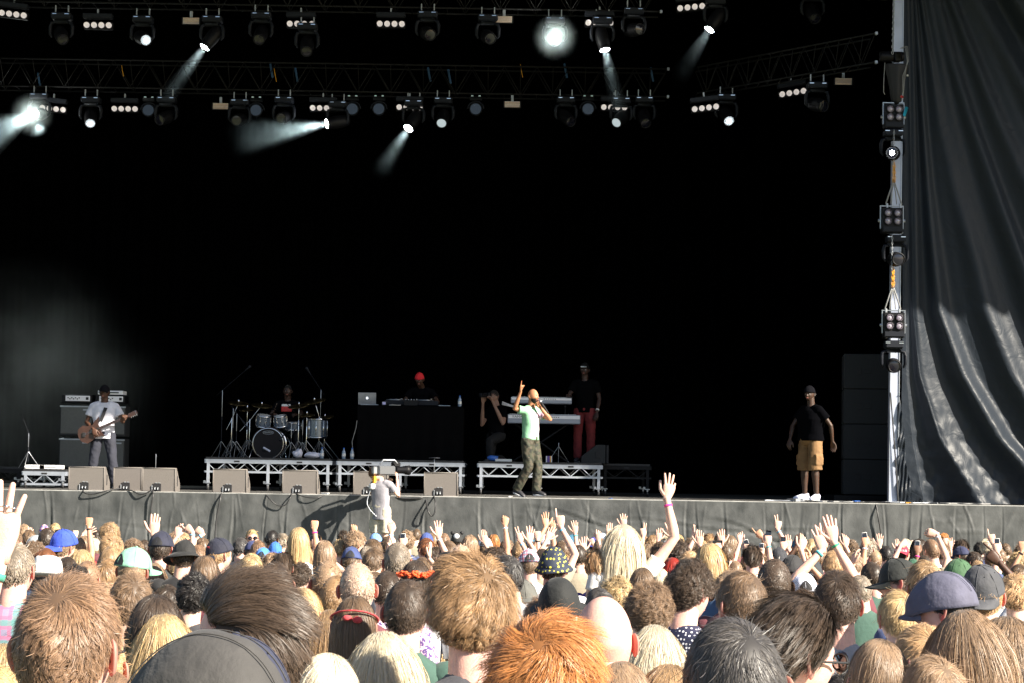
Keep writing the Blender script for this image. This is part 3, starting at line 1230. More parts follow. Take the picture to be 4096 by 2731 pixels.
# ------------------------------------------------------------------ the tall shiny wing curtain on the right
def wing():
    m = bpy.data.materials.new('shiny black tarpaulin')
    m.use_nodes = True
    nt = m.node_tree
    b = nt.nodes['Principled BSDF']
    b.inputs['Base Color'].default_value = (.019, .024, .032, 1)
    b.inputs['Roughness'].default_value = .42
    b.inputs['Specular IOR Level'].default_value = .16
    tc = nt.nodes.new('ShaderNodeTexCoord')
    n2 = nt.nodes.new('ShaderNodeTexNoise')
    n2.inputs['Scale'].default_value = 3.2
    n2.inputs['Detail'].default_value = 9
    n2.inputs['Distortion'].default_value = .8
    nt.links.new(tc.outputs['Object'], n2.inputs['Vector'])
    bp = nt.nodes.new('ShaderNodeBump')
    bp.inputs['Strength'].default_value = .4
    bp.inputs['Distance'].default_value = .05
    nt.links.new(n2.outputs['Fac'], bp.inputs['Height'])
    nt.links.new(bp.outputs[0], b.inputs['Normal'])
    Y0 = LIP + .75
    lv = np.array([-700, -250, 0, 250, 500, 750, 1000, 1250, 1500, 1750, 2020])
    F = [
        [3600, 3602, 3604, 3606, 3608, 3609, 3610, 3610, 3608, 3606, 3606],
        [3612, 3622, 3630, 3636, 3642, 3646, 3650, 3652, 3676, 3758, 3925],
        [3622, 3640, 3655, 3672, 3690, 3708, 3728, 3752, 3845, 3990, 4230],
        [3640, 3665, 3685, 3728, 3762, 3808, 3880, 3940, 4045, 4200, 4420],
        [3660, 3700, 3735, 3800, 3880, 3970, 4060, 4150, 4260, 4420, 4620],
        [3690, 3750, 3800, 3900, 4000, 4110, 4220, 4330, 4450, 4600, 4800],
        [3730, 3830, 3900, 4030, 4160, 4280, 4400, 4520, 4650, 4800, 5000],
        [3800, 3950, 4040, 4200, 4350, 4480, 4600, 4740, 4880, 5030, 5200],
        [4600, 4700, 4800, 4900, 5000, 5100, 5200, 5300, 5400, 5500, 5600]]
    F = np.array(F, float)
    amp = np.array([.0, .20, .22, .24, .20, .22, .2, .2, .0])
    ny, nx = 260, 420
    rows = []
    s = np.linspace(0, 1, nx)
    for y in np.linspace(-700, 2018, ny):
        f = np.array([np.interp(y, lv, F[k]) for k in range(len(F))])
        px = 3604 + (5500 - 3604) * s ** 1.25
        px[0] = f[0]
        q = np.interp(px, f, np.arange(len(F)))
        ph = q - np.floor(q)
        k = np.floor(q).astype(int).clip(0, len(F) - 2)
        a = amp[k] * (1 - ph) + amp[k + 1] * ph
        wd = (f[k + 1] - f[k]) / 239.0
        wl = np.interp(q, np.arange(len(F)) , np.gradient(f) / 239.0)
        a = wl * np.interp(y, [-700, 600, 1100, 1700], [.16, .18, .24, .25]) * (q > .3)
        h = a * ((.5 + .5 * np.cos(q * 2 * math.pi)) ** 1.7 - .35)
        h += .018 * np.sin(q * 9.1 + y * .0015 + 1.5 * np.sin(y * .002)) * (k > 0)
        low = np.clip((y - 1500) / 500, 0, 1)
        h += low * .02 * vnoise(np.stack([px / 40., np.full(nx, y / 40.)], -1), 4)
        edge = np.clip((px - f[0]) / 60, 0, 1)
        h = h * edge
        zz, xx = [], []
        p0 = P(3604, y, Y0); p1 = P(5500, y, Y0)
        t = (px - 3604) / (5500 - 3604)
        pt = p0 + (p1 - p0) * t[:, None]
        z = np.maximum(pt[:, 2], STAGE + .01)
        rows.append(np.stack([pt[:, 0], Y0 - h, z], 1))
    mb = MB()
    mb.loft(rows, False, 0, closed=False)
    o = mb.build('wing_curtain', m, None, True)
    tag(o, 'tall glossy black tarpaulin hanging in sweeping folds at right', 'curtain')
    # bundled foot of the sheet by the column
    mb = MB()
    rs = np.random.RandomState(3)
    rows = []
    for y in np.linspace(1580, 2008, 60):
        w = np.interp(y, [1580, 1700, 1850, 1960, 2008], [8, 26, 34, 60, 110])
        px = np.linspace(3590, 3590 + w, 24)
        h = .05 * vnoise(np.stack([px / 14., np.full(24, y / 35.)], -1), 9) + .03
        rows.append(np.array([P(a, y, LIP + .55 - hh) for a, hh in zip(px, h)]))
    mb.loft(rows, False, 0, closed=False)
    o2 = mb.build('curtain_flap', m, o, True)


wing()

# ------------------------------------------------------------------ white column beside the wing
def column():
    Yc = LIP + .62
    a, b = P(3570, 2008, Yc), P(3596, -300, Yc)
    t = empty('stage_column', tuple(a))
    tag(t, 'pale metal column standing on the stage edge at right', 'column')
    m = mat('white painted steel', (.42, .46, .58), .4, .2, noise=.12, nscale=3)
    mb = MB()
    d = b - a
    mb.bar((0, 0, 0), d, .155, .155, (1, 0, 0))
    mb.build('shaft', m, t)
    mb = MB()
    for s in (-1, 1):
        mb.bar(np.array([s * .075, -.082, 0]), d + np.array([s * .075, -.082, 0]), .018, .012, (1, 0, 0))
    mb.build('edge_rail', M['alu'], t)
    MB().box((0, 0, .01), (.3, .3, .02), b=.004).build('base_plate', M['steel'], t)


column()


def chain_mb(p, q, r=.012, link_=.035, n=6):
    mb = MB()
    p, q = np.asarray(p, float), np.asarray(q, float)
    L = np.linalg.norm(q - p)
    k = max(2, int(L / link_))
    d = nrm(q - p)
    a, b = frame(d, (0, 1, 0))
    for i in range(k):
        c = p + d * (i + .5) * L / k
        s = a if i % 2 else b
        t = np.arange(9) * 2 * math.pi / 8
        pts = c + np.cos(t)[:, None] * d * link_ * .62 + np.sin(t)[:, None] * s * r
        mb.tube(pts, r * .38, 4, rnd=False, cap=False)
    return mb


M['lens'] = mat('frosted lamp glass', (.55, .55, .58), .12, .5, coat=1)
M['lens_dim'] = mat('dark lens glass', (.012, .012, .02), .12, .1, coat=.5)
M['bulb'] = mat('pale lilac lamp glass', (.34, .30, .36), .25, .1, coat=.6)
M['lit'] = mat('lit lamp lens', (1, 1, 1), .3, emit=((.92, .97, 1), 30))
M['lit_soft'] = mat('faintly lit lens', (.3, .32, .35), .3, emit=((.8, .95, 1), .16))
M['yellow'] = mat('yellow hoist chain', (.75, .36, .03), .45, .3)
M['gold'] = mat('polished reflector louvre', (.75, .58, .5), .2, .9)


def blinder(px, py, Y, w, h, label):
    """four lamps in a black box with a yoke"""
    c = P(px, py, Y)
    s = FPX / Y
    W, H = w / s, h / s
    t = empty('blinder_light', tuple(c))
    tag(t, label, 'stage light', 'four lamp blinders on the hanging chain')
    MB().box((0, 0, 0), (W * .86, .22, H), b=.008).build('housing', M['black_metal'], t)
    for ix in (-1, 1):
        for iz in (-1, 1):
            cx, cz = ix * W * .2, iz * H * .165 + H * .12
            l = MB().lathe([(.0, .004), (.03, .0), (.052, .018), (.058, .028), (.062, .028), (.062, .0), (0.05, -.01)], (cx, -.135, cz), (0, 1, 0), 18, cap=False)
            l.xform(None, (0, 0, 0))
            lo = l.build('lamp', M['bulb'], t, True)
            MB().ball((cx, -.122, cz), (.018, .02, .018), 10).build('lamp_bulb', M['lens'], lo, True)
            MB().lathe([(.060, -.012), (.068, -.012), (.068, .03), (.060, .03)], (cx, -.135, cz), (0, 1, 0), 18, cap=False).build('lamp_rim', M['black_metal'], lo, True)
    y = MB()
    for sx in (-1, 1):
        y.box((sx * W * .47, 0, .05), (.02, .06, H * .9), b=.004)
        y.lathe([(0, 0), (.028, 0), (.028, .03), (0, .03)], (sx * W * .49, -.0, 0), (sx, 0, 0), 10)
    y.box((0, 0, .05 + H * .47), (W, .06, .02), b=.004)
    y.build('yoke', M['dull_chrome'], t)
    f = MB()
    f.box((0, -.118, -H * .36), (W * .8, .012, H * .2), b=.003)
    f.build('front_panel', M['grey_plastic'], t)
    return t


def mover(c, s=1.0, label='', cat='stage light', group=None, aim=(0, -1, -.4), lens='lens_dim', body=True, base=True, core=False, spread=.17, bw=.36, clampz=.14, yaw=0):
    """moving head: base with two clamps, yoke arms, swivelling lamp barrel"""
    t = empty('moving_head_light', tuple(c), yaw)
    tag(t, label, cat, group)
    if base:
        MB().box((0, 0, 0), (bw, .26, .12), b=.02).build('base', M['grey_plastic'], t)
        cl = MB()
        for sx in (-1, 1):
            cl.box((sx * .11, -.13, .025), (.075, .01, .012))
        cl.build('handle_plate', M['chrome'], t)
        for sx in (-1, 1):
            MB().box((sx * .115, 0, .10 + clampz / 4), (.022, .05, clampz), b=.004).build('clamp', M['steel'], t)
    y = MB()
    for sx in (-1, 1):
        pts = [(sx * .10, -.02, -.10), (sx * (spread + .01), -.02, -.12), (sx * (spread + .03), -.02, -.19), (sx * (spread + .028), -.02, -.32), (sx * (spread + .0), -.02, -.37)]
        y.tube(pts, [.02, .03, .034, .03, .018], 8, flat=1.6, hint=(0, 1, 0))
    y.box((0, -.02, -.095), (.26, .12, .06), b=.015)
    y.build('yoke', M['grey_plastic'], t, True)
    a = nrm(aim)
    cc = np.array([0, -.02, -.34])
    hd = MB()
    hd.lathe([(.06, -.24), (.10, -.21), (.12, -.10), (.125, .02), (.115, .12), (.10, .20), (.098, .215)], cc, a, 20)
    hd.lathe([(.098, .16), (.108, .17), (.108, .235), (.092, .235), (.088, .2)], cc, a, 20, cap=False)
    h = hd.build('lamp_barrel', M['black_metal'], t, True)
    MB().lathe([(0, .232), (.05, .230), (.090, .222)], cc, a, 20, cap=False).build('lens', M[lens], h, True)
    if core: MB().ball(cc + a * .225, (.042, .03, .042), 12).build('lamp_core', M['lit'], h, True)
    return t, np.asarray(c, float) + rotz(yaw) @ (cc + a * .235)


def hanging_string():
    Yc = LIP + .05
    t = empty('hoist_motor', tuple(P(3567, 228, Yc)))
    tag(t, 'black chain hoist motor with its chain bag at the top of the light string', 'hoist')
    MB().lathe([(.0, -.20), (.075, -.20), (.085, -.17), (.085, .17), (.075, .20), (0, .20)], (0, 0, 0), (1, 0, 0), 20).build('motor_drum', M['black_metal'], t, True)
    MB().box((.09, -.02, -.02), (.13, .2, .14), b=.02).build('gearbox', M['black_metal'], t, True)
    rings = []
    for z, rx, ry in ((-.13, .19, .10), (-.16, .19, .10), (-.35, .15, .1), (-.55, .11, .09), (-.75, .085, .08), (-.80, .04, .04)):
        a = np.arange(28) * 2 * math.pi / 28
        k = 1 + .07 * np.sin(a * 7) + .04 * np.sin(a * 11 + z * 5)
        rings.append(np.stack([.08 + rx * np.cos(a) * k, ry * np.sin(a) * k, np.full(28, z)], 1))
    MB().loft(rings).build('chain_bag', M['capdark'], t, True)
    MB().tube([(-.13, -.08, -.12), (-.15, -.1, -.4), (-.155, -.1, -.62), (-.13, -.09, -.66)], .006, 6).build('cable', M['grey_cable'], t, True)
    for k in range(3):
        MB().tube([(.12 + .02 * k, -.1, .12), (.20 + .02 * k, -.12, .16), (.235 + .01 * k, -.12, -.1), (.2 - .02 * k, -.12, -.35), (.17, -.1, -.75)], .005, 6).build('cable', M['grey_cable'], t, True)
    m1 = MB().box((.24, -.13, -.34), (.035, .02, .03), b=.006); m1.build('plug', M['white'], t, True)
    bl = mat('cyan tape', (.02, .45, .7), .5)
    MB().box((.21, -.12, -.95), (.05, .02, .16), roty(.3), b=.004).build('tape_flag', bl, t, True)
    MB().box((.15, -.12, -.70), (.05, .01, .04), roty(.5), b=.002).build('warning_tag', M['red'], t, True)
    ch = chain_mb(P(3583, -260, Yc - .1), P(3570, 218, Yc - .1), .016, .05)
    o = ch.build('hoist_chain', M['steel'], None, True)
    tag(o, 'long steel chain running up out of view from the hoist motor', 'chain')
    bs = [blinder(3573, 470, Yc, 88, 96, 'four lamp blinder topmost on the chain, under the hoist bag'),
          blinder(3566, 885, Yc, 96, 100, 'four lamp blinder in the middle of the hanging chain'),
          blinder(3573, 1303, Yc, 96, 100, 'four lamp blinder lowest on the hanging chain')]
    for (px, py, aim, ln, lb) in ((3571, 535, (-.25, -1, -.12), 'lit', 'lit moving head below the topmost blinder'), (3581, 958, (.05, -1, -.1), 'lens_dim', 'unlit moving head under the middle blinder'),
                                  (3573, 1378, (-.1, -1, -.12), 'lens_dim', 'unlit moving head lowest, in front of the pale column')):
        mover(P(px, py, Yc), 1, lb, group='moving heads on the hanging chain', aim=aim, lens='lens_dim', core=ln == 'lit', bw=.30, clampz=.03)
    for (y0, y1, x) in ((520, 660, 3576), (940, 1085, 3569)):
        o = chain_mb(P(x, y0, Yc - .2), P(x - 2, y1, Yc - .2), .012, .04).build('chain', M['steel'], None, True)
        tag(o, 'steel chain between the %s moving head and the next blinder' % ('upper' if y0 < 700 else 'middle'), 'chain')
    for (y0, y1, x, nm) in ((640, 760, 3574, 'middle'), (1060, 1180, 3570, 'lowest')):
        t = empty('chain_bridle', tuple(P(x, y1, Yc)))
        tag(t, 'yellow chain and grey bridle straps above the %s blinder' % nm, 'chain')
        h = (y1 - y0) / (FPX / Yc)
        for k, dx in enumerate((-.02, .02, .0)):
            chain_mb((dx, -.04, .12), (dx * .5, -.04, h + .02 - .06 * k), .013, .045).build('yellow_chain', M['yellow'], t, True)
        for sx in (-1, 1):
            MB().tube([(0, -.02, .16), (sx * .06, -.02, -.02), (sx * .13, -.02, -.24)], .012, 8).build('strap', M['grey_cable'], t, True)
            MB().tube([(0, -.02, .12), (sx * .03, -.02, -.05), (sx * .05, -.02, -.24)], .009, 8).build('strap', M['grey_cable'], t, True)
            MB().box((sx * .11, -.02, -.28), (.035, .04, .09), b=.006).build('shackle', M['steel'], t)


hanging_string()

# ------------------------------------------------------------------ trusses
def truss(name, p0, p1, h, label, depth=.45, bays=None, m='dark_truss', r=.017):
    p0, p1 = np.asarray(p0, float), np.asarray(p1, float)
    t = empty(name, tuple(p0))
    tag(t, label, 'truss')
    d = p1 - p0
    L = np.linalg.norm(d)
    n = bays or int(L / (h * 1.15))
    up = np.array([0, 0, 1.0]) * h
    bk = np.array([0, 1.0, 0]) * depth
    for (o, nm) in ((0 * up, 'chord'), (up, 'chord'), (bk, 'chord'), (bk + up, 'chord')):
        MB().tube([o, o + d], r, 8, rnd=False).build(nm, M[m], t, True)
    mb = MB()
    for i in range(n):
        a, b, c = d * i / n, d * (i + .5) / n, d * (i + 1) / n
        for o in (0 * bk, bk):
            mb.tube([a + up + o, b + o], r * .5, 5, rnd=False)
            mb.tube([b + o, c + up + o], r * .5, 5, rnd=False)
        mb.tube([a, a + bk], r * .5, 5, rnd=False)
        mb.tube([b + up, b + bk], r * .5, 5, rnd=False)
    mb.build('lattice', M[m], t, True)
    e = MB()
    for o in (0 * up, up):
        e.box(o + d + np.array([.02, -.0, 0]), (.05, .06, .06), b=.01)
    e.build('end_joint', M['alu'], t)
    return t


YT, YU = 38.0, 35.5
a, b = P(-120, 366, YT), P(2668, 366, YT)
z_ = (a[2] + b[2]) / 2
truss('lighting_truss', (P(-200, 366, YT)[0], YT, P(1300, 366, YT)[2]), (P(2668, 362, YT)[0], YT, P(1300, 366, YT)[2]), .54, 'long dark truss across the stage carrying the lower row of lights')
truss('lighting_truss', (P(-200, 26, YU)[0], YU, P(1300, 26, YU)[2]), (P(2640, 20, YU)[0], YU, P(1300, 26, YU)[2]), .54, 'nearer dark truss at the top carrying the upper row of lights')
pa, pb = P(2790, 374, 37.6), P(3500, 250, 33.8)
truss('lighting_truss', pa, pb, .5, 'dark truss slanting up towards the right above the speaker stack')
ZT = P(1300, 366, YT)[2]
ZU = P(1300, 26, YU)[2]


def bar4(px, py, Y, tilt=0, label='', ztop=None):
    c = P(px, py, Y)
    t = empty('lamp_bar', tuple(c))
    t.rotation_euler = (0, math.radians(tilt), 0)
    tag(t, label, 'stage light', 'four lamp bars on the trusses')
    MB().box((0, .02, .16), (.53, .16, .085), b=.01).build('power_box', M['grey_plastic'], t)
    MB().box((0, .10, .0), (.53, .12, .13), b=.01).build('housing', M['black_metal'], t)
    MB().box((0, .02, .24), (.03, .05, .10), b=.004).build('clamp', M['steel'], t)
    for i in range(4):
        l = MB().lathe([(.0, .006), (.034, .004), (.046, .0), (.052, -.012), (.052, .03)], (-.2 + .1333 * i, .03, 0), (0, -1, 0), 14, cap=False)
        l.build('lamp', M['bulb_glow'], t, True)


M['bulb_glow'] = mat('pearly lamp face', (.75, .70, .68), .45, .0, emit=((1, .92, .88), .10))  # faint glow added for the daylight these reflectors would catch


def where(px, edge=('left', 'right')):
    return f"{px}"


ORD = ['first', 'second', 'third', 'fourth', 'fifth', 'sixth', 'seventh', 'eighth', 'ninth', 'tenth', 'eleventh', 'twelfth']
for i, (px, py, tl) in enumerate([(50, 57, 6), (390, 101, 0), (1203, 96, 0), (1563, 96, 0), (2398, 92, 0), (2765, 29, -7)]):
    bar4(px, py, YU, tl, f'{ORD[i]} bar of four round lamps from the left in the upper row')
for i, (px, py, tl) in enumerate([(210, 436, 5), (498, 436, 0), (1292, 433, 0), (1638, 430, 0), (2457, 430, 0), (2822, 432, -8), (3172, 371, -10)]):
    bar4(px, py, YT if px < 2700 else 36.5, tl, f'{ORD[i]} bar of four round lamps from the left in the lower row')


def flood(px, py, Y, label):
    c = P(px, py, Y)
    t = empty('flood_light', tuple(c))
    tag(t, label, 'stage light', 'square floodlights on the trusses')
    rings = []
    for k, y in ((1, -.02), (.82, .10), (.6, .14)):
        rings.append(np.array([(-.17 * k, y, -.065 * k), (.17 * k, y, -.065 * k), (.17 * k, y, .065 * k), (-.17 * k, y, .065 * k)]))
    MB().loft(rings).build('housing', M['black_metal'], t)
    mb = MB()
    rs = np.random.RandomState(int(px))
    for i in range(9):
        mb.box((0, -.024, -.052 + .013 * i), (.29, .012, .009), rotx(rs.uniform(-.5, .5)))
    mb.build('reflector', M['gold_lit'], t)
    MB().box((0, 0, .12), (.05, .05, .12), b=.005).build('clamp', M['steel'], t)


M['gold_lit'] = mat('warm louvred reflector', (.75, .6, .52), .35, .3)
for i, (px, py) in enumerate([(765, 86), (2016, 80)]):
    flood(px, py, YU, f'{("left", "right")[i]} square shiny floodlight in the upper row')
for i, (px, py) in enumerate([(883, 427), (2049, 420), (3373, 328)]):
    flood(px, py, YT if px < 3000 else 35, f'{("left", "middle", "right")[i]} square shiny floodlight in the lower row')


def par(px, py, Y, label):
    c = P(px, py, Y)
    t = empty('par_can', tuple(c))
    tag(t, label, 'stage light', 'round wash lights on the lower truss')
    MB().lathe([(.05, .14), (.11, .08), (.125, 0), (.125, -.05), (.112, -.05), (.108, -.01), (.0, .0)], (0, 0, -.02), (0, 1, 0), 22, cap=False).build('can', M['grey_plastic'], t, True)
    MB().lathe([(0, 0), (.105, .0)], (0, -.055, -.02), (0, 1, 0), 22, cap=False).build('lens', M['lens_dim'], t, True)
    y = MB()
    tt = np.linspace(0, math.pi, 12)
    y.tube(np.stack([.15 * np.cos(tt), 0 * tt, .13 * np.sin(tt)], 1), .018, 8, flat=1.5, hint=(0, 1, 0))
    y.box((0, 0, .19), (.24, .1, .07), b=.01)
    y.build('yoke', M['grey_plastic'], t, True)
    for sx in (-1, 1):
        MB().box((sx * .07, -.02, .235), (.045, .04, .03), b=.004).build('clamp', M['steel_bright'], t)


M['steel_bright'] = mat('bright clamp', (.7, .85, .9), .3, .3)
for i, (px, py) in enumerate([(595, 440), (1025, 440), (1410, 435), (1516, 435), (1903, 435), (2352, 435)]):
    par(px, py, YT, f'{ORD[i]} round dark wash light from the left in the lower row')
# moving heads; a few of them are lit
MOV_U = [(248, 68, 0), (572, 80, 549), (850, 80, 835), (1046, 66, 0), (1230, 110, 0), (1711, 62, 0), (1952, 75, 0), (2220, 85, 2217), (2410, 84, 2403), (2535, 48, 0), (2862, 8, 2853), (3250, -20, 0)]
MOV_L = [(160, 388, 160), (365, 402, 352), (667, 402, 0), (960, 412, 0), (1137, 402, 0), (1352, 420, 1310), (1655, 415, 1645), (1773, 405, 1776), (2264, 402, 0), (2485, 405, 2490), (2577, 402, 0), (2905, 392, 2905), (3268, 345, 0)]
LIT = {549: ('small', None), 835: ('big', (-.62, -.35, -1)), 2217: ('flare', (.0, -1, -.1)), 2403: ('big', (.22, -.3, -1)), 2853: ('big', (-.6, -.3, -1)),
       160: ('flare', (-.2, -1, -.2)), 352: ('small', None), 1310: ('big', (-1, -.5, -.28)), 1645: ('big', (-.5, -.7, -1)), 1776: ('soft', None), 2490: ('soft', None), 2905: ('small', None)}
lit_lamps = []
for row, (Y, L) in enumerate(((YU, MOV_U), (YT, MOV_L))):
    for i, (px, py, lit) in enumerate(L):
        rs = random.Random(px)
        st_, aim = LIT.get(lit, ('off', None))
        aim = aim or (rs.uniform(-.6, .6), -1, -rs.uniform(.1, .9))
        look = {'off': 'unlit', 'small': 'faintly lit', 'soft': 'dimly glowing', 'big': 'brightly lit', 'flare': 'dazzling white'}[st_]
        Yp = Y if px < 2800 else (35.5 if row == 0 else (37 if px < 3000 else 35))
        t, lp = mover(P(px, py, Yp), 1, f'{look} moving head, {ORD[i] if i < 12 else "last"} from the left in the {("upper", "lower")[row]} row', group='moving heads on the trusses', aim=aim,
                      lens={'off': 'lens_dim', 'small': 'lit_soft', 'soft': 'lit_soft', 'big': 'lit', 'flare': 'lit'}[st_], core=st_ == 'small')
        if st_ in ('big', 'flare'): lit_lamps.append((t, lp, nrm(aim), st_, px))


def smoke_mat(dens, scale, col=(.8, .95, .95), lo=.42, fall=None, scl=None):
    m = bpy.data.materials.new('stage smoke')
    m.use_nodes = True
    nt = m.node_tree
    nt.nodes.remove(nt.nodes['Principled BSDF'])
    v = nt.nodes.new('ShaderNodeVolumePrincipled')
    v.inputs['Color'].default_value = (*col, 1)
    v.inputs['Anisotropy'].default_value = .16
    tc = nt.nodes.new('ShaderNodeTexCoord')
    nz = nt.nodes.new('ShaderNodeTexNoise')
    nz.inputs['Scale'].default_value = scale
    nz.inputs['Detail'].default_value = 4
    vec = tc.outputs['Object']
    if scl:
        mp = nt.nodes.new('ShaderNodeMapping')
        mp.inputs['Scale'].default_value = scl
        nt.links.new(vec, mp.inputs[0])
        vec = mp.outputs[0]
    nt.links.new(vec, nz.inputs['Vector'])
    mr = nt.nodes.new('ShaderNodeMapRange')
    mr.inputs[1].default_value = lo
    mr.inputs[2].default_value = .72
    mr.inputs[3].default_value = dens * .12 if fall is None else dens * .12
    mr.inputs[4].default_value = dens
    nt.links.new(nz.outputs['Fac'], mr.inputs[0])
    out = mr.outputs[0]
    if fall is not None:
        ln = nt.nodes.new('ShaderNodeVectorMath')
        ln.operation = 'LENGTH'
        nt.links.new(vec, ln.inputs[0])
        m2 = nt.nodes.new('ShaderNodeMapRange')
        m2.interpolation_type = 'SMOOTHSTEP'
        m2.inputs[1].default_value = fall[0]
        m2.inputs[2].default_value = fall[1]
        m2.inputs[3].default_value = 1
        m2.inputs[4].default_value = 0
        nt.links.new(ln.outputs['Value'], m2.inputs[0])
        mm = nt.nodes.new('ShaderNodeMath')
        mm.operation = 'MULTIPLY'
        nt.links.new(out, mm.inputs[0])
        nt.links.new(m2.outputs[0], mm.inputs[1])
        out = mm.outputs[0]
    nt.links.new(out, v.inputs['Density'])
    nt.links.new(v.outputs[0], nt.nodes['Material Output'].inputs['Volume'])
    return m


def beam(lp, aim, L, half, energy, dens, name):
    """the lamp's own spot light and the patch of stage smoke it shines through"""
    ld = bpy.data.lights.new('spot_lamp', 'SPOT')
    ld.energy = energy
    ld.spot_size = 2 * half
    ld.spot_blend = .35
    ld.shadow_soft_size = .05
    ld.color = (.85, .97, 1)
    lo = bpy.data.objects.new('spot_lamp', ld)
    scene.collection.objects.link(lo)
    lo.location = tuple(lp + aim * .03)
    lo.rotation_euler = Vector(-aim).to_track_quat('Z', 'Y').to_euler()
    mb = MB()
    k = math.tan(half)
    mb.lathe([(.06, .05)] + [(.08 + t * L * k, .05 + t * L) for t in (.25, .5, .75)] + [(.08 + .9 * L * k, L)], (0, 0, 0), aim, 20)
    o = mb.build('smoke', smoke_mat(dens, 1.6, lo=.38, fall=(0, L * .92)), None, True, tuple(lp))
    tag(o, kind='stuff')


for (t, lp, aim, st_, px) in lit_lamps:
    if px == 850: beam(lp, aim, 1.6, .085, 150, .5, 'b')
    elif px == 2410: beam(lp, aim, 1.6, .09, 150, .5, 'b')
    elif px == 2862: beam(lp, aim, 1.4, .10, 25, .3, 'b')
    elif px == 1352: beam(lp, aim, 2.2, .20, 420, .5, 'b')
    elif px == 1655: beam(lp, aim, 1.5, .13, 130, .4, 'b')
    elif px == 160: beam(lp, nrm((-.8, -.5, -.55)), 1.8, .35, 260, .4, 'b')
sm = MB().ball((0, 0, 0), (3.4, 2.0, 2.9), 32)
o = sm.build('smoke', smoke_mat(.12, 2.2, col=(.84, .88, .86), lo=.44, fall=(.1, .97), scl=(1 / 3.4, .5, 1 / 2.9)), None, True, tuple(P(90, 1560, 39.6)))
tag(o, kind='stuff')
ld = bpy.data.lights.new('smoke_fill_light', 'SPOT')  # added spot at the dazzling left lamp, aimed down to brighten the smoke
ld.energy = 620; ld.spot_size = 1.15; ld.spot_blend = .9; ld.color = (.9, 1, .97); ld.shadow_soft_size = .1
lo = bpy.data.objects.new('smoke_fill_light', ld)
scene.collection.objects.link(lo)
p0 = P(160, 500, YT - .4)
lo.location = tuple(p0)
lo.rotation_euler = Vector(p0 - P(120, 1500, 39.6)).to_track_quat('Z', 'Y').to_euler()

for (t, lp, aim, st_, px) in lit_lamps:
    if st_ == 'flare':        # lamp glare shaped as a ball of smoke with an added point light
        o = MB().ball((0, 0, 0), .62, 20).build('smoke', smoke_mat(.9, 3, lo=.2, fall=(.0, .45)), None, True, tuple(lp + aim * .1))
        tag(o, kind='stuff')
        ld = bpy.data.lights.new('flare_glow_light', 'POINT')
        ld.energy = 11; ld.shadow_soft_size = .06; ld.color = (1, 1, .92)
        lo = bpy.data.objects.new('flare_glow_light', ld)
        scene.collection.objects.link(lo)
        lo.location = tuple(lp + aim * .09)

for i, (px, py, m) in enumerate([(155, 322, 'blue_sling'), (1085, 285, 'blue_sling'), (1185, 302, 'blue_sling'), (1716, 300, 'blue_sling'), (1797, 308, 'blue_sling'), (2262, 285, 'blue_sling'), (2607, 300, 'blue_sling'), (490, 290, 'yellow'), (1100, 303, 'yellow'), (2085, 286, 'yellow')]):
    if 'blue_sling' not in M: M['blue_sling'] = mat('blue lifting sling', (.02, .07, .16), .7)
    c = P(px, py, YT + .05)
    o = MB().tube([c + (-.02, 0, .13), c + (.0, 0, .02), c + (.03, 0, -.12)], .022 if m != 'yellow' else .006, 7, flat=.5).build('sling', M[m], None, True)
    tag(o, f"{'dark blue' if m != 'yellow' else 'small amber'} strap, {ORD[i if i < 7 else i - 7]} of its colour from the left on the long truss", 'strap')


def text_mesh(body, size, name, matl, parent, loc, rot, ext=.002, sx=1.0, curve_r=None):
    cu = bpy.data.curves.new(name, 'FONT')
    cu.body = body
    cu.size = size
    cu.extrude = ext
    cu.align_x = 'CENTER'
    cu.align_y = 'CENTER'
    t = bpy.data.objects.new(name, cu)
    scene.collection.objects.link(t)
    dg = bpy.context.evaluated_depsgraph_get()
    me = bpy.data.meshes.new_from_object(t.evaluated_get(dg))
    bpy.data.objects.remove(t)
    n = len(me.vertices)
    co = np.zeros(n * 3, np.float32)
    me.vertices.foreach_get('co', co)
    co = co.reshape(-1, 3)
    co[:, 0] *= sx
    if curve_r:
        a = co[:, 0] / curve_r
        co[:, 2] += curve_r * (np.cos(a) - 1)
        co[:, 0] = curve_r * np.sin(a)
    me.vertices.foreach_set('co', co.ravel())
    me.materials.clear()
    me.materials.append(matl)
    o = link(name, me, parent, loc)
    o.rotation_euler = rot
    return o





# ------------------------------------------------------------------ monitors, risers and backline
M['carpet'] = mat('grey brown speaker paint', (.145, .13, .12), .7, noise=.08, nscale=60, bump=.3, bscale=200)
M['cab'] = mat('grey speaker cloth', (.10, .105, .10), .75, noise=.1, nscale=40)
M['cab_dark'] = mat('dark speaker box', (.032, .034, .036), .8, spec=.2, noise=.1, nscale=30)
M['tv_grey'] = mat('camera shell grey', (.10, .105, .115), .4)
M['amp_face'] = mat('white amplifier face', (.85, .85, .88), .5)
M['wood'] = mat('reddish wood', (.042, .018, .013), .4, noise=.25, nscale=9, coat=.3)
M['cloth_black'] = mat('black table cloth', (.0025, .0025, .003), .95, spec=.05, noise=.2, nscale=8)
M['drum_shell'] = mat('blue grey drum wrap', (.14, .18, .24), .22, .4, coat=.5)
M['drum_head'] = mat('black drum skin', (.012, .010, .012), .6, spec=.2)
M['brass'] = mat('dark bronze cymbal', (.10, .075, .035), .3, .9)
M['bottle'] = mat('clear blue bottle', (.25, .32, .42), .1, coat=1)
M['towel'] = mat('white towel', (.7, .7, .82), .9, bump=.5, bscale=60)
M['blueplastic'] = mat('blue plastic', (.03, .13, .5), .4)
M['purple'] = mat('purple card', (.10, .06, .3), .5)
SF = STAGE + .004


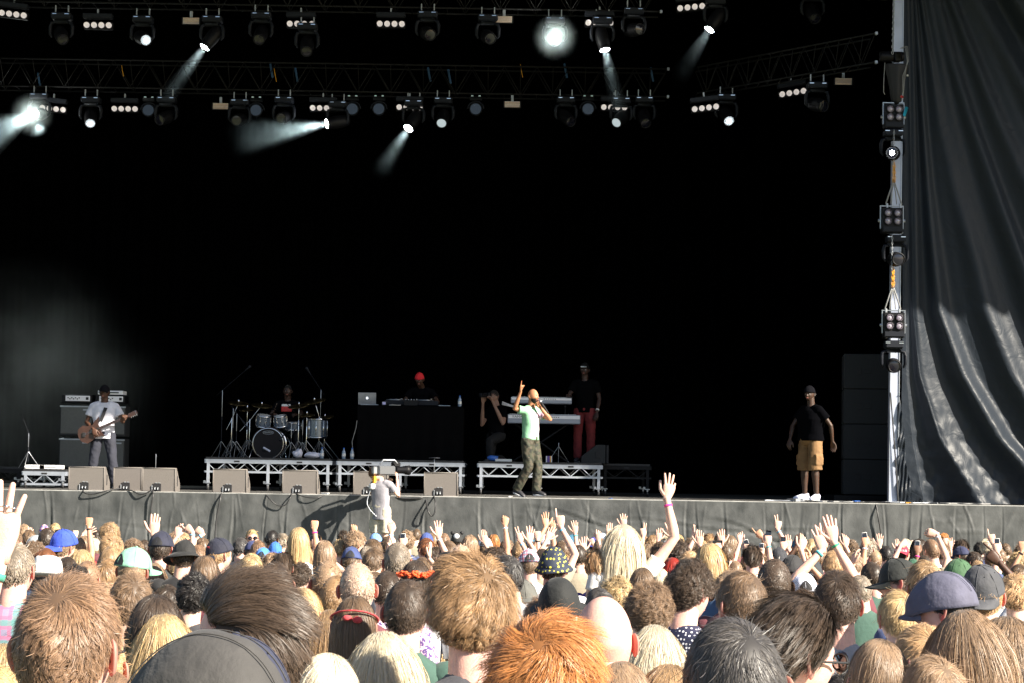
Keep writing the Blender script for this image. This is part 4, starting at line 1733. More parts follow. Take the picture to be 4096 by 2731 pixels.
def S(px, depth, dz=0.0):
    """point on the stage floor under photo column px at the given depth behind the edge"""
    return np.array([P(px, 1960, LIP + depth)[0], LIP + depth, SF + dz])


def monitor(x0, x1, depth, label, h=.38, side=.13):
    a, b = S(x0, depth), S(x1, depth)
    w = b[0] - a[0]
    t = empty('stage_monitor', tuple((a + b) / 2))
    tag(t, label, 'speaker', 'wedge monitors along the stage edge')
    prof = [(0, 0), (0, h), (.10, h + .005), (.46, .13), (.46, 0)]
    rings = []
    for x in (-w / 2, w / 2):
        rings.append(np.array([(x, y, z) for y, z in prof]))
    MB().loft(rings).build('cabinet', M['carpet'], t)
    e = MB()
    for s in (-1, 1):
        pts = [(s * (w / 2 - .006), y, z) for y, z in prof]
        e.tube(pts + [pts[0]], .009, 6, rnd=False)
    for (y, z) in prof[:3]:
        e.tube([(-w / 2, y, z), (w / 2, y, z)], .008, 6, rnd=False)
    e.build('edge', M['carpet'], t, True)
    gm = MB()
    d = nrm(np.array([0, .36, -(h - .125)]))
    R = np.stack([np.array([1.0, 0, 0]), d, np.cross([1.0, 0, 0], d)], 1)
    gm.box((0, .28, (h + .135) / 2 + .008), (w * .9, .40, .012), R, b=.004)
    gm.build('grille', M['black_metal'], t)
    for s in (-1, 1):
        MB().box((s * (w / 2 + .002), .20, .17), (.008, .05, .17), b=.003).build('side_handle', M['capdark'], t)
    n = MB()
    n.box((-.03, -.004, .065), (.145, .012, .125), b=.005)
    n.build('connector_recess', M['capdark'], t)
    MB().box((-.108, -.012, .05), (.012, .02, .10), b=.003).build('recess_edge', M['steel'], t)
    for i, dx in enumerate((-.05, .0)):
        MB().tube([(dx - .01, -.008, .06), (dx - .01, -.035, .035)], .012, 8).build('connector', M['steel'], t, True)
        MB().box((dx + .01, -.008, .14), (.03, .016, .012)).build('latch', M['steel'], t)
    return t


monitor(272, 416, .12, 'wedge monitor leftmost, in front of the bass amplifiers')
monitor(452, 566, .75, 'wedge monitor set back between the two leftmost ones')
monitor(568, 700, .12, 'wedge monitor third from the left, right of the set back one')
monitor(850, 985, .12, 'wedge monitor in front of the left end of the drum riser')
monitor(1128, 1268, .12, 'wedge monitor left of the camera operator')
monitor(1412, 1550, .12, 'wedge monitor partly hidden behind the camera operator')
monitor(1695, 1830, .12, 'wedge monitor rightmost, between camera operator and singer')


def riser(x0, x1, d0, d1, zt, label, dim=False, legs=(0, .5, 1), zb=0.0, name='stage_riser'):
    a, b = S(x0, d0), S(x1, d0)
    W, D = b[0] - a[0], d1 - d0
    t = empty(name, tuple(a))
    tag(t, label, 'riser', 'metal risers on the stage')
    mt = M['dark_truss'] if dim else M['alu']
    MB().box((W / 2, D / 2, zt - .02), (W, D, .04), b=.004).build('deck', M['deck_black'], t)
    fr = MB()
    for (p, q) in (((0, 0), (W, 0)), ((0, D), (W, D)), ((0, 0), (0, D)), ((W, 0), (W, D))):
        for z, h in ((zt - .075, .07), (zt - .265, .035)):
            fr.bar((p[0], p[1], z), (q[0], q[1], z), .045, h)
    fr.build('frame', mt, t)
    n = max(2, int(W / .34))
    zh, zl = zt - .11, zt - .25
    nseg = len(legs) - 1
    for y in (0, D):
        la = MB()
        for i in range(n):
            x0_, x1_, x2_ = W * i / n, W * (i + .5) / n, W * (i + 1) / n
            la.bar((x0_ + .03, y, zh), (x1_, y, zl), .016)
            la.bar((x1_, y, zl), (x2_ - .03, y, zh), .016)
        la.build('lattice', mt, t)
    pl = MB()
    for k in range(len(legs) - 1):
        xm = W * (legs[k] + legs[k + 1]) / 2
        pl.box((xm, -.026, zt - .075), (.10, .004, .028))
    pl.build('name_plate', M['capdark'], t)
    for fx in legs:
        for y in (0, D):
            x = min(max(fx * W, .05), W - .05)
            l = MB().bar((x, y, .13), (x, y, zt - .11), .05).build('leg', mt, t)
            c = MB()
            c.box((x, y, .13), (.09, .09, .02), b=.004)
            c.box((x, y, .085), (.035, .07, .08), b=.008)
            c.box((x - .06, y, .15), (.05, .03, .05), b=.006)
            c.build('caster_bracket', M['dull_chrome'], l)
            MB().lathe([(0, -.018), (.045, -.018), (.05, -.01), (.05, .01), (.045, .018), (0, .018)], (x, y, .05), (1, 0, 0), 14).build('caster_wheel', M['cable'], l, True)
    return t


RD = 3.0
RZ = .60
riser(820, 1321, RD, RD + 2.0, RZ, 'aluminium riser under the drum kit')
riser(1347, 1852, RD, RD + 2.0, RZ, 'aluminium riser under the turntable desk')
riser(1912, 2405, RD, RD + 2.0, RZ, 'aluminium riser under the keyboards')
riser(2410, 2600, RD + 1.2, RD + 2.4, RZ + .0, 'dim riser extension right of the keyboard riser', True, (0, 1))
riser(90, 262, 2.2, 3.6, .33, 'low bright riser at far left beside the monitors', False, (0, 1))
riser(-150, 84, 3.4, 4.6, .36, 'low dim riser at the far left edge', True, (0, 1))


def box_thing(name, c, s, m, label, cat, R=None, b=.004, group=None, parts=()):
    t = empty(name, tuple(c))
    tag(t, label, cat, group)
    MB().box((0, 0, s[2] / 2), s, R, b).build(parts[0] if parts else 'body', m, t)
    return t


for px, w in ((142, .17), (205, .2)):
    t = box_thing('distribution_box', S(px, 2.35, .334), (w * 2, .2, .07), M['white'], 'flat white box on the low riser, %s of the two' % ('left' if px < 180 else 'right'), 'box', parts=('case',))
    MB().box((0, -.101, .035), (w, .004, .02)).build('label_strip', M['steel'], t)

# bass cabinets with amplifier heads
def cabinet(px0, px1, depth, z0, h, label, m='cab', d=.45):
    a, b = S(px0, depth, z0), S(px1, depth, z0)
    W = b[0] - a[0]
    t = empty('bass_cabinet', tuple((a + b) / 2))
    tag(t, label, 'speaker cabinet', 'bass speaker cabinets')
    MB().box((0, d / 2, h / 2), (W, d, h), b=.012).build('cabinet', M['cab_dark'], t)
    MB().box((0, -.004, h / 2), (W * .93, .02, h * .86), b=.005).build('grille', M[m], t)
    MB().box((0, -.008, h * .955), (W, .02, .028), b=.003).build('trim', M['steel'], t)
    MB().box((W * .3, -.018, h * .85), (.12, .006, .03), b=.002).build('badge', M['steel'], t)
    return t


HT = .58
for k, (x0, x1) in enumerate(((230, 362), (365, 494))):
    nm = ('left', 'right')[k]
    cabinet(x0, x1, 4.6, .34, HT, f'lower {nm} bass cabinet behind the bass player')
    cabinet(x0, x1, 4.6, .34 + HT + .04, HT, f'upper {nm} bass cabinet behind the bass player')
    t = empty('amp_case', tuple((S(x0, 4.55, 1.58) + S(x1, 4.55, 1.58)) / 2))
    tag(t, f'amplifier head with white face on the {nm} bass cabinets', 'amplifier')
    W = S(x1, 4.6)[0] - S(x0, 4.6)[0]
    MB().box((0, .2, .08), (W * .92, .4, .16), b=.01).build('case', M['black_metal'], t)
    MB().box((.02, -.006, .085), (W * .74, .02, .10), b=.004).build('face_panel', M['amp_face'], t)
    kn = MB()
    for i in range(7):
        kn.lathe([(0, -.02), (.010, -.02), (.012, 0)], (-.16 + .035 * i, -.014, .095 - .02 * (i % 2)), (0, 1, 0), 8)
    kn.box((.20, -.018, .085), (.05, .006, .05))
    kn.build('controls', M['capdark'], t)
    if k:
        t2 = empty('rack_unit', tuple((S(x0, 4.55, 1.745) + S(x1, 4.55, 1.745)) / 2))
        tag(t2, 'slim white rack unit on top of the right amplifier', 'amplifier')
        MB().box((0, .2, .04), (W * .78, .38, .075), b=.008).build('case', M['amp_face'], t2)
        MB().box((.08, -.0, .04), (.16, .02, .02), b=.002).build('display', M['capdark'], t2)
        MB().box((-.18, -.0, .04), (.05, .02, .03), b=.002).build('switch', M['capdark'], t2)
MBp = box_thing('flight_case', S(362, 4.6), (1.25, .5, .32), M['cab_dark'], 'dark low case carrying the bass cabinets', 'case', parts=('case',))

# side speaker stack at the right
x0, x1 = S(3358, 2.4)[0], S(3566, 2.4)[0]
W = x1 - x0 - .1
t0 = box_thing('dolly', np.array([(x0 + x1) / 2 + .02, LIP + 2.9, SF]), (W + .35, 1.1, .10), M['black_metal'], 'low dolly under the tall right speaker stack', 'dolly', parts=('platform',))
for sx in (-1, 1):
    MB().lathe([(0, -.02), (.05, -.02), (.05, .02), (0, .02)], (sx * W / 2, -.45, -.0), (1, 0, 0), 12).build('wheel', M['cable'], t0, True)
hh = (P(3450, 1413, LIP + 2.5)[2] - SF - .11) / 4
for k in range(4):
    t = empty('side_speaker', ((x0 + x1) / 2 + .03, LIP + 2.45, SF + .11 + k * hh), math.radians(-7))
    tag(t, f'{("lowest", "second lowest", "third", "topmost")[k]} black box of the tall speaker stack at right', 'speaker', 'boxes of the right speaker stack')
    MB().box((0, .45, hh / 2), (W, .9, hh - .008), b=.012).build('cabinet', M['cab_dark'], t)
    hd = MB()
    hd.box((-W * .18, -.002, hh * .5), (.09, .012, .11), b=.004)
    hd.build('handle_recess', M['capdark'], t)
    MB().box((W * .02, -.004, hh * .5), (.13, .01, .08), b=.004).build('connector_plate', M['cab_dark'], t)
    MB().box((-W / 2 - .006, .3, hh / 2), (.012, .5, hh * .86), b=.003).build('grille', M['capdark'], t)


def stand(px, depth, h, label, boom=None, z0=0.0, name='microphone_stand', tripod=True, mic=True):
    c = S(px, depth, z0)
    t = empty(name, tuple(c))
    tag(t, label, 'stand', 'microphone stands on the stage')
    MB().tube([(0, 0, .12), (0, 0, h * .6)], .008, 8).build('lower_tube', M['grey_plastic'], t, True)
    MB().tube([(0, 0, h * .55), (0, 0, h)], .0055, 8).build('upper_tube', M['dull_chrome'], t, True)
    if tripod:
        for k in range(3):
            a = k * 2.09 + .5
            MB().tube([(0, 0, .30), (.22 * math.cos(a), .22 * math.sin(a), .01)], .006, 6).build('leg', M['dull_chrome'], t, True)
    else:
        MB().lathe([(0, 0), (.13, 0), (.13, .015), (.03, .03), (0, .03)], (0, 0, 0), (0, 0, 1), 18).build('base', M['black_metal'], t, True)
    e = np.array([0, 0, h])
    if boom is not None:
        e2 = e + np.array(boom)
        MB().tube([e - np.array(boom) * .25, e2], .0045, 6).build('boom', M['grey_plastic'], t, True)
        e = e2
    if mic:
        d = nrm(boom) if boom is not None else np.array([0, 0, 1])
        mm = MB()
        mm.lathe([(0, -.02), (.012, 0), (.016, .07), (.026, .09), (.027, .12), (0, .14)], e, d, 12)
        mm.build('microphone', M['grey_plastic'], t, True)
    return t


stand(620, 1.6, .62, 'slim microphone stand right of the bass player', mic=False, tripod=False)
stand(108, 2.4, .62, 'dim microphone stand above the low left riser', (-.15, 0, .35), z0=.34, mic=False)
stand(1735, .7, .62, 'straight stand with round base plate upright behind the rightmost wedge', None, name='microphone_stand', tripod=False, mic=False)
t = empty('round_table_top', tuple(S(1735, .7, .63)))
tag(t, 'small round dark disc on the straight stand', 'tray')
MB().lathe([(0, -.01), (.09, -.01), (.10, .0), (.09, .01), (0, .01)], (0, 0, 0), (0, 0, 1), 20).build('disc', M['grey_plastic'], t, True)

# ------------------------------------------------------------------ drum kit on its riser
KD = RD + 1.0


def R3(px, py, d=KD):
    return P(px, py, LIP + d)


def drum(c, r, h, axis, label, head='white', name='tom_drum'):
    t = empty(name, tuple(c))
    tag(t, label, 'drum', 'drums of the kit')
    a = nrm(axis)
    MB().lathe([(r, -h / 2), (r, h / 2)], (0, 0, 0), a, 28, cap=False).build('shell', M['drum_shell'], t, True)
    for s in (-1, 1):
        MB().lathe([(r * .98, 0), (r * 1.05, 0), (r * 1.05, .03), (r * .98, .03)], a * s * h / 2 - a * .015, a, 28, cap=False).build('hoop', M['chrome'], t, True)
        MB().lathe([(0, 0), (r, 0)], a * (s * (h / 2 + .004)), a, 28, cap=False).build('drum_skin', M['drum_head'] if head == 'black' else M['white'], t, True)
    lg = MB()
    u, v = frame(a)
    for k in range(8):
        an = k * math.pi / 4
        q = (u * math.cos(an) + v * math.sin(an)) * (r + .012)
        lg.tube([q - a * h * .42, q + a * h * .42], .005, 5)
        lg.tube([q - a * h * .12, q + a * h * .12], .012, 6)
    lg.build('tension_rods', M['chrome'], t, True)
    return t


kc = R3(1078, 1772)
kick = drum(kc, .285, .42, (.0, -1, 0), 'bass drum with black skin at the front of the kit', 'black', 'bass_drum')
rr = []
tt = np.linspace(0, 2 * math.pi, 40)
MB().tube(np.stack([.292 * np.cos(tt), np.full(40, -.215), .292 * np.sin(tt)], 1), .012, 6, rnd=False).build('wooden_rim', M['wood'], kick, True)
text_mesh('MAPEX', .05, 'logo', M['steel'], kick, (0, -.222, .20), (math.pi / 2, 0, 0), .001, 1.1)
MB().tube(np.stack([.10 * np.cos(tt), np.full(40, -.222), .20 + .033 * np.sin(tt)], 1), .003, 5, rnd=False).build('logo_ring', M['steel'], kick, True)
MB().lathe([(0, 0), (.045, 0), (.045, .004)], (-.06, -.226, -.11), (0, -1, 0), 18).build('sound_hole', M['capdark'], kick, True)
gl = MB(); gl.box((-.02, -.235, -.11), (.15, .02, .035), roty(.5), b=.01); gl.build('gaffer_tape', M['towel'], kick)
for s in (-1, 1):
    MB().tube([(s * .28, -.1, -.05), (s * .36, -.25, -.33)], .01, 6).build('spur', M['chrome'], kick, True)
drum(R3(1054, 1681), .13, .20, (.12, -.25, 1), 'left rack tom over the bass drum')
drum(R3(1122, 1682), .115, .19, (-.12, -.25, 1), 'right rack tom over the bass drum')
drum(R3(1170, 1702, KD + .35), .16, .13, (0, -.1, 1), 'snare drum behind the bass drum', name='snare_drum')
drum(R3(1268, 1712, KD + .2), .18, .34, (0, 0, 1), 'floor tom at the right of the kit', name='floor_tom')


def cymbal(px, py, d, r, tilt, label, base_px=None, boom=0):
    c = R3(px, py, d)
    zr = STAGE + RZ
    t = empty('cymbal_stand', (c[0] + boom, c[1], zr))
    tag(t, label, 'cymbal', 'cymbals of the kit')
    h = c[2] - zr
    MB().tube([(0, 0, .16), (0, 0, h * .72)], .009, 8).build('lower_tube', M['chrome'], t, True)
    MB().tube([(0, 0, h * .7), (-boom, 0, h)], .006, 8).build('upper_tube', M['chrome'], t, True)
    if boom: MB().tube([(0, 0, h * .7), (boom * .8, 0, h * .7 - .2)], .008, 6).build('boom_arm', M['chrome'], t, True)
    for k in range(3):
        a = k * 2.09 + .3
        MB().tube([(0, 0, .34), (.27 * math.cos(a), .27 * math.sin(a), .02)], .007, 6).build('leg', M['dull_chrome'], t, True)
    MB().lathe([(0, .0), (.012, .0), (.012, -.04), (.02, -.06), (.014, .03), (0, .04)], (-boom, 0, h + .03), (0, 0, 1), 10).build('wing_nut', M['chrome'], t, True)
    MB().lathe([(0.01, .018), (.03, .016), (.05, .004), (r * .6, -.006), (r, -.016), (r, -.019), (.05, 0), (.01, .012)], (-boom, 0, h), nrm((tilt, -.25, 1)), 28).build('cymbal', M['brass'], t, True)


cymbal(955, 1608, KD + .2, .20, .1, 'crash cymbal at far left of the kit, tall stand', boom=-.12)
cymbal(990, 1632, KD + .1, .16, -.1, 'small cymbal second from left in the kit')
cymbal(1048, 1617, KD, .20, .1, 'cymbal over the left rack tom', boom=-.22)
cymbal(1196, 1618, KD + .1, .21, -.15, 'cymbal right of the drummer')
cymbal(1258, 1600, KD + .2, .22, -.2, 'high cymbal at the right of the kit', boom=.1)
cymbal(1228, 1655, KD - .1, .15, .0, 'hi hat pair low at the right')
cymbal(1300, 1665, KD + .4, .17, -.2, 'lowest cymbal at the far right of the kit')
stand(880, KD - 6 + 6.2, 1.25, 'boom microphone stand left of the drum kit', (.42, 0, .38), z0=RZ)
stand(1275, KD + .6, 1.3, 'boom microphone stand behind the right side of the kit', (-.22, 0, .32), z0=RZ)
for i, (px, py) in enumerate(((925, 1700), (940, 1740), (1205, 1690), (1160, 1760))):
    stand(px, KD - .2 - .1 * i, .9 - .1 * i, f'{ORD[i]} short chrome microphone stand around the drum kit', (.14 if px < 1000 else -.14, 0, -.18), z0=RZ)


def towel(px, depth, z, w, h, label, seed):
    t = MB()
    t.ball((0, 0, h / 2), (w / 2, .12, h / 2), 28)
    v = t.v[0]
    t.v[0] = v + (vnoise(v, seed, 16)[:, None] * .035) * (v / (np.linalg.norm(v, axis=1, keepdims=True) + 1e-6))
    t.v[0][:, 2] = np.maximum(t.v[0][:, 2], 0)
    o = t.build('towel', M['towel'], None, True, tuple(S(px, depth, z)))
    tag(o, label, 'towel', 'towels on the drum riser')


towel(1188, RD + .25, RZ, .17, .16, 'crumpled white towel left of the other on the drum riser', 3)
towel(1245, RD + .25, RZ, .30, .10, 'flat white towel right of the other on the drum riser', 5)


def bottle(px, depth, z, label, h=.2, m='bottle'):
    t = empty('water_bottle', tuple(S(px, depth, z)))
    tag(t, label, 'bottle', 'water bottles on stage')
    MB().lathe([(0, 0), (.032, 0), (.034, .01), (.034, h * .65), (.014, h * .85), (.014, h * .92)], n=14).build('bottle_body', M[m], t, True)
    MB().lathe([(.015, 0), (.016, .02), (0, .02)], (0, 0, h * .92), n=12).build('bottle_cap', M['blueplastic'], t, True)
    MB().lathe([(.0345, 0), (.0345, h * .25)], (0, 0, h * .25), n=14, cap=False).build('paper_label', M['white'], t, True)


bottle(1285, RD + .2, RZ, 'water bottle at the right end of the drum riser')
bottle(1372, RD + .2, RZ, 'water bottle at the left end of the desk riser')
bottle(1405, RD + .25, RZ, 'blue labelled bottle second on the desk riser')
bottle(530, 2.2, 0, 'blue capped bottle behind the set back wedge', .24)
bottle(1833, RD + .7, RZ + 1.0, 'water bottle on the right end of the turntable desk')

# ------------------------------------------------------------------ turntable desk
dx0, dx1 = S(1425, RD + .5)[0], S(1846, RD + .5)[0]
DZ = .98
t = empty('turntable_desk', ((dx0 + dx1) / 2, LIP + RD + .5, SF + RZ))
tag(t, 'long desk draped in black cloth on the middle riser', 'desk')
W = dx1 - dx0
n = 160
u = np.linspace(-W / 2, W / 2, n)
rows = []
for q in np.linspace(0, 1, 12):
    rows.append(np.stack([u, .012 * np.sin(u * 22) * q * (1 + .5 * np.sin(u * 5)) - .01 * q, np.full(n, DZ * (1 - q) + .003)], 1))
c_ = MB().loft(rows, False, 0, closed=False)
c_.box((0, .4, DZ), (W, .8, .03), b=.01)
c_.box((-W / 2, .4, DZ / 2), (.02, .8, DZ - .01)); c_.box((W / 2, .4, DZ / 2), (.02, .8, DZ - .01))
c_.build('table_cloth', M['cloth_black'], t, False)
MB().box((0, .42, DZ / 2), (W - .1, .6, DZ - .08)).build('desk_frame', M['structure_black'], t)
ZD = SF + RZ + DZ + .02


def D(px, d=.9):
    return np.array([P(px, 1630, LIP + RD + .5 + d)[0], LIP + RD + .5 + d, ZD])


t = empty('laptop', tuple(D(1470, .2)))
tag(t, 'open silver laptop with a glowing lid emblem on the desk', 'laptop')
MB().box((.03, .12, .01), (.33, .23, .016), b=.005).build('laptop_base', M['alu'], t)
lid = MB().box((0, 0, .11), (.33, .008, .225), rotx(.25), b=.003)
ld_ = lid.build('laptop_lid', M['alu'], t, False, (-.01, -.01, .01))
MB().ball((0, -.012, .12), (.016, .003, .018), 12).build('lid_emblem', mat('glowing lid emblem', (.9, .9, 1), .3, emit=((.85, .9, 1), 1.6)), ld_, True)
for i, (px, w, lb) in enumerate(((1585, .44, 'left turntable on the desk'), (1705, .44, 'right turntable on the desk'))):
    t = empty('turntable', tuple(D(px, .25)))
    tag(t, lb, 'turntable', 'turntables')
    MB().box((0, .15, .055), (w, .35, .09), b=.01).build('plinth', M['grey_plastic'], t)
    MB().lathe([(0, .0), (.165, 0), (.165, .02), (0, .02)], (-.03, .15, .1), n=28).build('platter', M['dull_chrome'], t, True)
    MB().tube([(.17, .26, .13), (.16, .1, .135), (.08, .04, .13)], .006, 6).build('tone_arm', M['chrome'], t, True)
t = box_thing('mixer', D(1645, .25), (.26, .35, .10), M['black_metal'], 'small mixer between the two turntables', 'mixer', parts=('case',))
kb = MB()
for i in range(10): kb.lathe([(0, .0), (.012, 0), (.01, .025), (0, .025)], (-.1 + .05 * (i % 5), -.1 + .12 * (i // 5), .1), n=8)
kb.build('knobs', M['steel'], t, True)
t = box_thing('audio_interface', D(1537, .12), (.09, .12, .07), M['capdark'], 'small box with a pale label beside the laptop', 'box', parts=('case',))
MB().box((0, -.062, .035), (.06, .004, .05)).build('paper_label', mat('lavender card', (.5, .48, .8), .5), t)
t = box_thing('papers', D(1580, .05), (.22, .1, .008), M['white'], 'white papers at the front edge of the desk', 'papers', parts=('sheet',))
t = box_thing('papers', D(1778, .1), (.22, .12, .015), M['bottle'], 'pale sleeve lying right of the turntables', 'papers', parts=('sheet',))
cb = MB().tube([R3(1428, 1680, RD + .44), R3(1424, 1710, RD + .44), R3(1408, 1765, RD + .42), R3(1412, 1800, RD + .4), R3(1400, 1812, RD + .3)], .007, 6)
tag(cb.build('cable', M['grey_cable'], None, True), 'grey cable hanging at the left corner of the desk', 'cable')

# ------------------------------------------------------------------ keyboards
def keyboard(px0, px1, py, d, label, words=None, h=.10, rot=0):
    a, b = P(px0, py, LIP + d), P(px1, py, LIP + d)
    W = b[0] - a[0]
    t = empty('keyboard', tuple((a + b) / 2))
    tag(t, label, 'keyboard', 'keyboards')
    MB().box((0, .17, 0), (W, .34, h), b=.012).build('case', M['silver_key'], t)
    MB().box((0, -.004, h * .22), (W * .98, .01, h * .36), b=.002).build('back_panel', M['amp_face'], t)
    k = MB()
    for i in range(30): k.box((-W * .46 + W * .92 * i / 30, .26, h / 2 + .006), (W * .028, .13, .012), b=.002)
    k.build('keys', M['white'], t)
    so_ = MB()
    for i in range(6): so_.box((W * .05 + .04 * i, -.01, h * .22), (.02, .006, .012))
    so_.build('sockets', M['capdark'], t)
    if words:
        text_mesh(words, .058, 'lettering', M['capdark'], t, (-W * .33, -.011, h * .22), (math.pi / 2, 0, 0), .001, 1.25)
    return t


M['silver_key'] = mat('silver keyboard case', (.28, .30, .36), .35, .4)
keyboard(2043, 2288, 1599, KD, 'slim upper keyboard on the stand behind the singer', None, .12)
keyboard(2030, 2322, 1674, KD - .1, 'broad lower keyboard on the stand behind the singer', 'YAMAHA', .17)
t = empty('keyboard_stand', tuple(S(2160, KD + .1, RZ)))
tag(t, 'dark two tier keyboard stand with crossed legs', 'stand')
zl = P(2160, 1692, LIP + KD)[2] - (SF + RZ)
for s in (-1, 1):
    MB().tube([(s * .5, .1, 0.02), (-s * .5, .1, zl)], .018, 8).build('crossed_leg', M['black_metal'], t, True)
    MB().tube([(s * .45, .2, zl - .02), (s * .45, .25, zl + .36)], .015, 8).build('upright', M['black_metal'], t, True)
    MB().box((s * .45, .1, zl + .33), (.03, .35, .02)).build('arm_rest', M['black_metal'], t)
    MB().box((s * .45, .1, zl + .0), (.03, .35, .02)).build('arm_rest', M['black_metal'], t)
stand(2232, KD - .2, .36, 'short chrome pedal stand under the keyboards', None, z0=RZ, mic=False)
t = box_thing('card_box', S(2194, RD + .2, RZ), (.115, .1, .115), M['purple'], 'purple and white striped carton on the keyboard riser', 'box', parts=('carton',))
for x, m in ((-.045, 'white'), (.025, 'yellow'), (.045, 'white')):
    MB().box((x, -.052, .0575), (.018, .004, .113)).build('stripe', M[m], t)
box_thing('white_box', S(2012, RD + .2, RZ), (.30, .12, .045), M['white'], 'long low white case on the keyboard riser', 'box', parts=('case',))
t = empty('water_bottle', tuple(S(1972, RD + .2, RZ + .05)))
tag(t, 'blue bottle lying at the left end of the keyboard riser', 'bottle', 'water bottles on stage')
MB().lathe([(0, 0), (.05, .0), (.05, .14), (.02, .19), (0, .2)], (.08, 0, 0), (-1, 0, .1), 14).build('bottle_body', M['blueplastic'], t, True)
t = empty('folded_papers', tuple(P(2035, 1622, LIP + KD - .2)))
tag(t, 'thick folded white papers resting at the end of the upper keyboard', 'papers')
for k in range(4):
    MB().box((0, .0, .012 * k), (.26, .2, .006), roty(.22 + .04 * k), b=.001).build('sheet', M['amp_face'], t)
# monitor on the riser, side on
t = empty('wedge_speaker', tuple(S(2385, RD + .9, RZ)))
tag(t, 'dark wedge speaker seen side on at the right of the keyboard riser', 'speaker')
MB().loft([np.array([(-.28, y, 0), (.16, y, 0), (.16, y, .34), (.0, y, .34), (-.28, y, .12)]) for y in (-.0, .45)]).build('cabinet', M['cab_dark'], t)
MB().box((.02, -.006, .16), (.1, .012, .13), b=.004).build('side_handle', M['capdark'], t)
MB().box((.20, .2, .17), (.05, .4, .34), b=.01).build('rear_panel', M['capdark'], t)

# ------------------------------------------------------------------ cables along the edge and litter
def cable(pts, r, label, m='cable', cat='cable'):
    o = MB().tube(pts, r, 7).build('cable', M[m], None, True)
    tag(o, label, cat, 'cables along the stage edge')


def smooth(pts, n=10):
    pts = [np.asarray(p, float) for p in pts]
    pts = [2 * pts[0] - pts[1]] + pts + [2 * pts[-1] - pts[-2]]
    out = []
    for i in range(1, len(pts) - 2):
        for t in np.linspace(0, 1, n, endpoint=False):
            a, b, c, d = pts[i - 1:i + 3]
            out.append(.5 * ((2 * b) + (-a + c) * t + (2 * a - 5 * b + 4 * c - d) * t * t + (-a + 3 * b - 3 * c + d) * t ** 3))
    out.append(pts[-2])
    return out


cf = LIP - .10
cable(smooth([P(331, 1958, cf + .1), P(340, 1970, cf), P(375, 1973, cf), P(430, 1960, cf), P(480, 1952, LIP + .1)]), .011, 'dark cable sagging below the leftmost wedge')
cable(smooth([P(470, 1955, LIP + .1), P(520, 1958, LIP - .04), P(565, 1975, cf), P(606, 1960, cf)]), .011, 'dark cable looping under the third wedge')
cable(smooth([P(610, 1958, LIP), P(612, 1980, cf), P(606, 2020, cf), P(603, 2080, cf)]), .014, 'grey cable dropping from the third wedge')
cable(smooth([P(885, 1972, LIP - .02), P(880, 2000, cf), P(868, 2060, cf), P(862, 2120, cf), P(858, 2200, cf)]), .014, 'long grey cable dropping from the fourth wedge')
cable(smooth([P(1060, 1972, LIP), P(1080, 1995, cf), P(1110, 2018, cf), P(1140, 2018, cf), P(1160, 1990, cf), P(1168, 1970, LIP)]), .010, 'cable loop below the fifth wedge')
cable(smooth([P(1178, 1970, LIP), P(1220, 1985, cf), P(1270, 1988, cf), P(1300, 1976, LIP)]), .009, 'shallow cable sag right of the fifth wedge')
cable(smooth([P(1560, 1985, LIP), P(1620, 1992, cf + .05), P(1680, 1990, cf + .05), P(1700, 1990, LIP), P(1712, 2040, cf - .08), P(1725, 2061, cf - .08), P(1738, 2050, cf - .08), P(1742, 2010, cf - .05), P(1736, 1984, LIP - .03)]), .012, 'cable loop hanging below the rightmost wedge')
cable(smooth([P(3505, 2016, LIP - .03), P(3512, 2060, cf), P(3522, 2120, cf), P(3532, 2200, cf)]), .012, 'grey cable dropping over the skirt at right')
for i, (x0, x1, d) in enumerate(((3060, 3290, .25), (3290, 3420, .2), (3400, 3560, .2), (3600, 3750, .2), (3760, 3960, .15))):
    rs = np.random.RandomState(i)
    pts = [S(x0 + (x1 - x0) * q, d + rs.uniform(-.12, .12), .012) for q in np.linspace(0, 1, 7)]
    cable(smooth(pts), .012, f'{ORD[i]} cable from the left lying on the right part of the stage', ('steel', 'grey_cable', 'cable')[i % 3])
cable(smooth([P(3562, 1570, LIP + .5), P(3572, 1700, LIP + .5), P(3583, 1850, LIP + .5), P(3592, 2000, LIP + .5)]), .012, 'thin black cable running down the pale column')
litter = [(2440, .06, (.09, .02, .01), 'blueplastic', 'blue scrap on the stage edge right of the singer'), (2040, .05, (.09, .03, .015), 'white', 'white scrap on the stage edge near the singer'),
          (3425, .3, (.14, .06, .03), 'blueplastic', 'blue cloth lying before the speaker stack'), (3627, .15, (.12, .05, .02), 'yellow', 'yellow strip lying right of the pale column'),
          (3175, .3, (.28, .1, .05), 'dull_chrome', 'flat metal cable box at the feet of the stagehand'), (1300, .1, (.14, .04, .02), 'white', 'white scrap on the edge right of the fifth wedge')]
for px, d, s_, m, lb in litter:
    t = MB(); t.box((0, 0, s_[2] / 2), s_, rotz(px), b=.004); t.box((s_[0] * .3, .01, s_[2] * .8), (s_[0] * .5, s_[1] * .7, s_[2] * .5), rotz(px + 1), b=.002)
    tag(t.build('litter', M[m], None, False, tuple(S(px, d))), lb, 'litter')

# ------------------------------------------------------------------ performers
def sleeve_path(mb, pts, r):
    mb.tube(pts, r, 14, rnd=False)


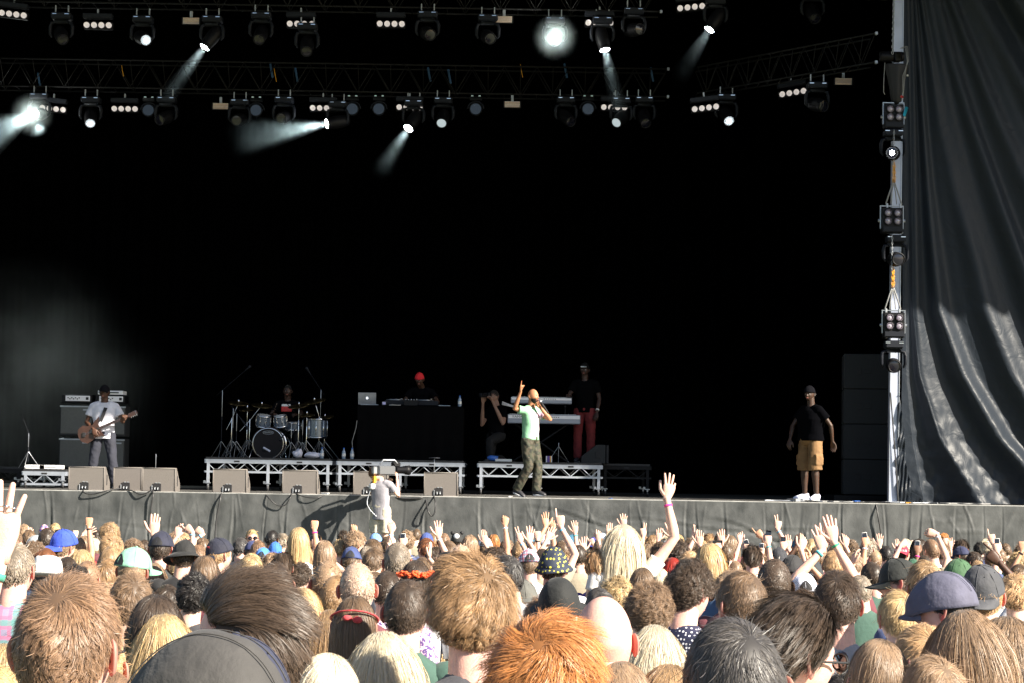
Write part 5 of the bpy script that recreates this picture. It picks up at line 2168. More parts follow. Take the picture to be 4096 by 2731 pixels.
def figure(label, feet, face, J, skin, shirt, trousers, shoes=(.03, .03, .035), shirtm=None, trm=None, short_legs=False, hair=None, capc=None, sc=1.0, headturn=0, headpitch=0,
           sleeve_frac=.6, gest=('relax', 'relax'), hands=(None, None), fat=1.0, beard=None, shoem=None, bald=False, cols=None):
    """a posed performer.  J: joints in metres in a frame facing +Y' (turned by face degrees about z), feet at the origin"""
    root = np.asarray(feet, float)
    yaw = math.radians(face)
    sk = MB()
    hp = np.array(J['head'])
    hd = head_mb(1, True).xform(rotz(math.radians(headturn)) @ rotx(math.radians(headpitch)), hp)
    ch, pv = np.array(J['chest']), np.array(J['pelvis'])
    sk.tube([ch + (0, 0, .06), ch + (0, 0, .13), hp + (0, -.02, -.07), hp + (0, -.015, -.03)], [.075, .062, .060, .058], 16)
    for i, s in enumerate((-1, 1)):
        S_, E, W_j = (np.array(J[k][i]) for k in ('sh', 'el', 'wr'))
        arm(sk, S_, E, W_j, 12, 1.05)
        hu, hn = hands[i] if hands[i] else (W_j - E, (0, 0, -1))
        hand(sk, W_j, hu, hn, s, gest[i], 1.05, 8)
        if short_legs:
            K, A_ = np.array(J['kn'][i]), np.array(J['an'][i])
            sk.tube([K + (A_ - K) * .0, K + (A_ - K) * .3, K + (A_ - K) * .7, A_], [.058, .062, .045, .038], 12)
    body = sk.build('person', SKINMATS, None, True)
    remesh(body, .007, 3)
    # head joined afterwards so that the face stays sharp
    hm = MB()
    n0 = len(body.data.vertices)
    co = np.zeros(n0 * 3); body.data.vertices.foreach_get('co', co)
    hm.add(co.reshape(-1, 3), [tuple(p.vertices) for p in body.data.polygons], 0)
    hm.merge(hd)
    old = body.data
    body.data = hm.mesh('person')
    for m in SKINMATS: body.data.materials.append(m)
    body.color = (*skin, 1)
    body.location = root
    body.rotation_euler = (0, 0, yaw)
    body.scale = (sc, sc, sc)
    tag(body, label, 'person')
    # shirt
    t = np.arange(24) * 2 * math.pi / 24
    shl, shr = np.array(J['sh'][0]), np.array(J['sh'][1])
    ax = nrm(shr - shl)
    tb = MB()
    bot = pv + (0, 0, -.06)
    if 'hem' in J: bot = pv + (0, 0, -J['hem'])
    wsh = np.linalg.norm(shr - shl) / 2
    rings = []
    for q, rx, ry in ((0, .172, .125), (.2, .165, .120), (.45, .165, .122), (.65, .182, .125), (.82, wsh + .015, .118), (.92, wsh + .0, .10), (.98, wsh * .68, .082), (1.03, .085, .068), (1.055, .066, .058)):
        c = bot + (ch + (0, 0, .075) - bot) * q
        c_, s_ = np.cos(t), np.sin(t)
        fr_ = np.cross([0, 0, 1.0], ax)
        k = 1 + .03 * np.sin(4 * t + q * 9) * (q < .7)
        rings.append(c + (np.sign(c_) * np.abs(c_) ** .8 * rx * k)[:, None] * ax * (fat if q < .75 else 1) + (s_ * ry * k * fat)[:, None] * fr_)
    tb.loft(rings)
    for i in range(2):
        S_, E = np.array(J['sh'][i]), np.array(J['el'][i])
        tb.ball(S_ * np.array([.86, .9, 1]) + np.array(ch) * np.array([.14, .1, 0]) + (0, 0, -.015), (.085, .082, .075), 14)
        tb.tube([S_, (S_ + ch) / 2 + (0, 0, .03)], [.066, .085], 12)
        d = E - S_
        tb.tube([S_ - nrm(d) * .02, S_ + d * .2, S_ + d * sleeve_frac * .7, S_ + d * sleeve_frac], [.058, .068, .072, .078], 14, rnd=False)
    so_ = tb.build('shirt', [shirtm or M['cloth_stage']], body, True)
    remesh(so_, .012, 3)
    so_.color = (*shirt, 1)
    tr = MB()
    for i in range(2):
        H, K, A_ = (np.array(J[k][i]) for k in ('hi', 'kn', 'an'))
        if short_legs:
            tr.tube([H + (0, 0, .06), H, H + (K - H) * .5, K, K + (A_ - K) * .12], [.10, .115, .115, .112, .115], 16, rnd=False)
            tr.box(H + (K - H) * .72 + np.array([(-1, 1)[i] * .105, 0, 0]), (.04, .15, .17), b=.01)
        else:
            tr.tube([H + (0, 0, .06), H, H + (K - H) * .5, K, K + (A_ - K) * .35, K + (A_ - K) * .7, A_ + (0, 0, .0)], [.10, .108, .098, .082, .082, .08, .078], 16, rnd=False)
    tr.ball(pv, (.165 * fat ** .5, .125 * fat, .11), 18)
    to = tr.build('trousers', [trm or M['denim']], body, True)
    remesh(to, .012, 3)
    v = np.zeros(len(to.data.vertices) * 3); to.data.vertices.foreach_get('co', v); v = v.reshape(-1, 3)
    v += vnoise(v, 3, 14)[:, None] * .008 * np.array([1, 1, 0])
    to.data.vertices.foreach_set('co', v.ravel())
    to.color = (*trousers, 1)
    for i in range(2):
        A_ = np.array(J['an'][i]); td = nrm(np.array(J['toe'][i]))
        sd = nrm(np.cross(td, [0, 0, 1.0])); upn = np.cross(sd, td)
        f = MB()
        a = np.arange(14) * 2 * math.pi / 14
        rings = []
        base = A_ + np.array([0, 0, -.075])
        for q, w, h in ((-.075, .022, .03), (-.06, .036, .06), (0, .040, .062), (.07, .042, .05), (.13, .046, .038), (.175, .038, .028), (.195, .018, .016)):
            c = base + td * q + upn * (h * .9)
            rings.append(c + (np.cos(a) * w)[:, None] * sd + (np.sin(a) * h * .9)[:, None] * upn)
        f.loft(rings)
        f.tube([A_ + (0, 0, -.03), A_ + (0, 0, .02)], [.045, .045], 12, rnd=False)
        sh_ = f.build('shoe', [M['shoe']], body, True)
        sh_.color = (*shoes, 1)
        sl_ = MB()
        rings = []
        for zz in (-.002, .022):
            c = [base + td * q for q in ()]
            x = np.cos(a) * .045; y = np.sin(a) * .135 + .06
            rings.append(base + x[:, None] * sd + y[:, None] * td + upn * zz)
        sl_.loft(rings)
        sl_.build('sole', M['white'], sh_, True)
    R = rotz(math.radians(headturn)) @ rotx(math.radians(headpitch))
    def on_head(mb, name, m, col=None, par=None):
        mb.xform(R, hp)
        o = mb.build(name, [m], par or body, True)
        if col: o.color = (*col, 1)
        return o
    if hair:
        me = hair_mesh(hair[0], 5, 1500, 5, .004, bool(capc))
        h = link('hair', me, body, tuple(hp)); h.rotation_euler = Matrix(R.tolist()).to_euler()
        h.color = (*hair[1], 1)
    if capc:
        cr, br = cap_mb('cap', capc[1] == 'back')
        c1 = on_head(cr, 'cap', M['cloth_stage'], capc[0])
        b1 = br.xform(R, hp).build('brim', [M['cloth_stage']], c1, True); b1.color = (*capc[0], 1)
    if beard:
        g = sph_grid(36, 30)
        ok = (g[..., 1] > -.15) & (g[..., 2] < -.28) & ~((np.abs(g[..., 0]) < .3) & (np.abs(g[..., 2] + .52) < .07) & (g[..., 1] > .5))
        sfc = head_surface(g, .009) + (vnoise(g * 40., 2)[..., None] * .002)
        sv = sfc.reshape(-1, 3); nv, nu = ok.shape; ff = []
        for i in range(nv - 1):
            for j in range(nu):
                j2 = (j + 1) % nu
                if ok[i, j] and ok[i + 1, j] and ok[i, j2] and ok[i + 1, j2]: ff.append((i * nu + j, (i + 1) * nu + j, (i + 1) * nu + j2, i * nu + j2))
        b = MB().add(sv, ff)
        on_head(b, 'beard', M['beard'])
    return body, (lambda mb, name, m, col=None, par=None: on_head(mb, name, m, col, par))


M['cloth_stage'] = mat('cotton shirt', (.5, .5, .5), .95, spec=.04, noise=.12, nscale=10, bump=.4, bscale=25, objcol=True)
M['shoe'] = mat('shoe leather', (.1, .1, .1), .5, objcol=True)
M['beard'] = mat('black beard', (.008, .007, .006), .8, bump=1, bscale=300)


def tee():
    """green shirt with a white and pink block print on the chest"""
    m = mat('green shirt with print', (.25, .62, .36), .85, bump=.25, bscale=45)
    nt = m.node_tree
    b = nt.nodes['Principled BSDF']
    tc = nt.nodes.new('ShaderNodeTexCoord')
    sp = nt.nodes.new('ShaderNodeSeparateXYZ')
    nt.links.new(tc.outputs['Object'], sp.inputs[0])

    def rng_(out, lo, hi):
        a = nt.nodes.new('ShaderNodeMath'); a.operation = 'GREATER_THAN'; a.inputs[1].default_value = lo
        c = nt.nodes.new('ShaderNodeMath'); c.operation = 'LESS_THAN'; c.inputs[1].default_value = hi
        nt.links.new(out, a.inputs[0]); nt.links.new(out, c.inputs[0])
        d = nt.nodes.new('ShaderNodeMath'); d.operation = 'MULTIPLY'
        nt.links.new(a.outputs[0], d.inputs[0]); nt.links.new(c.outputs[0], d.inputs[1])
        return d.outputs[0]

    def mul(a, c):
        d = nt.nodes.new('ShaderNodeMath'); d.operation = 'MULTIPLY'
        nt.links.new(a, d.inputs[0]); nt.links.new(c, d.inputs[1])
        return d.outputs[0]

    inside = mul(mul(rng_(sp.outputs['X'], -.115, .115), rng_(sp.outputs['Z'], 1.02, 1.42)), rng_(sp.outputs['Y'], .02, 1))
    w = nt.nodes.new('ShaderNodeTexNoise'); w.inputs['Scale'].default_value = 9; w.inputs['Detail'].default_value = 3
    nt.links.new(tc.outputs['Object'], w.inputs['Vector'])
    cr = nt.nodes.new('ShaderNodeValToRGB')
    cr.color_ramp.interpolation = 'CONSTANT'
    cr.color_ramp.elements[0].color = (.55, .38, .50, 1)
    e = cr.color_ramp.elements.new(.44); e.color = (.8, .78, .8, 1)
    cr.color_ramp.elements[-1].position = .64
    cr.color_ramp.elements[-1].color = (.55, .4, .5, 1)
    nt.links.new(w.outputs['Fac'], cr.inputs[0])
    mx = nt.nodes.new('ShaderNodeMix'); mx.data_type = 'RGBA'
    mx.inputs[6].default_value = (.24, .50, .31, 1)
    nt.links.new(inside, mx.inputs[0]); nt.links.new(cr.outputs[0], mx.inputs[7])
    nt.links.new(mx.outputs[2], b.inputs['Base Color'])
    return m


# the singer: body turned to our right, right arm up with a finger pointing, microphone in the left hand
face = -125
b, oh = figure('singer with bald head, green shirt and camouflage trousers, one finger raised', S(2118, .32), face, dict(
    head=(0.0, .045, 1.685), chest=(0, .01, 1.40), pelvis=(0, 0, .98), hem=.03,
    sh=((-.185, .0, 1.44), (.19, .0, 1.44)), el=((-.14, .30, 1.30), (.33, -.10, 1.46)), wr=((.0, .19, 1.50), (.335, .02, 1.75)),
    hi=((-.09, 0, .92), (.09, 0, .92)), kn=((-.09, .10, .52), (.10, .04, .50)), an=((-.07, .09, .10), (.10, -.20, .12)), toe=((0, 1, 0), (.0, 1, -.35))),
    (.42, .19, .10), (.3, .6, .4), (.1, .1, .08), shirtm=tee(), trm=M['camo'], beard=True, headpitch=4, headturn=0,
    gest=('fist', 'point'), hands=(((.35, -.55, .75), (.2, .9, .2)), ((.12, .12, 1), (-.5, .85, 0))))
# microphone held at the mouth: rests on the hand, a thing of its own
Rz = rotz(math.radians(face))
mp = np.array(S(2118, .32)) + Rz @ np.array([.02, .20, 1.60])
dr = Rz @ nrm(np.array([-.05, .62, -.78]))
t = empty('microphone', tuple(mp))
tag(t, 'black handheld microphone at the mouth of the singer', 'microphone')
MB().lathe([(0, -.03), (.018, -.025), (.026, -.005), (.025, .02), (.016, .03)], (0, 0, 0), dr, 12).build('grille_ball', M['dull_chrome'], t, True)
MB().lathe([(.017, .03), (.018, .08), (.014, .24), (.012, .26), (0, .26)], (0, 0, 0), dr, 12).build('handle', M['capdark'], t, True)

# the bass player facing us
fb = S(408, 2.5)
b, oh = figure('bass player in white shirt, dark jeans and black cap facing us', fb, 180, dict(
    head=(0.0, .03, 1.66), chest=(0, 0, 1.38), pelvis=(0, 0, .96), hem=.10,
    sh=((-.20, 0, 1.42), (.20, 0, 1.42)), el=((-.34, .05, 1.16), (.30, .02, 1.14)), wr=((-.36, .33, 1.17), (.14, .20, 1.02)),
    hi=((-.10, 0, .92), (.10, 0, .92)), kn=((-.17, .05, .50), (.15, .04, .50)), an=((-.22, 0, .09), (.20, 0, .09)), toe=((-.3, 1, 0), (.3, 1, 0))),
    (.085, .04, .025), (.72, .72, .80), (.02, .022, .035), hair=('buzz', (.01, .01, .01)), capc=((.012, .012, .015), 'fwd'), fat=1.12, sc=1.03,
    gest=('curl', 'relax'), hands=(((-.5, .5, .6), (-.1, -.9, .2)), ((-.3, .3, -.6), (0, -1, 0))), headturn=-8)
t = empty('bass_guitar', tuple(fb + rotz(math.pi) @ np.array([.12, .17, 1.0]) * 1.03), math.pi)
tag(t, 'brown bass guitar held by the man in white', 'guitar')
th = math.radians(180 - 24)
ux, uz = math.cos(th), math.sin(th)
outl = [(-.30, .05), (-.26, .13), (-.16, .16), (-.08, .12), (0, .10), (.06, .15), (.16, .19), (.10, .09), (.10, .04), (.10, -.04), (.10, -.09), (.13, -.16), (.05, -.13), (-.03, -.11), (-.10, -.15), (-.20, -.17), (-.28, -.11), (-.31, -.02)]
def g2(a, c, y=0): return np.array([a * ux - c * uz, y, a * uz + c * ux])
MB().loft([np.array([g2(a, -c, y) for a, c in outl]) for y in (-.022, .022)]).build('guitar_body', M['wood'], t, False)
MB().bar(g2(.08, 0, .03), g2(.66, 0, .03), .045, .022, (0, 1, 0)).build('neck', M['wood'], t)
MB().bar(g2(.66, 0, .03), g2(.82, -.01, .025), .07, .02, (0, 1, 0)).build('headstock', M['wood'], t)
k = MB(); [k.tube([g2(.69 + .035 * i, -.04, .03), g2(.69 + .035 * i, .05, .03)], .007, 6) for i in range(4)]; k.build('tuning_pegs', M['chrome'], t, True)
k = MB(); [k.tube([g2(-.2, -.015 + .01 * i, .043), g2(.66, -.015 + .01 * i, .045)], .0018, 4) for i in range(4)]; k.build('strings', M['chrome'], t, True)
k = MB(); k.box(g2(-.05, 0, .03), (.05, .02, .09), b=.003); k.box(g2(-.2, 0, .035), (.05, .02, .08), b=.003); k.build('pickup', M['capdark'], t)
st_ = MB()
pts = [g2(.15, -.17, .0), np.array([-.16, -.02, .20]), np.array([-.17, -.06, .36]), np.array([-.16, -.20, .46])]
pts = [np.array([-.10, .02, .16]), np.array([-.14, .0, .28]), np.array([-.17, -.05, .40]), np.array([-.18, -.16, .46]), np.array([-.10, -.28, .40])]
for a, c in zip(pts[:-1], pts[1:]): st_.bar(a, c, .06, .008, (0, 1, 0))
st_.build('strap', M['capdark'], t)

# drummer
f0 = np.array([P(1157, 1600, LIP + KD + 1.0)[0], LIP + KD + .75, SF + RZ])
figure('drummer in black shirt with red and white print behind the kit', f0, 178, dict(
    head=(0.0, .05, 1.27), chest=(0, .0, .98), pelvis=(0, -.05, .56), sh=((-.19, 0, 1.02), (.19, 0, 1.02)), el=((-.30, .15, .80), (.30, .15, .80)), wr=((-.22, .38, .82), (.2, .38, .82)),
    hi=((-.1, 0, .55), (.1, 0, .55)), kn=((-.25, .38, .50), (.25, .38, .50)), an=((-.25, .38, .10), (.25, .38, .10)), toe=((0, 1, 0), (0, 1, 0))),
    (.05, .025, .018), (.004, .004, .005), (.008, .008, .01), hair=('buzz', (.01, .01, .01)), gest=('fist', 'fist'))
dm = [o for o in scene.objects if o.get('label', '').startswith('drummer')][0]
q = MB().box((0, .135, .93), (.20, .02, .10), b=.008).build('print', M['red'], dm); q = MB().box((.01, .138, 1.0), (.17, .02, .045), b=.006).build('print', M['white'], dm)
for s in (-1, 1):
    o = MB().tube([f0 + rotz(math.radians(178)) @ np.array([s * .22, .36, .84]), f0 + rotz(math.radians(178)) @ np.array([s * .10, .72, 1.0])], .008, 6).build('drumstick', M['gold'], None, True)
    tag(o, 'wooden drumstick in the %s hand of the drummer' % ('right' if s < 0 else 'left'), 'drumstick')
t = empty('drum_stool', tuple(f0 + (0, -.0, 0)))
tag(t, 'round black stool under the drummer', 'stool')
MB().lathe([(0, .42), (.16, .42), (.17, .45), (.15, .47), (0, .47)], n=20).build('seat', M['capdark'], t, True)
for k in range(3): MB().tube([(0, 0, .42), (.2 * math.cos(k * 2.1), .2 * math.sin(k * 2.1), .01)], .01, 6).build('leg', M['chrome'], t, True)

# man at the turntables in a red cap
fd = np.array([P(1688, 1600, LIP + RD + 1.8)[0], LIP + RD + 1.75, SF + RZ])
figure('disc jockey in a red cap bent over the turntables', fd, 172, dict(
    head=(0.02, .17, 1.53), chest=(0, .06, 1.26), pelvis=(0, -.05, .92), sh=((-.20, .06, 1.30), (.20, .06, 1.30)), el=((-.34, .20, 1.10), (.32, .18, 1.10)), wr=((-.26, .45, 1.10), (.24, .45, 1.10)),
    hi=((-.1, 0, .9), (.1, 0, .9)), kn=((-.1, .02, .5), (.1, .02, .5)), an=((-.1, 0, .09), (.1, 0, .09)), toe=((0, 1, 0), (0, 1, 0))),
    (.07, .035, .022), (.003, .003, .004), (.01, .01, .012), hair=('buzz', (.01, .01, .01)), capc=((.75, .04, .05), 'back'), headpitch=-18)

# keyboard player, red trousers
fk = np.array([P(2335, 1700, LIP + KD + .9)[0], LIP + KD + .45, SF + RZ])
b, oh = figure('keyboard player in a black shirt and deep red trousers', fk, 165, dict(
    head=(0.0, .05, 1.70), chest=(0, .02, 1.40), pelvis=(0, 0, .98), sh=((-.2, 0, 1.45), (.2, 0, 1.45)), el=((-.27, .0, 1.17), (.27, .16, 1.20)), wr=((-.25, .10, .92), (.22, .40, 1.22)),
    hi=((-.1, 0, .94), (.1, 0, .94)), kn=((-.12, .02, .52), (.12, .03, .52)), an=((-.12, 0, .09), (.12, 0, .09)), toe=((0, 1, 0), (0, 1, 0))),
    (.05, .025, .018), (.0025, .0025, .003), (.15, .014, .016), hair=('buzz', (.01, .01, .01)), capc=((.012, .012, .012), 'back'), sc=1.03)
t = MB(); t.box((0, HB + .010, .052), (.11, .012, .022), b=.004)
oh(t, 'cap_strip', M['white'])
q = MB(); q.tube([(-.255, .07, .98), (-.253, .085, .96)], .034, 12, rnd=False); q.build('wristwatch', M['white'], b, True)

# photographer kneeling by the keyboards
fp = np.array([P(1985, 1800, LIP + KD + .5)[0], LIP + KD + .1, SF + RZ - .05])
figure('photographer in black aiming a camera beside the keyboards', fp, 140, dict(
    head=(0.02, .06, 1.26), chest=(0, .02, .98), pelvis=(0, 0, .58), sh=((-.18, 0, 1.0), (.18, 0, 1.0)), el=((-.27, .12, .74), (.22, .16, .72)), wr=((-.12, .26, 1.16), (.10, .28, 1.14)),
    hi=((-.1, 0, .52), (.1, 0, .52)), kn=((-.12, .32, .42), (.12, .02, .10)), an=((-.12, .28, .10), (.12, -.32, .10)), toe=((0, 1, 0), (0, 1, 0))),
    (.30, .17, .12), (.003, .003, .004), (.004, .004, .005), hair=('short', (.03, .02, .015)), gest=('curl', 'curl'), sleeve_frac=.55)
t = empty('photo_camera', tuple(fp + rotz(math.radians(140)) @ np.array([0, .27, 1.27])), math.radians(140))
tag(t, 'black camera held by the photographer beside the keyboards', 'camera')
MB().box((0, 0, 0), (.15, .08, .11), b=.015).build('camera_body', M['black_metal'], t)
MB().lathe([(.035, .03), (.04, .05), (.04, .2), (.045, .21), (.0, .2)], (0, 0, 0), (0, 1, 0), 16).build('camera_lens', M['black_metal'], t, True)

# stagehand on the right, back half turned
fs = S(3242, .42)
figure('stagehand in a dark shirt, khaki cargo shorts and pale trainers', fs, 118, dict(
    head=(0.0, .03, 1.70), chest=(0, 0, 1.40), pelvis=(0, 0, .98), hem=.02, sh=((-.22, 0, 1.45), (.22, 0, 1.45)), el=((-.30, -.16, 1.20), (.26, .16, 1.20)), wr=((-.27, -.22, .95), (.20, .26, .97)),
    hi=((-.12, 0, .94), (.12, 0, .94)), kn=((-.15, .03, .55), (.14, .02, .55)), an=((-.16, 0, .10), (.15, 0, .10)), toe=((-.4, .9, 0), (.3, .9, 0))),
    (.05, .026, .017), (.0012, .0013, .0022), (.20, .11, .045), shoes=(.65, .68, .85), short_legs=True, hair=('buzz', (.01, .01, .01)), capc=((.006, .006, .008), 'back'), fat=1.45, sc=1.06, headturn=30)

# camera operator in the pit, back towards us
fo = np.array([P(1526, 1900, LIP - .75)[0], LIP - .75, P(1526, 2230, LIP - .75)[2] + .0])
hz = P(1500, 1850, LIP - .75)[2] - fo[2]
k_ = hz / 1.80
b, oh = figure('camera operator in grey shirt and pale shorts with a camera on his shoulder', fo, -22, dict(
    head=(-.19, .03, 1.60), chest=(-.01, 0, 1.36), pelvis=(0, 0, .98), hem=.26, sh=((-.17, 0, 1.40), (.19, 0, 1.40)), el=((-.30, .20, 1.22), (.34, .05, 1.17)), wr=((-.10, .40, 1.45), (.22, .22, 1.52)),
    hi=((-.09, 0, .92), (.09, 0, .92)), kn=((-.10, .02, .52), (.1, .02, .52)), an=((-.1, 0, .1), (.1, 0, .1)), toe=((0, 1, 0), (0, 1, 0))),
    (.72, .46, .36), (.29, .28, .31), (.5, .45, .36), short_legs=True, hair=('messy', (.22, .11, .05)), sc=k_ * 1.0, fat=1.05,
    gest=('curl', 'curl'), hands=(None, ((-.2, .5, .7), (-1, 0, .2))))
t = empty('riser_box', (fo[0], fo[1], 0.0))
tag(t, 'low platform under the camera operator in the pit', 'platform')
MB().box((0, 0, max(fo[2], .06) / 2), (1.4, .9, max(fo[2] - .004, .06)), b=.02).build('platform_top', M['deck_black'], t)
cc = P(1566, 1880, LIP - .62)
t = empty('television_camera', tuple(cc), math.radians(-62))
tag(t, 'broadcast camera on the shoulder of the operator in the pit', 'camera')
MB().box((0, -.10, 0), (.12, .30, .15), b=.02).build('camera_body', M['tv_grey'] if 'tv_grey' in M else M['grey_plastic'], t)
MB().box((-.01, -.30, .0), (.10, .08, .13), b=.015).build('battery', M['dull_chrome'], t)
MB().lathe([(.04, 0), (.055, .02), (.06, .16), (.075, .18), (.08, .25), (.0, .24)], (0, .07, .01), (0, 1, 0), 18).build('camera_lens', M['black_metal'], t, True)
MB().tube([(-.0, -.2, .11), (0, -.15, .17), (0, .05, .17), (0, .1, .12)], .016, 8).build('carry_handle', M['dull_chrome'], t, True)
MB().box((-.10, .12, .10), (.09, .14, .08), b=.015).build('viewfinder', M['black_metal'], t)
MB().box((.0, -.30, -.15), (.07, .05, .12), b=.01).build('yellow_tag', M['yellow'], t)
MB().box((-.0, -.34, -.26), (.11, .08, .09), b=.015).build('transmitter', M['white'], t)
MB().tube(smooth([(0, -.36, -.3), (.0, -.42, -.5), (.05, -.40, -.62), (.1, -.3, -.74)]), .008, 6).build('camera_cable', M['steel'], t, True)


# ------------------------------------------------------------------ the crowd
HAIRC = {
    'sb': ((.215, .13, .078), 'sandy brown'), 'sh': ((.50, .36, .27), 'fair stubble'), 'gd': ((.29, .175, .088), 'golden brown'),
    'pl': ((.70, .61, .45), 'platinum blonde'), 'bl': ((.52, .37, .19), 'blonde'), 'gb': ((.40, .255, .135), 'golden brown'),
    'lb': ((.30, .20, .125), 'light brown'), 'br': ((.15, .096, .058), 'brown'), 'db': ((.055, .036, .024), 'dark brown'),
    'bk': ((.016, .013, .012), 'black'), 'gi': ((.46, .19, .06), 'ginger'), 'rd': ((.45, .035, .02), 'bright red'),
    'gy': ((.26, .21, .16), 'ash grey brown'), 'dg': ((.055, .05, .048), 'dark grey'), 'au': ((.20, .075, .03), 'auburn'), 'bald': ((.5, .35, .22), 'bald')}
STYLEW = {'buzz': 'shaved', 'short': 'short', 'spiky': 'spiky', 'messy': 'tousled', 'tousled': 'tousled', 'wavy': 'wavy', 'curly': 'curly', 'slick': 'combed back', 'quiff': 'swept',
          'bob': 'bobbed', 'long': 'long straight', 'longwavy': 'long wavy', 'bun': 'tied up', 'afro': 'frizzy', 'bald': 'bald'}
HW = {'buzz': .160, 'short': .172, 'spiky': .185, 'messy': .190, 'wavy': .205, 'curly': .205, 'slick': .178, 'quiff': .185, 'bob': .190, 'long': .195,
      'longwavy': .205, 'bun': .168, 'afro': .21, 'bald': .155}
SKIN = {'fair': (.66, .42, .33), 'pink': (.66, .38, .31), 'tan': (.55, .30, .19), 'brown': (.20, .10, .06), 'dark': (.075, .036, .022)}
CAPS = {}
HAIRLIB = {}
BODYLIB = {}
people = []
ARM_REST = {}


def lod(w):
    return 2 if w > 150 else 1 if w > 68 else 0


def get_hair(style, w, seed, hat):
    l = lod(w)
    if l == 2:
        N, K, wd = (26000, 8, .0009) if w > 240 else (13000, 7, .0012)
        if style in ('long', 'longwavy', 'bob'): K += 3
        if style == 'buzz': N = int(N * 1.5)
        return hair_mesh(style, seed, N, K, wd, hat)
    key = (style, l, seed % (3 if l else 2), hat)
    if key not in HAIRLIB:
        N, K, wd = (3600, 6, .0026) if l == 1 else (1200, 5, .0048)
        if style in ('long', 'longwavy', 'bob'): K += 3
        if style == 'buzz': N = int(N * 1.5)
        HAIRLIB[key] = hair_mesh(style, seed, N, K, wd, hat)
    return HAIRLIB[key]


def rest_arm(mb, s, seed=0):
    S = np.array([s * .185, -.008, 1.415])
    E = np.array([s * .245, -.01, 1.135])
    W = np.array([s * .235, .12, .93])
    arm(mb, S, E, W, 8)
    hand(mb, W, nrm(np.array([-.05 * s, .25, -1])), (-s, 0, 0), s, 'relax', n=5)
    return S, E, W


def lib(key, fn, mats):
    if key not in BODYLIB:
        me = fn().mesh(key if isinstance(key, str) else key[0])
        for m in mats:
            me.materials.append(m)
        BODYLIB[key] = me
    return BODYLIB[key]


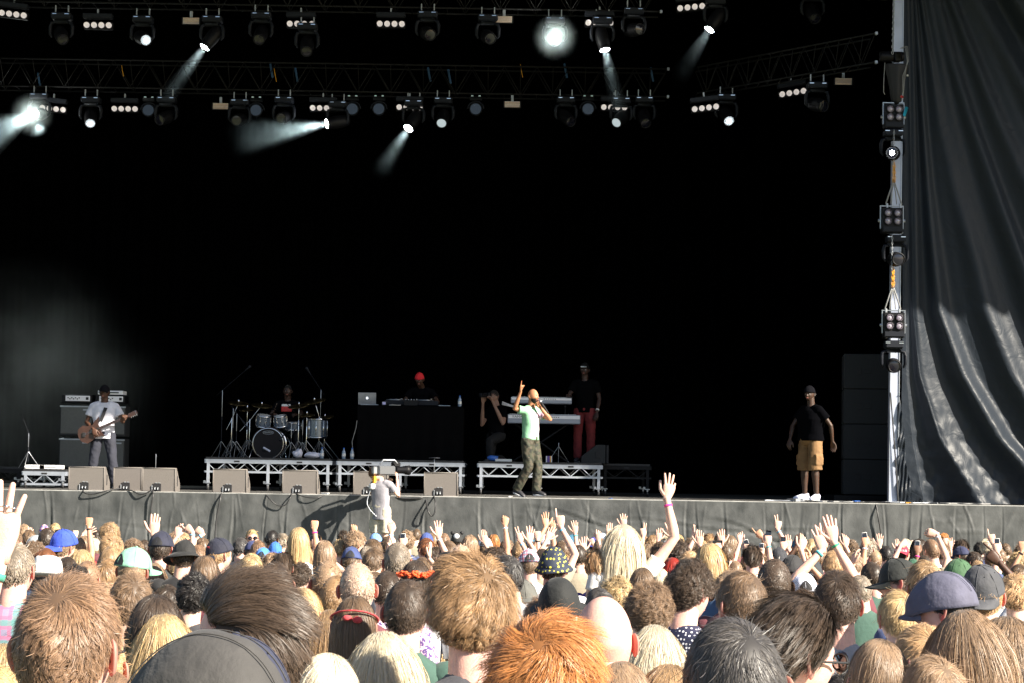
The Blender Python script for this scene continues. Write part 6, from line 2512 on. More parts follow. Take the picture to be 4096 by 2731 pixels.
def person(x, ytop, w, style='short', hair='br', cap=None, turn=None, label=None, shirt=None, skin='fair', arms=(), glasses=None,
           woman=None, seed=None, group=None, shirtmat=None, lift=0.0, sc=None, depth=None, beard=False, extra=None):
    seed = len(people) * 7 + 3 if seed is None else seed
    rs = random.Random(seed)
    if turn is None: turn = rs.gauss(0, 20)
    hw, htop = style_size(style) if not cap else (.184, HC + .016)
    if woman is None: woman = style in ('bob', 'long', 'longwavy', 'bun')
    sc0 = 1.0 if sc is None else sc
    d = depth or FPX * hw * sc0 / w
    top = HEADZ + htop
    for _ in range(8):
        p = P(x, ytop, d)
        h = p[2] - lift - ground_z(p[1])
        s = min(1.12, max(.86, h / top)) if sc is None else sc
        if depth is None:
            d = .5 * d + .5 * FPX * hw * s / w
    p = P(x, ytop, d)
    yaw = -math.radians(turn)
    tx, ty = (0.0, 0.0) if arms else (rs.gauss(0, .05), rs.gauss(0, .05))
    R = rotz(yaw) @ roty(ty) @ rotx(tx)
    root = p - R @ np.array([0, .02, top]) * s
    fine = 1 if w > 68 else 0
    eyes = abs(turn) > 60 or w > 150
    arms = list(arms)
    used = {a['side'] for a in arms}
    sk = (1 if fine else 0, eyes)
    arms_geo = {}
    if arms:
        mb = body_skin(*sk)
        for a in arms:
            sd = a['side']
            g = a.get('gest', 'open')
            tip = P(a['x'], a['y'], p[1] + a.get('dy', .08))
            tl = R.T @ (tip - root) / s
            U = nrm(np.array(a.get('U', (0.0, .1, 1))))
            reach = {'fist': .10, 'curl': .13, 'hold': .14, 'relax': .17}.get(g, .186)
            S = np.array([sd * .178, .0, 1.425])
            W0 = tl - U * reach
            E, Wr = ik(S, W0, .31, .275, a.get('hint', (sd * .8, -.1, -.7)))
            S = S + nrm(E - S) * np.array([.0, 0, .01]) + np.array([0, 0, .02 * (E[2] > S[2])])
            arm(mb, S, E, Wr, 10 if w > 68 else 7)
            N = a.get('N', (0, 1, 0))
            hand(mb, Wr, U, N, sd if a.get('palm', 1) > 0 else sd, g, 1.0, 7 if w > 68 else 5, seed, a.get('spread'))
            arms_geo[sd] = (S, E, Wr, U)
        for sd in (-1, 1):
            if sd not in used:
                arms_geo[sd] = (*rest_arm(mb, sd), None)
        me = mb.mesh('person')
        for m in SKINMATS: me.materials.append(m)
    else:
        def mk():
            mb = body_skin(*sk)
            for sd in (-1, 1): rest_arm(mb, sd)
            return mb
        me = lib(('person', sk), mk, SKINMATS)
        for sd in (-1, 1): arms_geo[sd] = (np.array([sd * .185, -.008, 1.415]), np.array([sd * .245, -.01, 1.135]), np.array([sd * .235, .12, .93]), None)
    o = link('person', me)
    o.location = root
    o.rotation_euler = (tx, ty, yaw)
    o.scale = (s, s, s)
    c = SKIN[skin]
    j = rs.uniform(.92, 1.06)
    o.color = (*[min(.9, q * j) for q in c], 1)
    hatp = cap and cap[0] in ('cap', 'fitted', 'snap', 'flat', 'beanie', 'bowler', 'bucket', 'fedora', 'floppy')
    if style != 'bald':
        hm = get_hair(style, w, seed, bool(hatp) and style not in ('long', 'longwavy', 'bob'))
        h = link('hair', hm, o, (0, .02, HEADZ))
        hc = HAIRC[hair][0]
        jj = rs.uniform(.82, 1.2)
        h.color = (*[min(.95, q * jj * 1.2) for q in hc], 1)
        if w <= 150 and rs.random() < .5 and not cap: h.scale = (-1, 1, 1)
    if cap:
        add_cap(o, cap, seed, w)
    if glasses:
        fr, ln = glasses_mb()
        f = fr.build('glasses', M['capdark'], o, True, (0, .02, HEADZ))
        ln.build('lens', M['shades'], f, True)
    # clothes
    if shirt is None:
        shirt = rs.choice([(.6, .6, .62), (.03, .03, .035), (.05, .07, .16), (.25, .25, .27), (.75, .74, .72), (.12, .03, .04), (.08, .16, .3), (.02, .02, .02), (.35, .3, .22), (.04, .09, .07)])
    if arms:
        t = torso_mb(.88 if woman else 1.0, seed=seed)
        for sd in (-1, 1):
            S, E, _, U = arms_geo[sd]
            sleeve(t, S, E, .6 if not woman else .35, k=.9 if woman else 1)
        sm = t.build('shirt', [shirtmat or M['cloth']], o, True)
    else:
        def mk2():
            t = torso_mb(.88 if woman else 1.0, seed=seed % 3)
            for sd in (-1, 1):
                sleeve(t, arms_geo[sd][0], arms_geo[sd][1], .7)
            return t
        if shirtmat:
            sm = mk2().build('shirt', [shirtmat], o, True)
        else:
            sm = link('shirt', lib(('shirt', woman, seed % 3), mk2, [M['cloth']]), o)
    sm.color = (*shirt, 1)
    lg = link('trousers', lib('trousers', legs_mb, [M['denim']]), o)
    lg.color = (*rs.choice([(.03, .04, .08), (.02, .02, .025), (.1, .09, .07), (.05, .07, .12)]), 1)
    for a in arms:
        if a.get('band'):
            S, E, Wr, U = arms_geo[a['side']]
            dd = nrm(Wr - E)
            bm = MB()
            q = Wr - dd * a.get('bandpos', .03)
            bm.tube([q - dd * .008, q + dd * .008], .0305, 14, flat=.9, rnd=False)
            b = bm.build('wristband', [M['cloth']], o, True)
            b.color = (*a['band'], 1)
        if a.get('phone'):
            S, E, Wr, U = arms_geo[a['side']]
            tip = np.array(root) + R @ (Wr + U * .10) * s
            make_phone(tip, a['phone'], s, a.get('plabel', 'phone held up over the crowd'), a.get('proll', 0))
    o['category'] = 'person'
    o['group'] = 'people in the crowd'
    rec = dict(o=o, x=x, y=ytop, w=w, style=style, hair=hair, cap=cap, label=label, skin=skin, s=FPX * s / d, pos=root, arms=len(arms), shirt=shirt, gest=[a.get('gest', 'open') for a in arms])
    if label: o['label'] = label
    people.append(rec)
    return o


def add_cap(o, cap, seed, w):
    kind, col = cap[0], cap[1]
    mode = cap[2] if len(cap) > 2 else 'fwd'
    cm = cap[3] if len(cap) > 3 else None
    m = [cm] if cm else [M['capcloth']]
    loc = (0, .02, HEADZ)
    key = (kind, mode == 'back', cm.name if cm else '')
    if key not in CAPS:
        parts = []
        if kind in ('cap', 'fitted', 'snap'):
            cr, br = cap_mb(kind, mode == 'back')
            parts = [('cap', cr, m), ('brim', br, m)]
            if kind == 'snap' or (kind == 'cap' and mode == 'fwd'):
                op = MB(); snap_opening(op)
                parts.append(('strap_opening', op, [M['capdark']]))
            if kind == 'snap' and mode == 'back':
                pass
        elif kind == 'flat':
            cr, pk = flatcap_mb()
            parts = [('flat_cap', cr, m), ('peak', pk, m)]
        elif kind == 'beanie':
            parts = [('beanie', beanie_mb(), m)]
        elif kind == 'bowler':
            parts = [('bowler_hat', bowler_mb(), m)]
        elif kind == 'bucket':
            parts = [('bucket_hat', bucket_mb(), m)]
        elif kind == 'floppy':
            parts = [('floppy_hat', bucket_mb(.062, .045), m)]
        elif kind == 'fedora':
            a, b = fedora_mb()
            parts = [('fedora', a, m), ('hat_band', b, [M['capdark']])]
        CAPS[key] = []
        for nme, mbb, mm in parts:
            me = mbb.mesh(nme)
            for q in mm: me.materials.append(q)
            CAPS[key].append((nme, me))
    par = None
    for nme, me in CAPS[key]:
        q = link(nme, me, o if par is None else par, loc if par is None else None)
        q.color = (*col, 1)
        if mode == 'fwd' and kind == 'cap' and nme == 'strap_opening': pass
        if par is None:
            par = q
            if len(cap) > 4: q.rotation_euler = (math.radians(cap[4]), 0, math.radians(cap[5] if len(cap) > 5 else 0))
            elif kind in ('cap', 'snap', 'fitted'): q.rotation_euler = (math.radians(-6 if mode != 'back' else 6), 0, 0)
    return par


def make_phone(c, col, s, label, roll=0):
    t = empty('phone', tuple(c))
    t.rotation_euler = (math.radians(-8), math.radians(roll), 0)
    b = MB().box((0, 0, 0), (.062 * s, .009 * s, .122 * s), b=.004)
    b.build('case', M['white'] if col == 'white' else M['glass_black'], t, True)
    sc_ = MB().box((0, -.0052 * s, 0), (.054 * s, .001, .088 * s))
    sc_.build('screen', M['glass_black'], t)
    tag(t, label, 'phone', 'phones held up in the crowd')
    return t


def A(x, y, gest='open', side=1, **k):
    return dict(x=x, y=y, gest=gest, side=side, **k)


W_, BK = (.78, .78, .8), (.012, .012, .014)
# ---- the people nearest to us
person(286, 2304, 400, 'spiky', 'sb', turn=4, glasses=1, label='man with tousled light brown crop and dark glasses, large at lower left', skin='pink', shirt=(.5, .5, .5), seed=11)
person(66, 2172, 148, 'short', 'gy', turn=6, label='older man with grey fair crop and plaid shirt beside the giant raised hand', skin='pink', shirtmat=M['plaid_dark'])
person(20, 2575, 215, 'longwavy', 'bl', turn=0, label='woman with loose blonde waves at the bottom left corner')
person(183, 2240, 118, 'short', 'db', ('fedora', (.78, .78, .78), 'fwd', None, -14, 8), 28, 'person in a white fedora with dark band', glasses=1)
person(535, 2186, 134, 'short', 'lb', ('cap', (.20, .42, .30), 'fwd', None, -8, -38), 6, 'man in a mint green baseball cap with ears showing', skin='pink')
person(645, 2122, 103, 'short', 'db', ('snap', (.014, .016, .035), 'fwd', None, -4), 8, 'man in a navy cap and charcoal shirt towering left of the black floppy hat', shirt=(.035, .037, .036), skin='pink', sc=1.12)
person(742, 2156, 100, 'short', 'db', ('floppy', (.012, .012, .012), 'fwd', None, -16, 20), 0, 'person in a black wide brimmed floppy hat', BK)
person(880, 2148, 98, 'short', 'gb', ('fitted', (.012, .014, .03), 'back', None, 14, -30), 40, 'person in a dark navy fitted cap with small red emblem on it')
person(262, 2115, 98, 'short', 'lb', ('fitted', (.03, .07, .45), 'back', None, 10, -25), 25, 'person in a bright royal blue cap at left')
person(147, 2140, 72, 'short', 'lb', ('flat', (.30, .33, .36), 'fwd'), 40, 'person in a pale grey flat cap')
person(1012, 2160, 66, 'short', 'db', ('fitted', (.03, .04, .12), 'fwd'), 0, 'person in a dusty navy cap behind the bright blue snapback')
person(1055, 2188, 70, 'buzz', 'dg', ('snap', (.06, .22, .6), 'fwd'), 5, 'person in a bright blue snapback with open strap', skin='tan')
person(1102, 2165, 58, 'short', 'br', ('cap', (.04, .16, .6), 'back'), -10, 'person in a vivid blue cap worn backwards')
person(1406, 2184, 84, 'short', 'br', ('cap', (.04, .06, .17), 'fwd', None, -10), 2, 'person in a faded navy baseball cap with red seams')
person(1503, 2130, 52, 'short', 'br', ('cap', (.15, .3, .6), 'back'), 20, 'person in a blue white and red cap beside the camera operator', W_)
person(1708, 2128, 58, 'short', 'au', ('fitted', (.05, .08, .25), 'back', None, 4), 10, 'person in a muted blue cap right of the camera operator')
person(1828, 2124, 50, 'short', 'db', ('beanie', (.02, .02, .02), 'fwd'), 5, 'person in a black furry animal hat')
person(1941, 2146, 64, 'short', 'br', ('cap', (.62, .65, .75), 'fwd'), 10, 'person in a white baseball cap left of the singer')
person(2114, 2193, 92, 'short', 'br', ('snap', (.8, .8, .8), 'fwd', M['plaid_red']), -4, 'person in a white red and blue checked snapback', W_, skin='pink')
person(2215, 2183, 122, 'short', 'db', ('bucket', (.05, .05, .1), 'fwd', M['crown_print'], 10), 14, 'person in a navy bucket hat with yellow specks', W_, skin='pink')
person(2232, 2314, 165, 'short', 'bk', ('bowler', (.008, .009, .009), 'fwd', None, 6), 0, 'person in a round black bowler hat')
person(2088, 2314, 115, 'buzz', 'db', ('cap', (.10, .10, .09), 'back', None, 5, 20), 10, 'person in an olive grey cap left of the black bowler')
person(2175, 2133, 50, 'short', 'br', ('beanie', (.5, .7, .8), 'fwd', M['cyan_print']), 0, 'person in a cyan and red patterned cap')
person(2374, 2148, 44, 'short', 'br', ('fitted', (.03, .05, .5), 'back'), 5, 'person in a royal blue cap beside the pale blue cap')
person(2410, 2130, 48, 'buzz', 'br', ('cap', (.42, .52, .75), 'back'), -5, 'person in a pale blue cap left of the tall platinum woman')
person(2668, 2158, 48, 'short', 'br', ('beanie', (.32, .36, .40), 'fwd'), 0, 'person in a slate grey beanie')
person(3215, 2290, 116, 'short', 'db', ('snap', (.75, .75, .85), 'fwd'), 2, 'person in a white snapback with a black strap opening')
person(3596, 2230, 140, 'buzz', 'db', ('cap', (.012, .014, .013), 'fwd', None, -12, 12), -70, 'man in a black cap, its peak pointing left', skin='pink')
person(3778, 2286, 208, 'short', 'bk', ('flat', (.085, .085, .13), 'fwd', None, -8), -62, 'man in a large slate blue flat cap and round glasses', skin='pink', glasses=1, shirt=(.1, .2, .5))
person(3930, 2252, 180, 'short', 'gb', ('cap', (.05, .052, .06), 'back', None, 16, -14), 12, 'person in a charcoal grey cap behind the slate flat cap', skin='pink')
person(3837, 2232, 128, 'short', 'db', ('cap', (.04, .10, .045), 'back', None, 8, -25), 8, 'person in a forest green cap')
person(3652, 2232, 66, 'short', 'db', ('cap', (.03, .10, .06), 'back'), 0, 'person in a bottle green cap behind the black cap')
person(3609, 2171, 60, 'short', 'br', ('fitted', (.42, .02, .05), 'back', None, 0), 20, 'person in a maroon cap with white lettering')
person(3844, 2182, 62, 'short', 'db', ('fitted', (.02, .025, .07), 'fwd'), -50, 'person in a navy cap facing left near the right edge')
person(3447, 2190, 64, 'short', 'db', ('cap', (.55, .56, .62), 'fwd'), -20, 'person in a pale grey cap right of the pair of raised hands')
person(3114, 2187, 70, 'short', 'br', ('cap', (.03, .032, .04), 'back'), 20, 'person in a black cap beside the two held up phones')
person(3170, 2219, 88, 'short', 'br', ('flat', (.02, .02, .022), 'fwd'), 30, 'person in a dark beret beside the shaved head')
person(3255, 2236, 84, 'short', 'br', ('cap', (.025, .03, .035), 'back'), 0, 'person in a charcoal cap under the raised hands')
person(3003, 2166, 66, 'short', 'db', ('beanie', (.014, .014, .014), 'fwd'), 0, 'person in a black beanie behind the slick dark crop')
person(178, 2095, 42, 'short', 'br', ('beanie', (.5, .5, .5), 'fwd', M['striped_cap']), 0, 'person in a red white and blue striped hat')
person(850, 2530, 390, 'short', 'bk', ('flat', (.042, .040, .039), 'fwd', None, -4), -80, 'person in a huge grey cloth flat cap at the bottom edge', BK, depth=3.0, sc=1.0)
person(955, 2538, 262, 'short', 'bk', ('cap', (.022, .026, .055), 'back'), 12, 'person in a big dull navy cap right of the huge grey one', (.8, .8, .8), depth=3.35, sc=1.0)

# ---- the bare heads one can pick out
person(1000, 2280, 400, 'quiff', 'db', None, -86, 'man with a big glossy swept quiff facing left', skin='pink', seed=31)
person(660, 2456, 236, 'long', 'bl', None, 0, 'woman with straight streaked blonde hair behind the huge grey flat cap')
person(622, 2380, 220, 'bob', 'db', None, 5, 'woman with dark brown bob behind the streaked blonde')
person(505, 2672, 130, 'short', 'bk')
person(525, 2296, 168, 'spiky', 'br', None, -5, 'person with spiky brown hair in front of the mint green cap')
person(308, 2262, 128, 'curly', 'bk', None, 0, 'person with black curls behind the large tousled crop')
person(785, 2291, 140, 'curly', 'bk', None, 0, 'person with glossy black curls below the black phone')
person(1890, 2236, 345, 'tousled', 'gd', None, -6, 'tall man with golden brown wavy hair and bare neck', skin='pink', seed=17, shirt=(.06, .06, .07))
person(2195, 2485, 455, 'tousled', 'gi', None, 4, 'person with bright ginger tousled hair at the bottom', skin='pink', seed=18, sc=1.0)
person(2413, 2384, 232, 'bald', 'bald', None, 6, 'man with a smooth bald head and red ear', skin='pink', shirt=(.7, .7, .7))
person(2915, 2474, 400, 'short', 'dg', None, -8, 'person with big black greying hair at the bottom edge', seed=24, sc=1.02)
person(3200, 2382, 345, 'slick', 'db', None, 60, 'man with slick side combed dark hair and black sunglasses', skin='pink', glasses=1, seed=25)
person(3862, 2440, 290, 'long', 'lb', None, 8, 'woman with long light brown strands below the flat cap', seed=26)
person(4020, 2468, 300, 'longwavy', 'lb', None, 0, 'woman with long brown hair at the bottom right corner', seed=27)
person(3520, 2560, 250, 'bob', 'lb', None, 0, 'person with a light brown bob at the bottom, right of the sunglasses', seed=28)
person(3380, 2698, 200, 'curly', 'bk', None, 0, 'person with a sliver of black curls on the bottom edge')
person(3592, 2362, 160, 'messy', 'bl', None, -4, 'person with fluffy blonde hair left of the flat cap', shirt=(.3, .4, .7), seed=29)
person(3350, 2282, 185, 'spiky', 'db', None, 5, 'man with spiky dark brown crop beside the white snapback', skin='pink', seed=30)
person(3099, 2232, 140, 'buzz', 'db', None, 10, 'man with a shaved dark head', skin='dark', seed=32)
person(2965, 2282, 195, 'short', 'br', None, -20, 'man with a brown whorled crop right of the polka dot shirt', skin='pink', seed=34)
person(2762, 2242, 185, 'curly', 'db', None, 42, 'man with curly topped dark hair, glasses and polka dot shirt', skin='pink', shirtmat=M['polka'], glasses=1, seed=35)
person(2610, 2330, 190, 'curly', 'br', None, 0, 'person with a dense brown curly crop right of the bald head', seed=36, skin='pink')
person(2622, 2500, 215, 'long', 'pl', None, 0, 'woman with ash blonde long hair right of the bald head')
person(2660, 2608, 135, 'bob', 'lb', None, 30, 'person with strawberry blonde hair and sunglasses at the bottom', glasses=1)
person(2472, 2306, 132, 'curly', 'bl', None, 0, 'person with blonde curls behind the bald head')
person(2395, 2352, 118, 'messy', 'dg', None, 0)
person(2392, 2196, 108, 'slick', 'gb', None, 18, 'man with combed fair crop and purple collar', skin='pink', glasses=1, shirt=(.09, .04, .25))
person(2318, 2212, 66, 'bun', 'gb', None, 20, 'woman with golden brown hair tied up above a bare neck', shirt=(.7, .5, .42))
person(2314, 2178, 66, 'short', 'db', None, 0)
person(2835, 2172, 110, 'bob', 'bl', None, 48, 'person with blonde bowl cut and sunglasses facing right', glasses=1)
person(2690, 2228, 80, 'long', 'rd', None, 0, 'woman with bright red dyed hair')
person(2572, 2270, 105, 'bob', 'br', None, 0)
person(2643, 2272, 70, 'bob', 'pl', None, 0)
person(2636, 2168, 78, 'curly', 'br', None, 0)
person(2717, 2158, 88, 'curly', 'db', None, 0)
person(3010, 2180, 80, 'slick', 'db', None, 0, 'man with slick dark crop in front of the black beanie', skin='pink')
person(1427, 2246, 142, 'buzz', 'sh', None, -4, 'man with a pale shaved head above the red bandana', skin='pink', seed=38)
person(1315, 2240, 125, 'buzz', 'lb', None, -6, 'man with a brown clipped head left of the pale shaved head', skin='pink', seed=39)
person(1550, 2280, 118, 'buzz', 'db', None, 0, 'person with a dark clipped head and purple floral shirt', shirtmat=M['floral'], skin='pink')
person(1423, 2385, 172, 'bob', 'br', None, 0, 'person with straight brown hair and red bandana below the pale shaved head', seed=40)
person(1632, 2318, 178, 'short', 'db', None, 6, 'man with thick dark brown crop and bright bare neck', skin='pink', seed=41)
person(1320, 2438, 160, 'long', 'gb', None, 0, 'woman with long golden hair right of the big glossy quiff', seed=42)
person(1262, 2540, 100, 'long', 'bk', None, 0, 'woman with straight black hair in front of the long golden hair')
person(1537, 2528, 268, 'long', 'pl', None, 0, 'woman with bright platinum straight hair at the bottom', seed=43)
person(1727, 2586, 130, 'longwavy', 'bl', None, 0, 'woman with curled blonde locks left of the tall wavy haired man')
person(1545, 2700, 90, 'bob', 'br')
person(1196, 2108, 84, 'bob', 'bl', None, 0, 'tall person with straw blonde hair before the camera operator', sc=1.1)
person(1090, 2117, 50, 'buzz', 'bk', None, 15, 'person with a shaved head and brown skin behind the blue caps', skin='brown')
person(1007, 2115, 50, 'short', 'bl', None, 168, 'blond guard in sunglasses facing us at left', shirt=(.03, .03, .03), glasses=1, skin='pink')
person(3776, 2131, 46, 'quiff', 'gi', None, 172, 'red haired guard facing us at right', shirt=(.03, .03, .03))
person(437, 2092, 76, 'wavy', 'gb', None, -35, 'man with curly fair hair and sunglasses at left', glasses=1, skin='pink')
person(3485, 2246, 84, 'short', 'db', None, -20, skin='pink')
person(3700, 2243, 150, 'messy', 'gb', None, 0)
person(4060, 2300, 130, 'tousled', 'gb', None, 0)
person(3476, 2358, 82, 'long', 'lb', None, 0)
DEFAULT = [
 (99,2095,47,'messy','lb'),(118,2117,58,'messy','br'),(187,2110,72,'short','db'),(222,2090,40,'messy','bl'),(445,2137,94,'wavy','gb'),(441,2186,90,'bob','gb'),
 (330,2195,95,'long','bl'),(272,2225,95,'long','db'),(185,2190,95,'long','au'),(232,2178,75,'bob','lb'),(140,2165,100,'curly','br'),(338,2142,66,'bob','lb'),
 (385,2117,50,'long','db'),(375,2207,50,'short','db'),(535,2156,85,'curly','br'),(705,2122,62,'messy','lb'),(710,2218,76,'short','bl'),(820,2222,115,'bob','br'),
 (1005,2213,92,'messy','bl'),(963,2148,62,'messy','dg'),(1424,2122,76,'curly','lb'),(1375,2120,50,'curly','db'),(1360,2155,60,'short','bl'),(1298,2160,84,'bob','lb'),
 (1493,2190,84,'messy','br'),(1490,2155,72,'messy','br'),(1551,2143,60,'short','br'),(1629,2122,66,'curly','lb'),(1668,2114,40,'short','br'),(1708,2150,68,'messy','au'),
 (1590,2168,108,'short','gy'),(1672,2140,36,'bob','bl'),(1741,2186,66,'messy','db'),(1795,2162,70,'messy','br'),(1845,2177,95,'buzz','sh'),(1790,2206,110,'messy','bk'),
 (1882,2137,68,'bob','lb'),(1975,2135,48,'bob','gi'),(1985,2190,130,'curly','db'),(1218,2202,75,'curly','db'),(1130,2208,90,'slick','db'),(1100,2246,130,'short','db'),
 (1207,2250,90,'curly','db'),(1262,2220,65,'curly','db'),(1665,2240,120,'bob','db'),(1525,2246,80,'long','au'),(2030,2222,120,'messy','dg'),(2890,2255,80,'messy','br'),
 (2717,2137,38,'messy','bl'),(2905,2170,62,'short','br'),(2930,2243,55,'bob','br'),(3543,2180,54,'buzz','bk'),(3497,2195,55,'buzz','lb'),(3405,2157,62,'afro','br'),
 (3277,2152,48,'bob','bl'),(3157,2160,60,'wavy','br'),(3920,2166,50,'curly','bk'),(4022,2171,42,'short','br'),(3995,2190,50,'short','lb'),(4057,2222,65,'curly','bl'),
 (4075,2255,80,'messy','br'),(3675,2192,60,'long','bk'),(3178,2236,50,'long','lb'),(3968,2215,50,'messy','br'),(3895,2205,60,'messy','db'),(3772,2171,60,'messy','br'),
 (670,2338,112,'messy','db'),(420,2330,120,'curly','lb'),(860,2300,90,'long','bl'),(2540,2330,80,'bob','lb'),(3060,2290,70,'short','br'),(3440,2300,90,'messy','gy'),
 (2250,2420,80,'messy','db'),(1470,2330,90,'messy','br'),(1780,2300,110,'messy','db'),(3700,2330,120,'short','lb'),(60,2120,60,'short','br'),(20,2110,50,'messy','lb'),
 (480,2235,80,'short','br'),(620,2250,90,'long','lb'),(2080,2160,60,'short','gb'),(2250,2160,60,'short','br'),(2130,2165,55,'bob','lb'),(2030,2155,55,'messy','br'),
]
for t in DEFAULT:
    person(*t)
SHAVED = {3543: 'dark'}

# ---- raised hands, each with its owner: tip x, tip y, px per m, side, gesture, more
TEAL, PINK, BLUE, GREEN = (.08, .4, .42), (.8, .05, .3), (.2, .5, .7), (.05, .4, .2)
hands_up = [
 (2024, 2051, 330, 1, 'curl', dict(band=W_, skin='tan')), (2077, 2099, 340, 1, 'vee', dict(band=BLUE)), (2124, 2097, 360, 1, 'open', {}),
 (2179, 2041, 330, -1, 'open', dict(skin='tan')), (2150, 2084, 360, 1, 'fist', dict(band=BK)), (2213, 2063, 330, 1, 'relax', dict(band=PINK, skin='tan')),
 (2235, 2022, 430, 1, 'point', dict(band=BLUE, U=(-.12, .1, 1), label='person pointing high beside the singer')), (2216, 2100, 330, -1, 'open', dict(U=(.5, .1, 1))),
 (2298, 2075, 330, 1, 'open', dict(band=TEAL)), (2332, 2140, 340, -1, 'open', {}), (2350, 2133, 300, 1, 'point', dict(U=(-.6, 0, 1))),
 (2495, 2048, 310, 1, 'open', {}), (2437, 2085, 320, -1, 'flat', {}), (2570, 2085, 330, -1, 'vee', {}), (2675, 2079, 370, 1, 'open', dict(U=(-.15, .1, 1))),
 (2640, 2105, 320, -1, 'open', {}), (2772, 2093, 340, -1, 'flat', dict(N=(1, .2, 0))), (2800, 2114, 330, 1, 'open', dict(band=W_)),
 (2882, 2110, 330, -1, 'open', {}), (3011, 2099, 330, 1, 'point', dict(skin='tan', U=(-.8, .1, 1))), (3116, 2053, 320, 1, 'vee', dict(band=BLUE)),
 (3158, 2133, 300, 1, 'three', dict(U=(.1, 0, 1))), (3195, 2122, 300, -1, 'relax', dict(skin='dark')), (3222, 2128, 420, 1, 'relax', dict(U=(.3, .1, 1))),
 (3384, 2125, 330, 1, 'relax', {}), (3650, 2148, 320, -1, 'point', dict(U=(.9, .1, .6))), (3700, 2122, 360, 1, 'curl', dict(U=(-1, 0, .25), band=W_)),
 (3722, 2157, 340, 1, 'point', dict(U=(-.1, 0, 1))), (3960, 2106, 340, 1, 'point', dict(U=(-.15, .1, 1))), (4088, 2131, 380, -1, 'point', dict(band=BK, skin='tan')),
 (1259, 2062, 370, 1, 'fist', dict(band=PINK, skin='tan')), (1415, 2092, 300, 1, 'curl', dict(skin='tan')), (1562, 2078, 350, -1, 'curl', dict(band=BLUE)),
 (1755, 2075, 380, 1, 'open', dict(band=W_)), (357, 2050, 360, 1, 'fist', dict(band=BK, skin='tan', shirt=(.5, .02, .03))), (303, 2097, 300, 1, 'fist', {}),
 (385, 2105, 300, -1, 'open', dict(U=(.8, 0, .5))), (3520, 2128, 300, 1, 'open', dict(skin='fair')), (2960, 2118, 300, -1, 'relax', {}),
 (1935, 2112, 300, 1, 'flat', {}), (2395, 2110, 300, 1, 'relax', {}), (3800, 2140, 300, -1, 'relax', {}), (3590, 2150, 300, 1, 'flat', {}), (120, 2098, 290, 1, 'relax', {}),
]
for i, (x, y, s, side, g, k) in enumerate(hands_up):
    k = dict(k)
    U = k.pop('U', (random.Random(i).uniform(-.12, .12), .12, 1))
    a = A(x, y, g, side, U=U, **{q: k.pop(q) for q in ('band', 'N', 'spread') if q in k})
    un = nrm(U)
    hx = x - un[0] * .17 * s - side * .17 * s
    hy = y + .40 * s - (1 - un[2]) * .17 * s
    rs = random.Random(i * 5)
    st, hc = rs.choice([('messy', 'br'), ('short', 'lb'), ('bob', 'bl'), ('long', 'gb'), ('short', 'db'), ('curly', 'br'), ('messy', 'gb')])
    if k.get('skin') == 'dark': st, hc = 'buzz', 'bk'
    person(hx, hy, .172 * s, st, hc, None, rs.uniform(-12, 12), arms=[a], **k)

person(2495, 2104, 118, 'long', 'pl', None, -3, 'woman with long platinum hair on shoulders, right arm stretched high', arms=[A(2690, 1886, 'three', 1, U=(.22, .1, 1), band=PINK, bandpos=.05, spread=14, hint=(.3, -.2, -1))], lift=.5, sc=1.0, depth=FPX / 585, shirt=(.7, .68, .65), seed=51)
person(545, 2260, 100, 'short', 'lb', None, 0, 'person stretching a pale hand with a blue wristband up at left', arms=[A(622, 1999, 'open', 1, U=(.06, .1, 1), band=BLUE, spread=5)], depth=FPX / 470, sc=1.05)
person(690, 2215, 60, 'short', 'lb', None, 0, 'person with left wrist crossed over the right, finger pointing left', arms=[A(725, 2066, 'point', 1, U=(-.75, .1, .7), band=BLUE), A(718, 2085, 'relax', -1, U=(.1, .1, 1))], depth=FPX / 400)
person(900, 2250, 60, 'short', 'br', None, 0, 'person making a horn sign with a teal band left of the navy fitted cap', arms=[A(745, 2128, 'horn', -1, U=(-.55, .1, .85), band=TEAL)], depth=FPX / 400)
person(870, 2170, 60, 'short', 'br', None, 0, 'person raising a fist, arm slanting from the navy fitted cap', arms=[A(785, 2112, 'fist', -1, U=(-.7, .1, .6), band=BLUE)], depth=FPX / 380)
person(1305, 2285, 60, 'short', 'db', None, 0, 'person with both palms pressed together overhead', arms=[A(1301, 2166, 'flat', -1, U=(.02, .1, 1), N=(1, 0, 0)), A(1318, 2170, 'flat', 1, U=(-.06, .1, 1), N=(-1, 0, 0))], depth=FPX / 390)
person(1500, 2285, 80, 'bob', 'br', None, 0, 'person holding a long bare hand up right of the grey crop', arms=[A(1568, 2133, 'flat', 1, U=(-.25, .1, 1), N=(-1, .4, 0))], depth=FPX / 520)
person(1660, 2290, 80, 'short', 'br', None, 0, 'person raising an open hand beside the auburn hair', arms=[A(1725, 2162, 'flat', 1, U=(.1, .1, 1), N=(-1, .2, 0))], depth=FPX / 440)
person(3370, 2290, 90, 'short', 'lb', None, 0, 'person with both long arms raised, green and teal wristbands', arms=[A(3312, 2044, 'open', 1, U=(-.16, .1, 1), band=GREEN, spread=6), A(3268, 2086, 'open', -1, U=(-.18, .1, 1), band=TEAL)], depth=FPX / 560, sc=1.1)
person(3185, 2330, 80, 'short', 'br', None, 0, 'person lifting a cupped tan hand in front of the dark beret', arms=[A(3246, 2186, 'relax', 1, U=(.08, .1, 1), N=(-1, .5, 0))], skin='tan', depth=FPX / 520)
person(3430, 2330, 80, 'short', 'lb', None, 0, 'person clapping a pink hand left of the pale grey cap', arms=[A(3418, 2186, 'relax', -1, U=(.1, .1, 1), N=(1, .3, 0))], depth=FPX / 480)
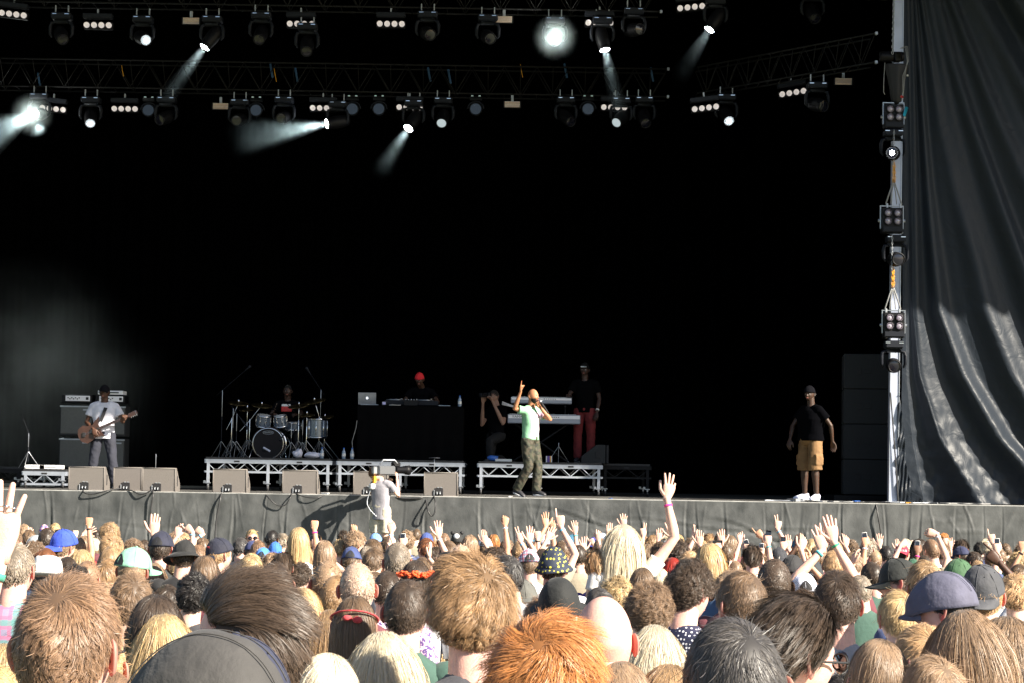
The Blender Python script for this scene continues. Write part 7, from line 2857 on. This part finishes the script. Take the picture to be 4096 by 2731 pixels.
person(4110, 2330, 110, 'buzz', 'bk', None, 0, 'person pointing a dark brown arm up left at the right edge', skin='dark', arms=[A(3915, 2176, 'point', -1, U=(-.85, .1, .75), hint=(.6, -.2, -1))], depth=FPX / 640)
# the great hand at the left edge
person(-250, 2600, 330, 'bob', 'bl', None, 0, 'person whose huge pale hand with rings fills the left edge', arms=[A(26, 1902, 'open', 1, U=(.03, .08, 1), spread=13, band=(.05, .3, .2), bandpos=.05, hint=(-.8, -.2, -1))], depth=FPX / 1720, sc=1.0, seed=60)
# phones
for i, (x, y, s, side, col, roll, k, lb) in enumerate([
    (2987, 2140, 310, 1, 'white', -18, {}, 'white phone tilted left, one of three beside the pointing hand'),
    (3045, 2155, 310, 1, 'white', 5, {}, 'white phone held upright above the black cap'),
    (3072, 2110, 330, 1, 'black', 8, dict(band=TEAL), 'dark phone held high by a hand with a teal band'),
    (3133, 2138, 300, -1, 'black', 3, {}, 'black phone with red top under the two raised fingers'),
    (1612, 2118, 320, -1, 'white', 2, {}, 'white phone held up right of the camera operator'),
    (3669, 2146, 330, -1, 'white', 6, dict(skin='brown', band=PINK), 'white phone held above the maroon cap'),
    (3988, 2143, 330, -1, 'white', 2, {}, 'white phone near the right edge'),
    (3460, 2112, 340, -1, 'white', -10, dict(skin='tan', band=W_), 'white phone gripped by a tan hand left of the maroon cap'),
    (2870, 2140, 320, 1, 'black', 88, {}, 'black phone held sideways above the blonde bowl cut'),
    (1262, 2122, 330, -1, 'black', 88, {}, 'black compact camera held up beside the straw blonde head'),
    (240, 2090, 300, 1, 'black', 80, {}, 'small black camera held up left of the royal blue cap'),
    (905, 2253, 560, -1, 'black', 90, {}, 'large black phone held sideways left of the huge quiff')]):
    rs = random.Random(i + 90)
    a = A(x, y, 'hold', side, U=(0, .15, 1), phone=col, plabel=lb, proll=roll, **({'band': k.pop('band')} if 'band' in k else {}))
    person(x - side * .17 * s, y + .46 * s, .172 * s, *rs.choice([('messy', 'br'), ('short', 'lb'), ('bob', 'db')]), None, 0, arms=[a], **k)

# ---- flower garland, bandana, other small things worn in the crowd are parts of their wearers
def by_label(sub):
    return [r for r in people if r['label'] and sub in r['label']][0]['o']


for r in people:
    if r['x'] == 1665 and r['y'] == 2240:
        rs = np.random.RandomState(4)
        g = MB()
        for a in np.linspace(math.radians(200), math.radians(345), 16):
            c = np.array([(HA + .028) * math.cos(a), (HB + .028) * math.sin(a), .045 + rs.normal() * .004])
            for k in range(7):
                d = nrm(rs.normal(size=3))
                g.ball(c + d * .012, (.010, .010, .007), 8)
        q = g.build('flower_garland', M['capcloth'], r['o'], True, (0, .02, HEADZ)); q.color = (.85, .10, .02, 1)
        r['o']['label'] = r['label'] = 'person wearing a garland of orange flowers'
for key, col in (('red bandana below', (.6, .06, .07)),):
    o = by_label(key)
    g = MB(); t = np.linspace(0, 2 * math.pi, 40)
    g.tube(np.stack([(HA + .016) * np.cos(t), (HB + .016) * np.sin(t), .035 + .03 * np.sin(t + 3.1)], 1), .006, 8, flat=.5, rnd=False)
    g.ball((.02, -HB - .02, .03), (.02, .01, .014), 10); g.ball((-.02, -HB - .02, .035), (.02, .01, .012), 10)
    q = g.build('bandana', M['capcloth'], o, True, (0, .02, HEADZ)); q.color = (*col, 1)
o = by_label('furry animal hat')
g = MB()
for s in (-1, 1): g.ball((s * .07, 0, .115), (.028, .02, .028), 10)
q = g.build('hat_ear', M['capdark'], o, True, (0, .02, HEADZ))
g = MB(); g.ball((.0, -.06, .06), (.05, .055, .05), 12)
q = g.build('hat_patch', M['white'], o, True, (0, .02, HEADZ))
o = by_label('dark navy fitted cap')
g = MB(); g.box((.0, -HB - .018, .065), (.022, .003, .012), b=.001)
q = g.build('emblem', M['red'], o, True, (0, .02, HEADZ))


o = by_label('maroon cap')
text_mesh('SEMINOLES', .034, 'lettering', M['white'], o, (.0, -HB - .002, HEADZ + .043), (math.pi / 2, 0, 0), .002, 1.0, .1)
g = MB()
for a in np.linspace(0, 2 * math.pi, 9)[:-1]:
    d = np.array([math.sin(.75) * math.sin(a), math.sin(.75) * math.cos(a), math.cos(.75)])
    g.ball(head_surface(d[None], .018)[0], .006, 6)
g.build('stud', M['white'], o, True, (0, .02, HEADZ))
for k_ in by_label('long platinum hair on shoulders').children:
    if k_.name.startswith('hair'): k_.scale = (1.28, 1.15, 1.12)

# ---- fill the gaps that would show bodies only
def covered(x, y, cand):
    for (cx, cy, w) in cand:
        if abs(x - cx) < w * .52 and cy - .0 * w < y < cy + w * 1.05:
            return True
    return False


rsf = np.random.RandomState(77)
heads = [(PX(r['pos'] + np.array([0, 0, 1.76 * r['o'].scale[0]]))[0], PX(r['pos'] + np.array([0, 0, 1.76 * r['o'].scale[0]]))[1], r['s'] * .172) for r in people]
extra = 0
for yy in (2650, 2560, 2480, 2410, 2345, 2290, 2245, 2210, 2180, 2155, 2135, 2122):
    wv = float(np.interp(yy, [2118, 2200, 2300, 2400, 2550, 2731], [46, 78, 125, 180, 240, 300]))
    xs = np.arange(-60, 4160, wv * .42)
    for xx in xs:
        cx = xx + rsf.uniform(-.1, .1) * wv
        cy = yy + rsf.uniform(-.12, .12) * wv
        pts = [(cx, cy + wv * .45), (cx - wv * .2, cy + wv * .45), (cx + wv * .2, cy + wv * .45)]
        if not any(covered(a, b, heads) for a, b in pts) and len(people) < 322:
            st = rsf.choice(['messy', 'short', 'bob', 'curly', 'long', 'short', 'messy', 'tousled', 'slick', 'buzz'])
            hc = rsf.choice(['br', 'lb', 'gb', 'bl', 'sb', 'gd', 'lb', 'gb', 'bl', 'pl', 'db', 'gy'])
            w2 = wv * rsf.uniform(.88, 1.08)
            hatc = None
            if rsf.rand() < .07:
                hatc = (str(rsf.choice(['cap', 'snap', 'beanie'])), [(.03, .03, .05), (.3, .3, .32), (.3, .03, .03), (.03, .12, .2)][rsf.randint(4)], str(rsf.choice(['fwd', 'back'])))
            person(cx, cy, w2, str(st), str(hc), hatc)
            heads.append((cx, cy, w2))
            extra += 1

for side in (-1, 1):          # the crowd goes on for a little beyond both edges of the photograph
    for k, (yy, wv) in enumerate([(2150, 62), (2165, 68), (2180, 76), (2205, 86), (2235, 100), (2270, 118), (2320, 146), (2400, 190), (2160, 66), (2190, 80), (2225, 96), (2290, 128), (2350, 160)]):
        dx = wv * (.9 + (k % 3) * 1.0 + (1.6 if k > 7 else 0))
        person((-60 - dx) if side < 0 else (4156 + dx), yy, wv, ['short', 'messy', 'bob', 'curly', 'long'][k % 5], ['br', 'lb', 'bl', 'sb', 'gd'][(k * 2 + side) % 5])

# ---- a label that singles out each of the others
marks = [(r['x'], r['y'], r['label']) for r in people if r['label'] and len(r['label'].split()) <= 9 and ' in a' in r['label'] or (r['label'] and len(r['label'].split()) <= 8)]


def shorten(l):
    l = l.replace('person in a ', '').replace('person in an ', '').replace('man in a ', '').replace('person with ', '').replace('woman with ', '').replace('man with ', '')
    if l.startswith('a '): l = l[2:]
    return l


marks = [(x, y, shorten(l)) for x, y, l in marks]
used_labels = {r['label'] for r in people if r['label']}
for r in people:
    if r['label']: continue
    capw = {(.03, .03, .05): 'black ', (.3, .3, .32): 'pale grey ', (.3, .03, .03): 'dark red ', (.03, .12, .2): 'teal blue '}
    head = f"{capw.get(tuple(r['cap'][1]), '')}{'knitted hat' if r['cap'][0] == 'beanie' else 'cap'}" if r['cap'] else f"{STYLEW[r['style']]} {HAIRC[r['hair']][1]} hair"
    act = ''
    if r['arms']:
        act = {'open': ' open hand up', 'fist': ' fist up', 'point': ' finger pointing up', 'vee': ' two fingers up', 'hold': ' phone up', 'horn': ' horn sign up'}.get(r['gest'][0], ' hand up')
    best = None
    ms = sorted(marks, key=lambda m: abs(m[0] - r['x']) + 2.0 * abs(m[1] - r['y']))
    for mx, my, ml in ms[:14]:
        dx, dy = r['x'] - mx, r['y'] - my
        if abs(dx) > abs(dy) * 1.5: rel = 'left of' if dx < 0 else 'right of'
        elif abs(dx) < abs(dy) * .5: rel = 'in front of' if dy > 0 else 'behind'
        else: rel = ('front left of' if dx < 0 else 'front right of') if dy > 0 else ('behind left of' if dx < 0 else 'behind right of')
        dist = math.hypot(dx, dy)
        for q in (('next ' if dist < 110 else ''), ('just ' if dist < 180 else 'well '), 'some way '):
            l = f"{head},{act} {q}{rel} the {ml}".replace(', ', ', ').replace('  ', ' ')
            if len(l.split()) <= 16 and l not in used_labels:
                best = l
                break
        if best: break
    if not best:
        best = f"{head} in the crowd, {int(r['x'])}"
    used_labels.add(best)
    r['label'] = best
    r['o']['label'] = best

# ---- two rings on the fingers of the great hand
o = by_label('huge pale hand')
rec = [r for r in people if r['o'] is o][0]
s_ = o.scale[0]
Rr = rotz(o.rotation_euler[2])
for (px, py) in ((22, 2022), (50, 2030)):
    c = (Rr.T @ (P(px, py, rec['pos'][1] + .085) - np.array(o.location))) / s_
    t = np.linspace(0, 2 * math.pi, 17)
    g = MB().tube(c + np.stack([.0105 * np.cos(t), .0105 * np.sin(t), 0 * t], 1), .0014, 5, rnd=False)
    g.build('ring', M['chrome'], o, True)
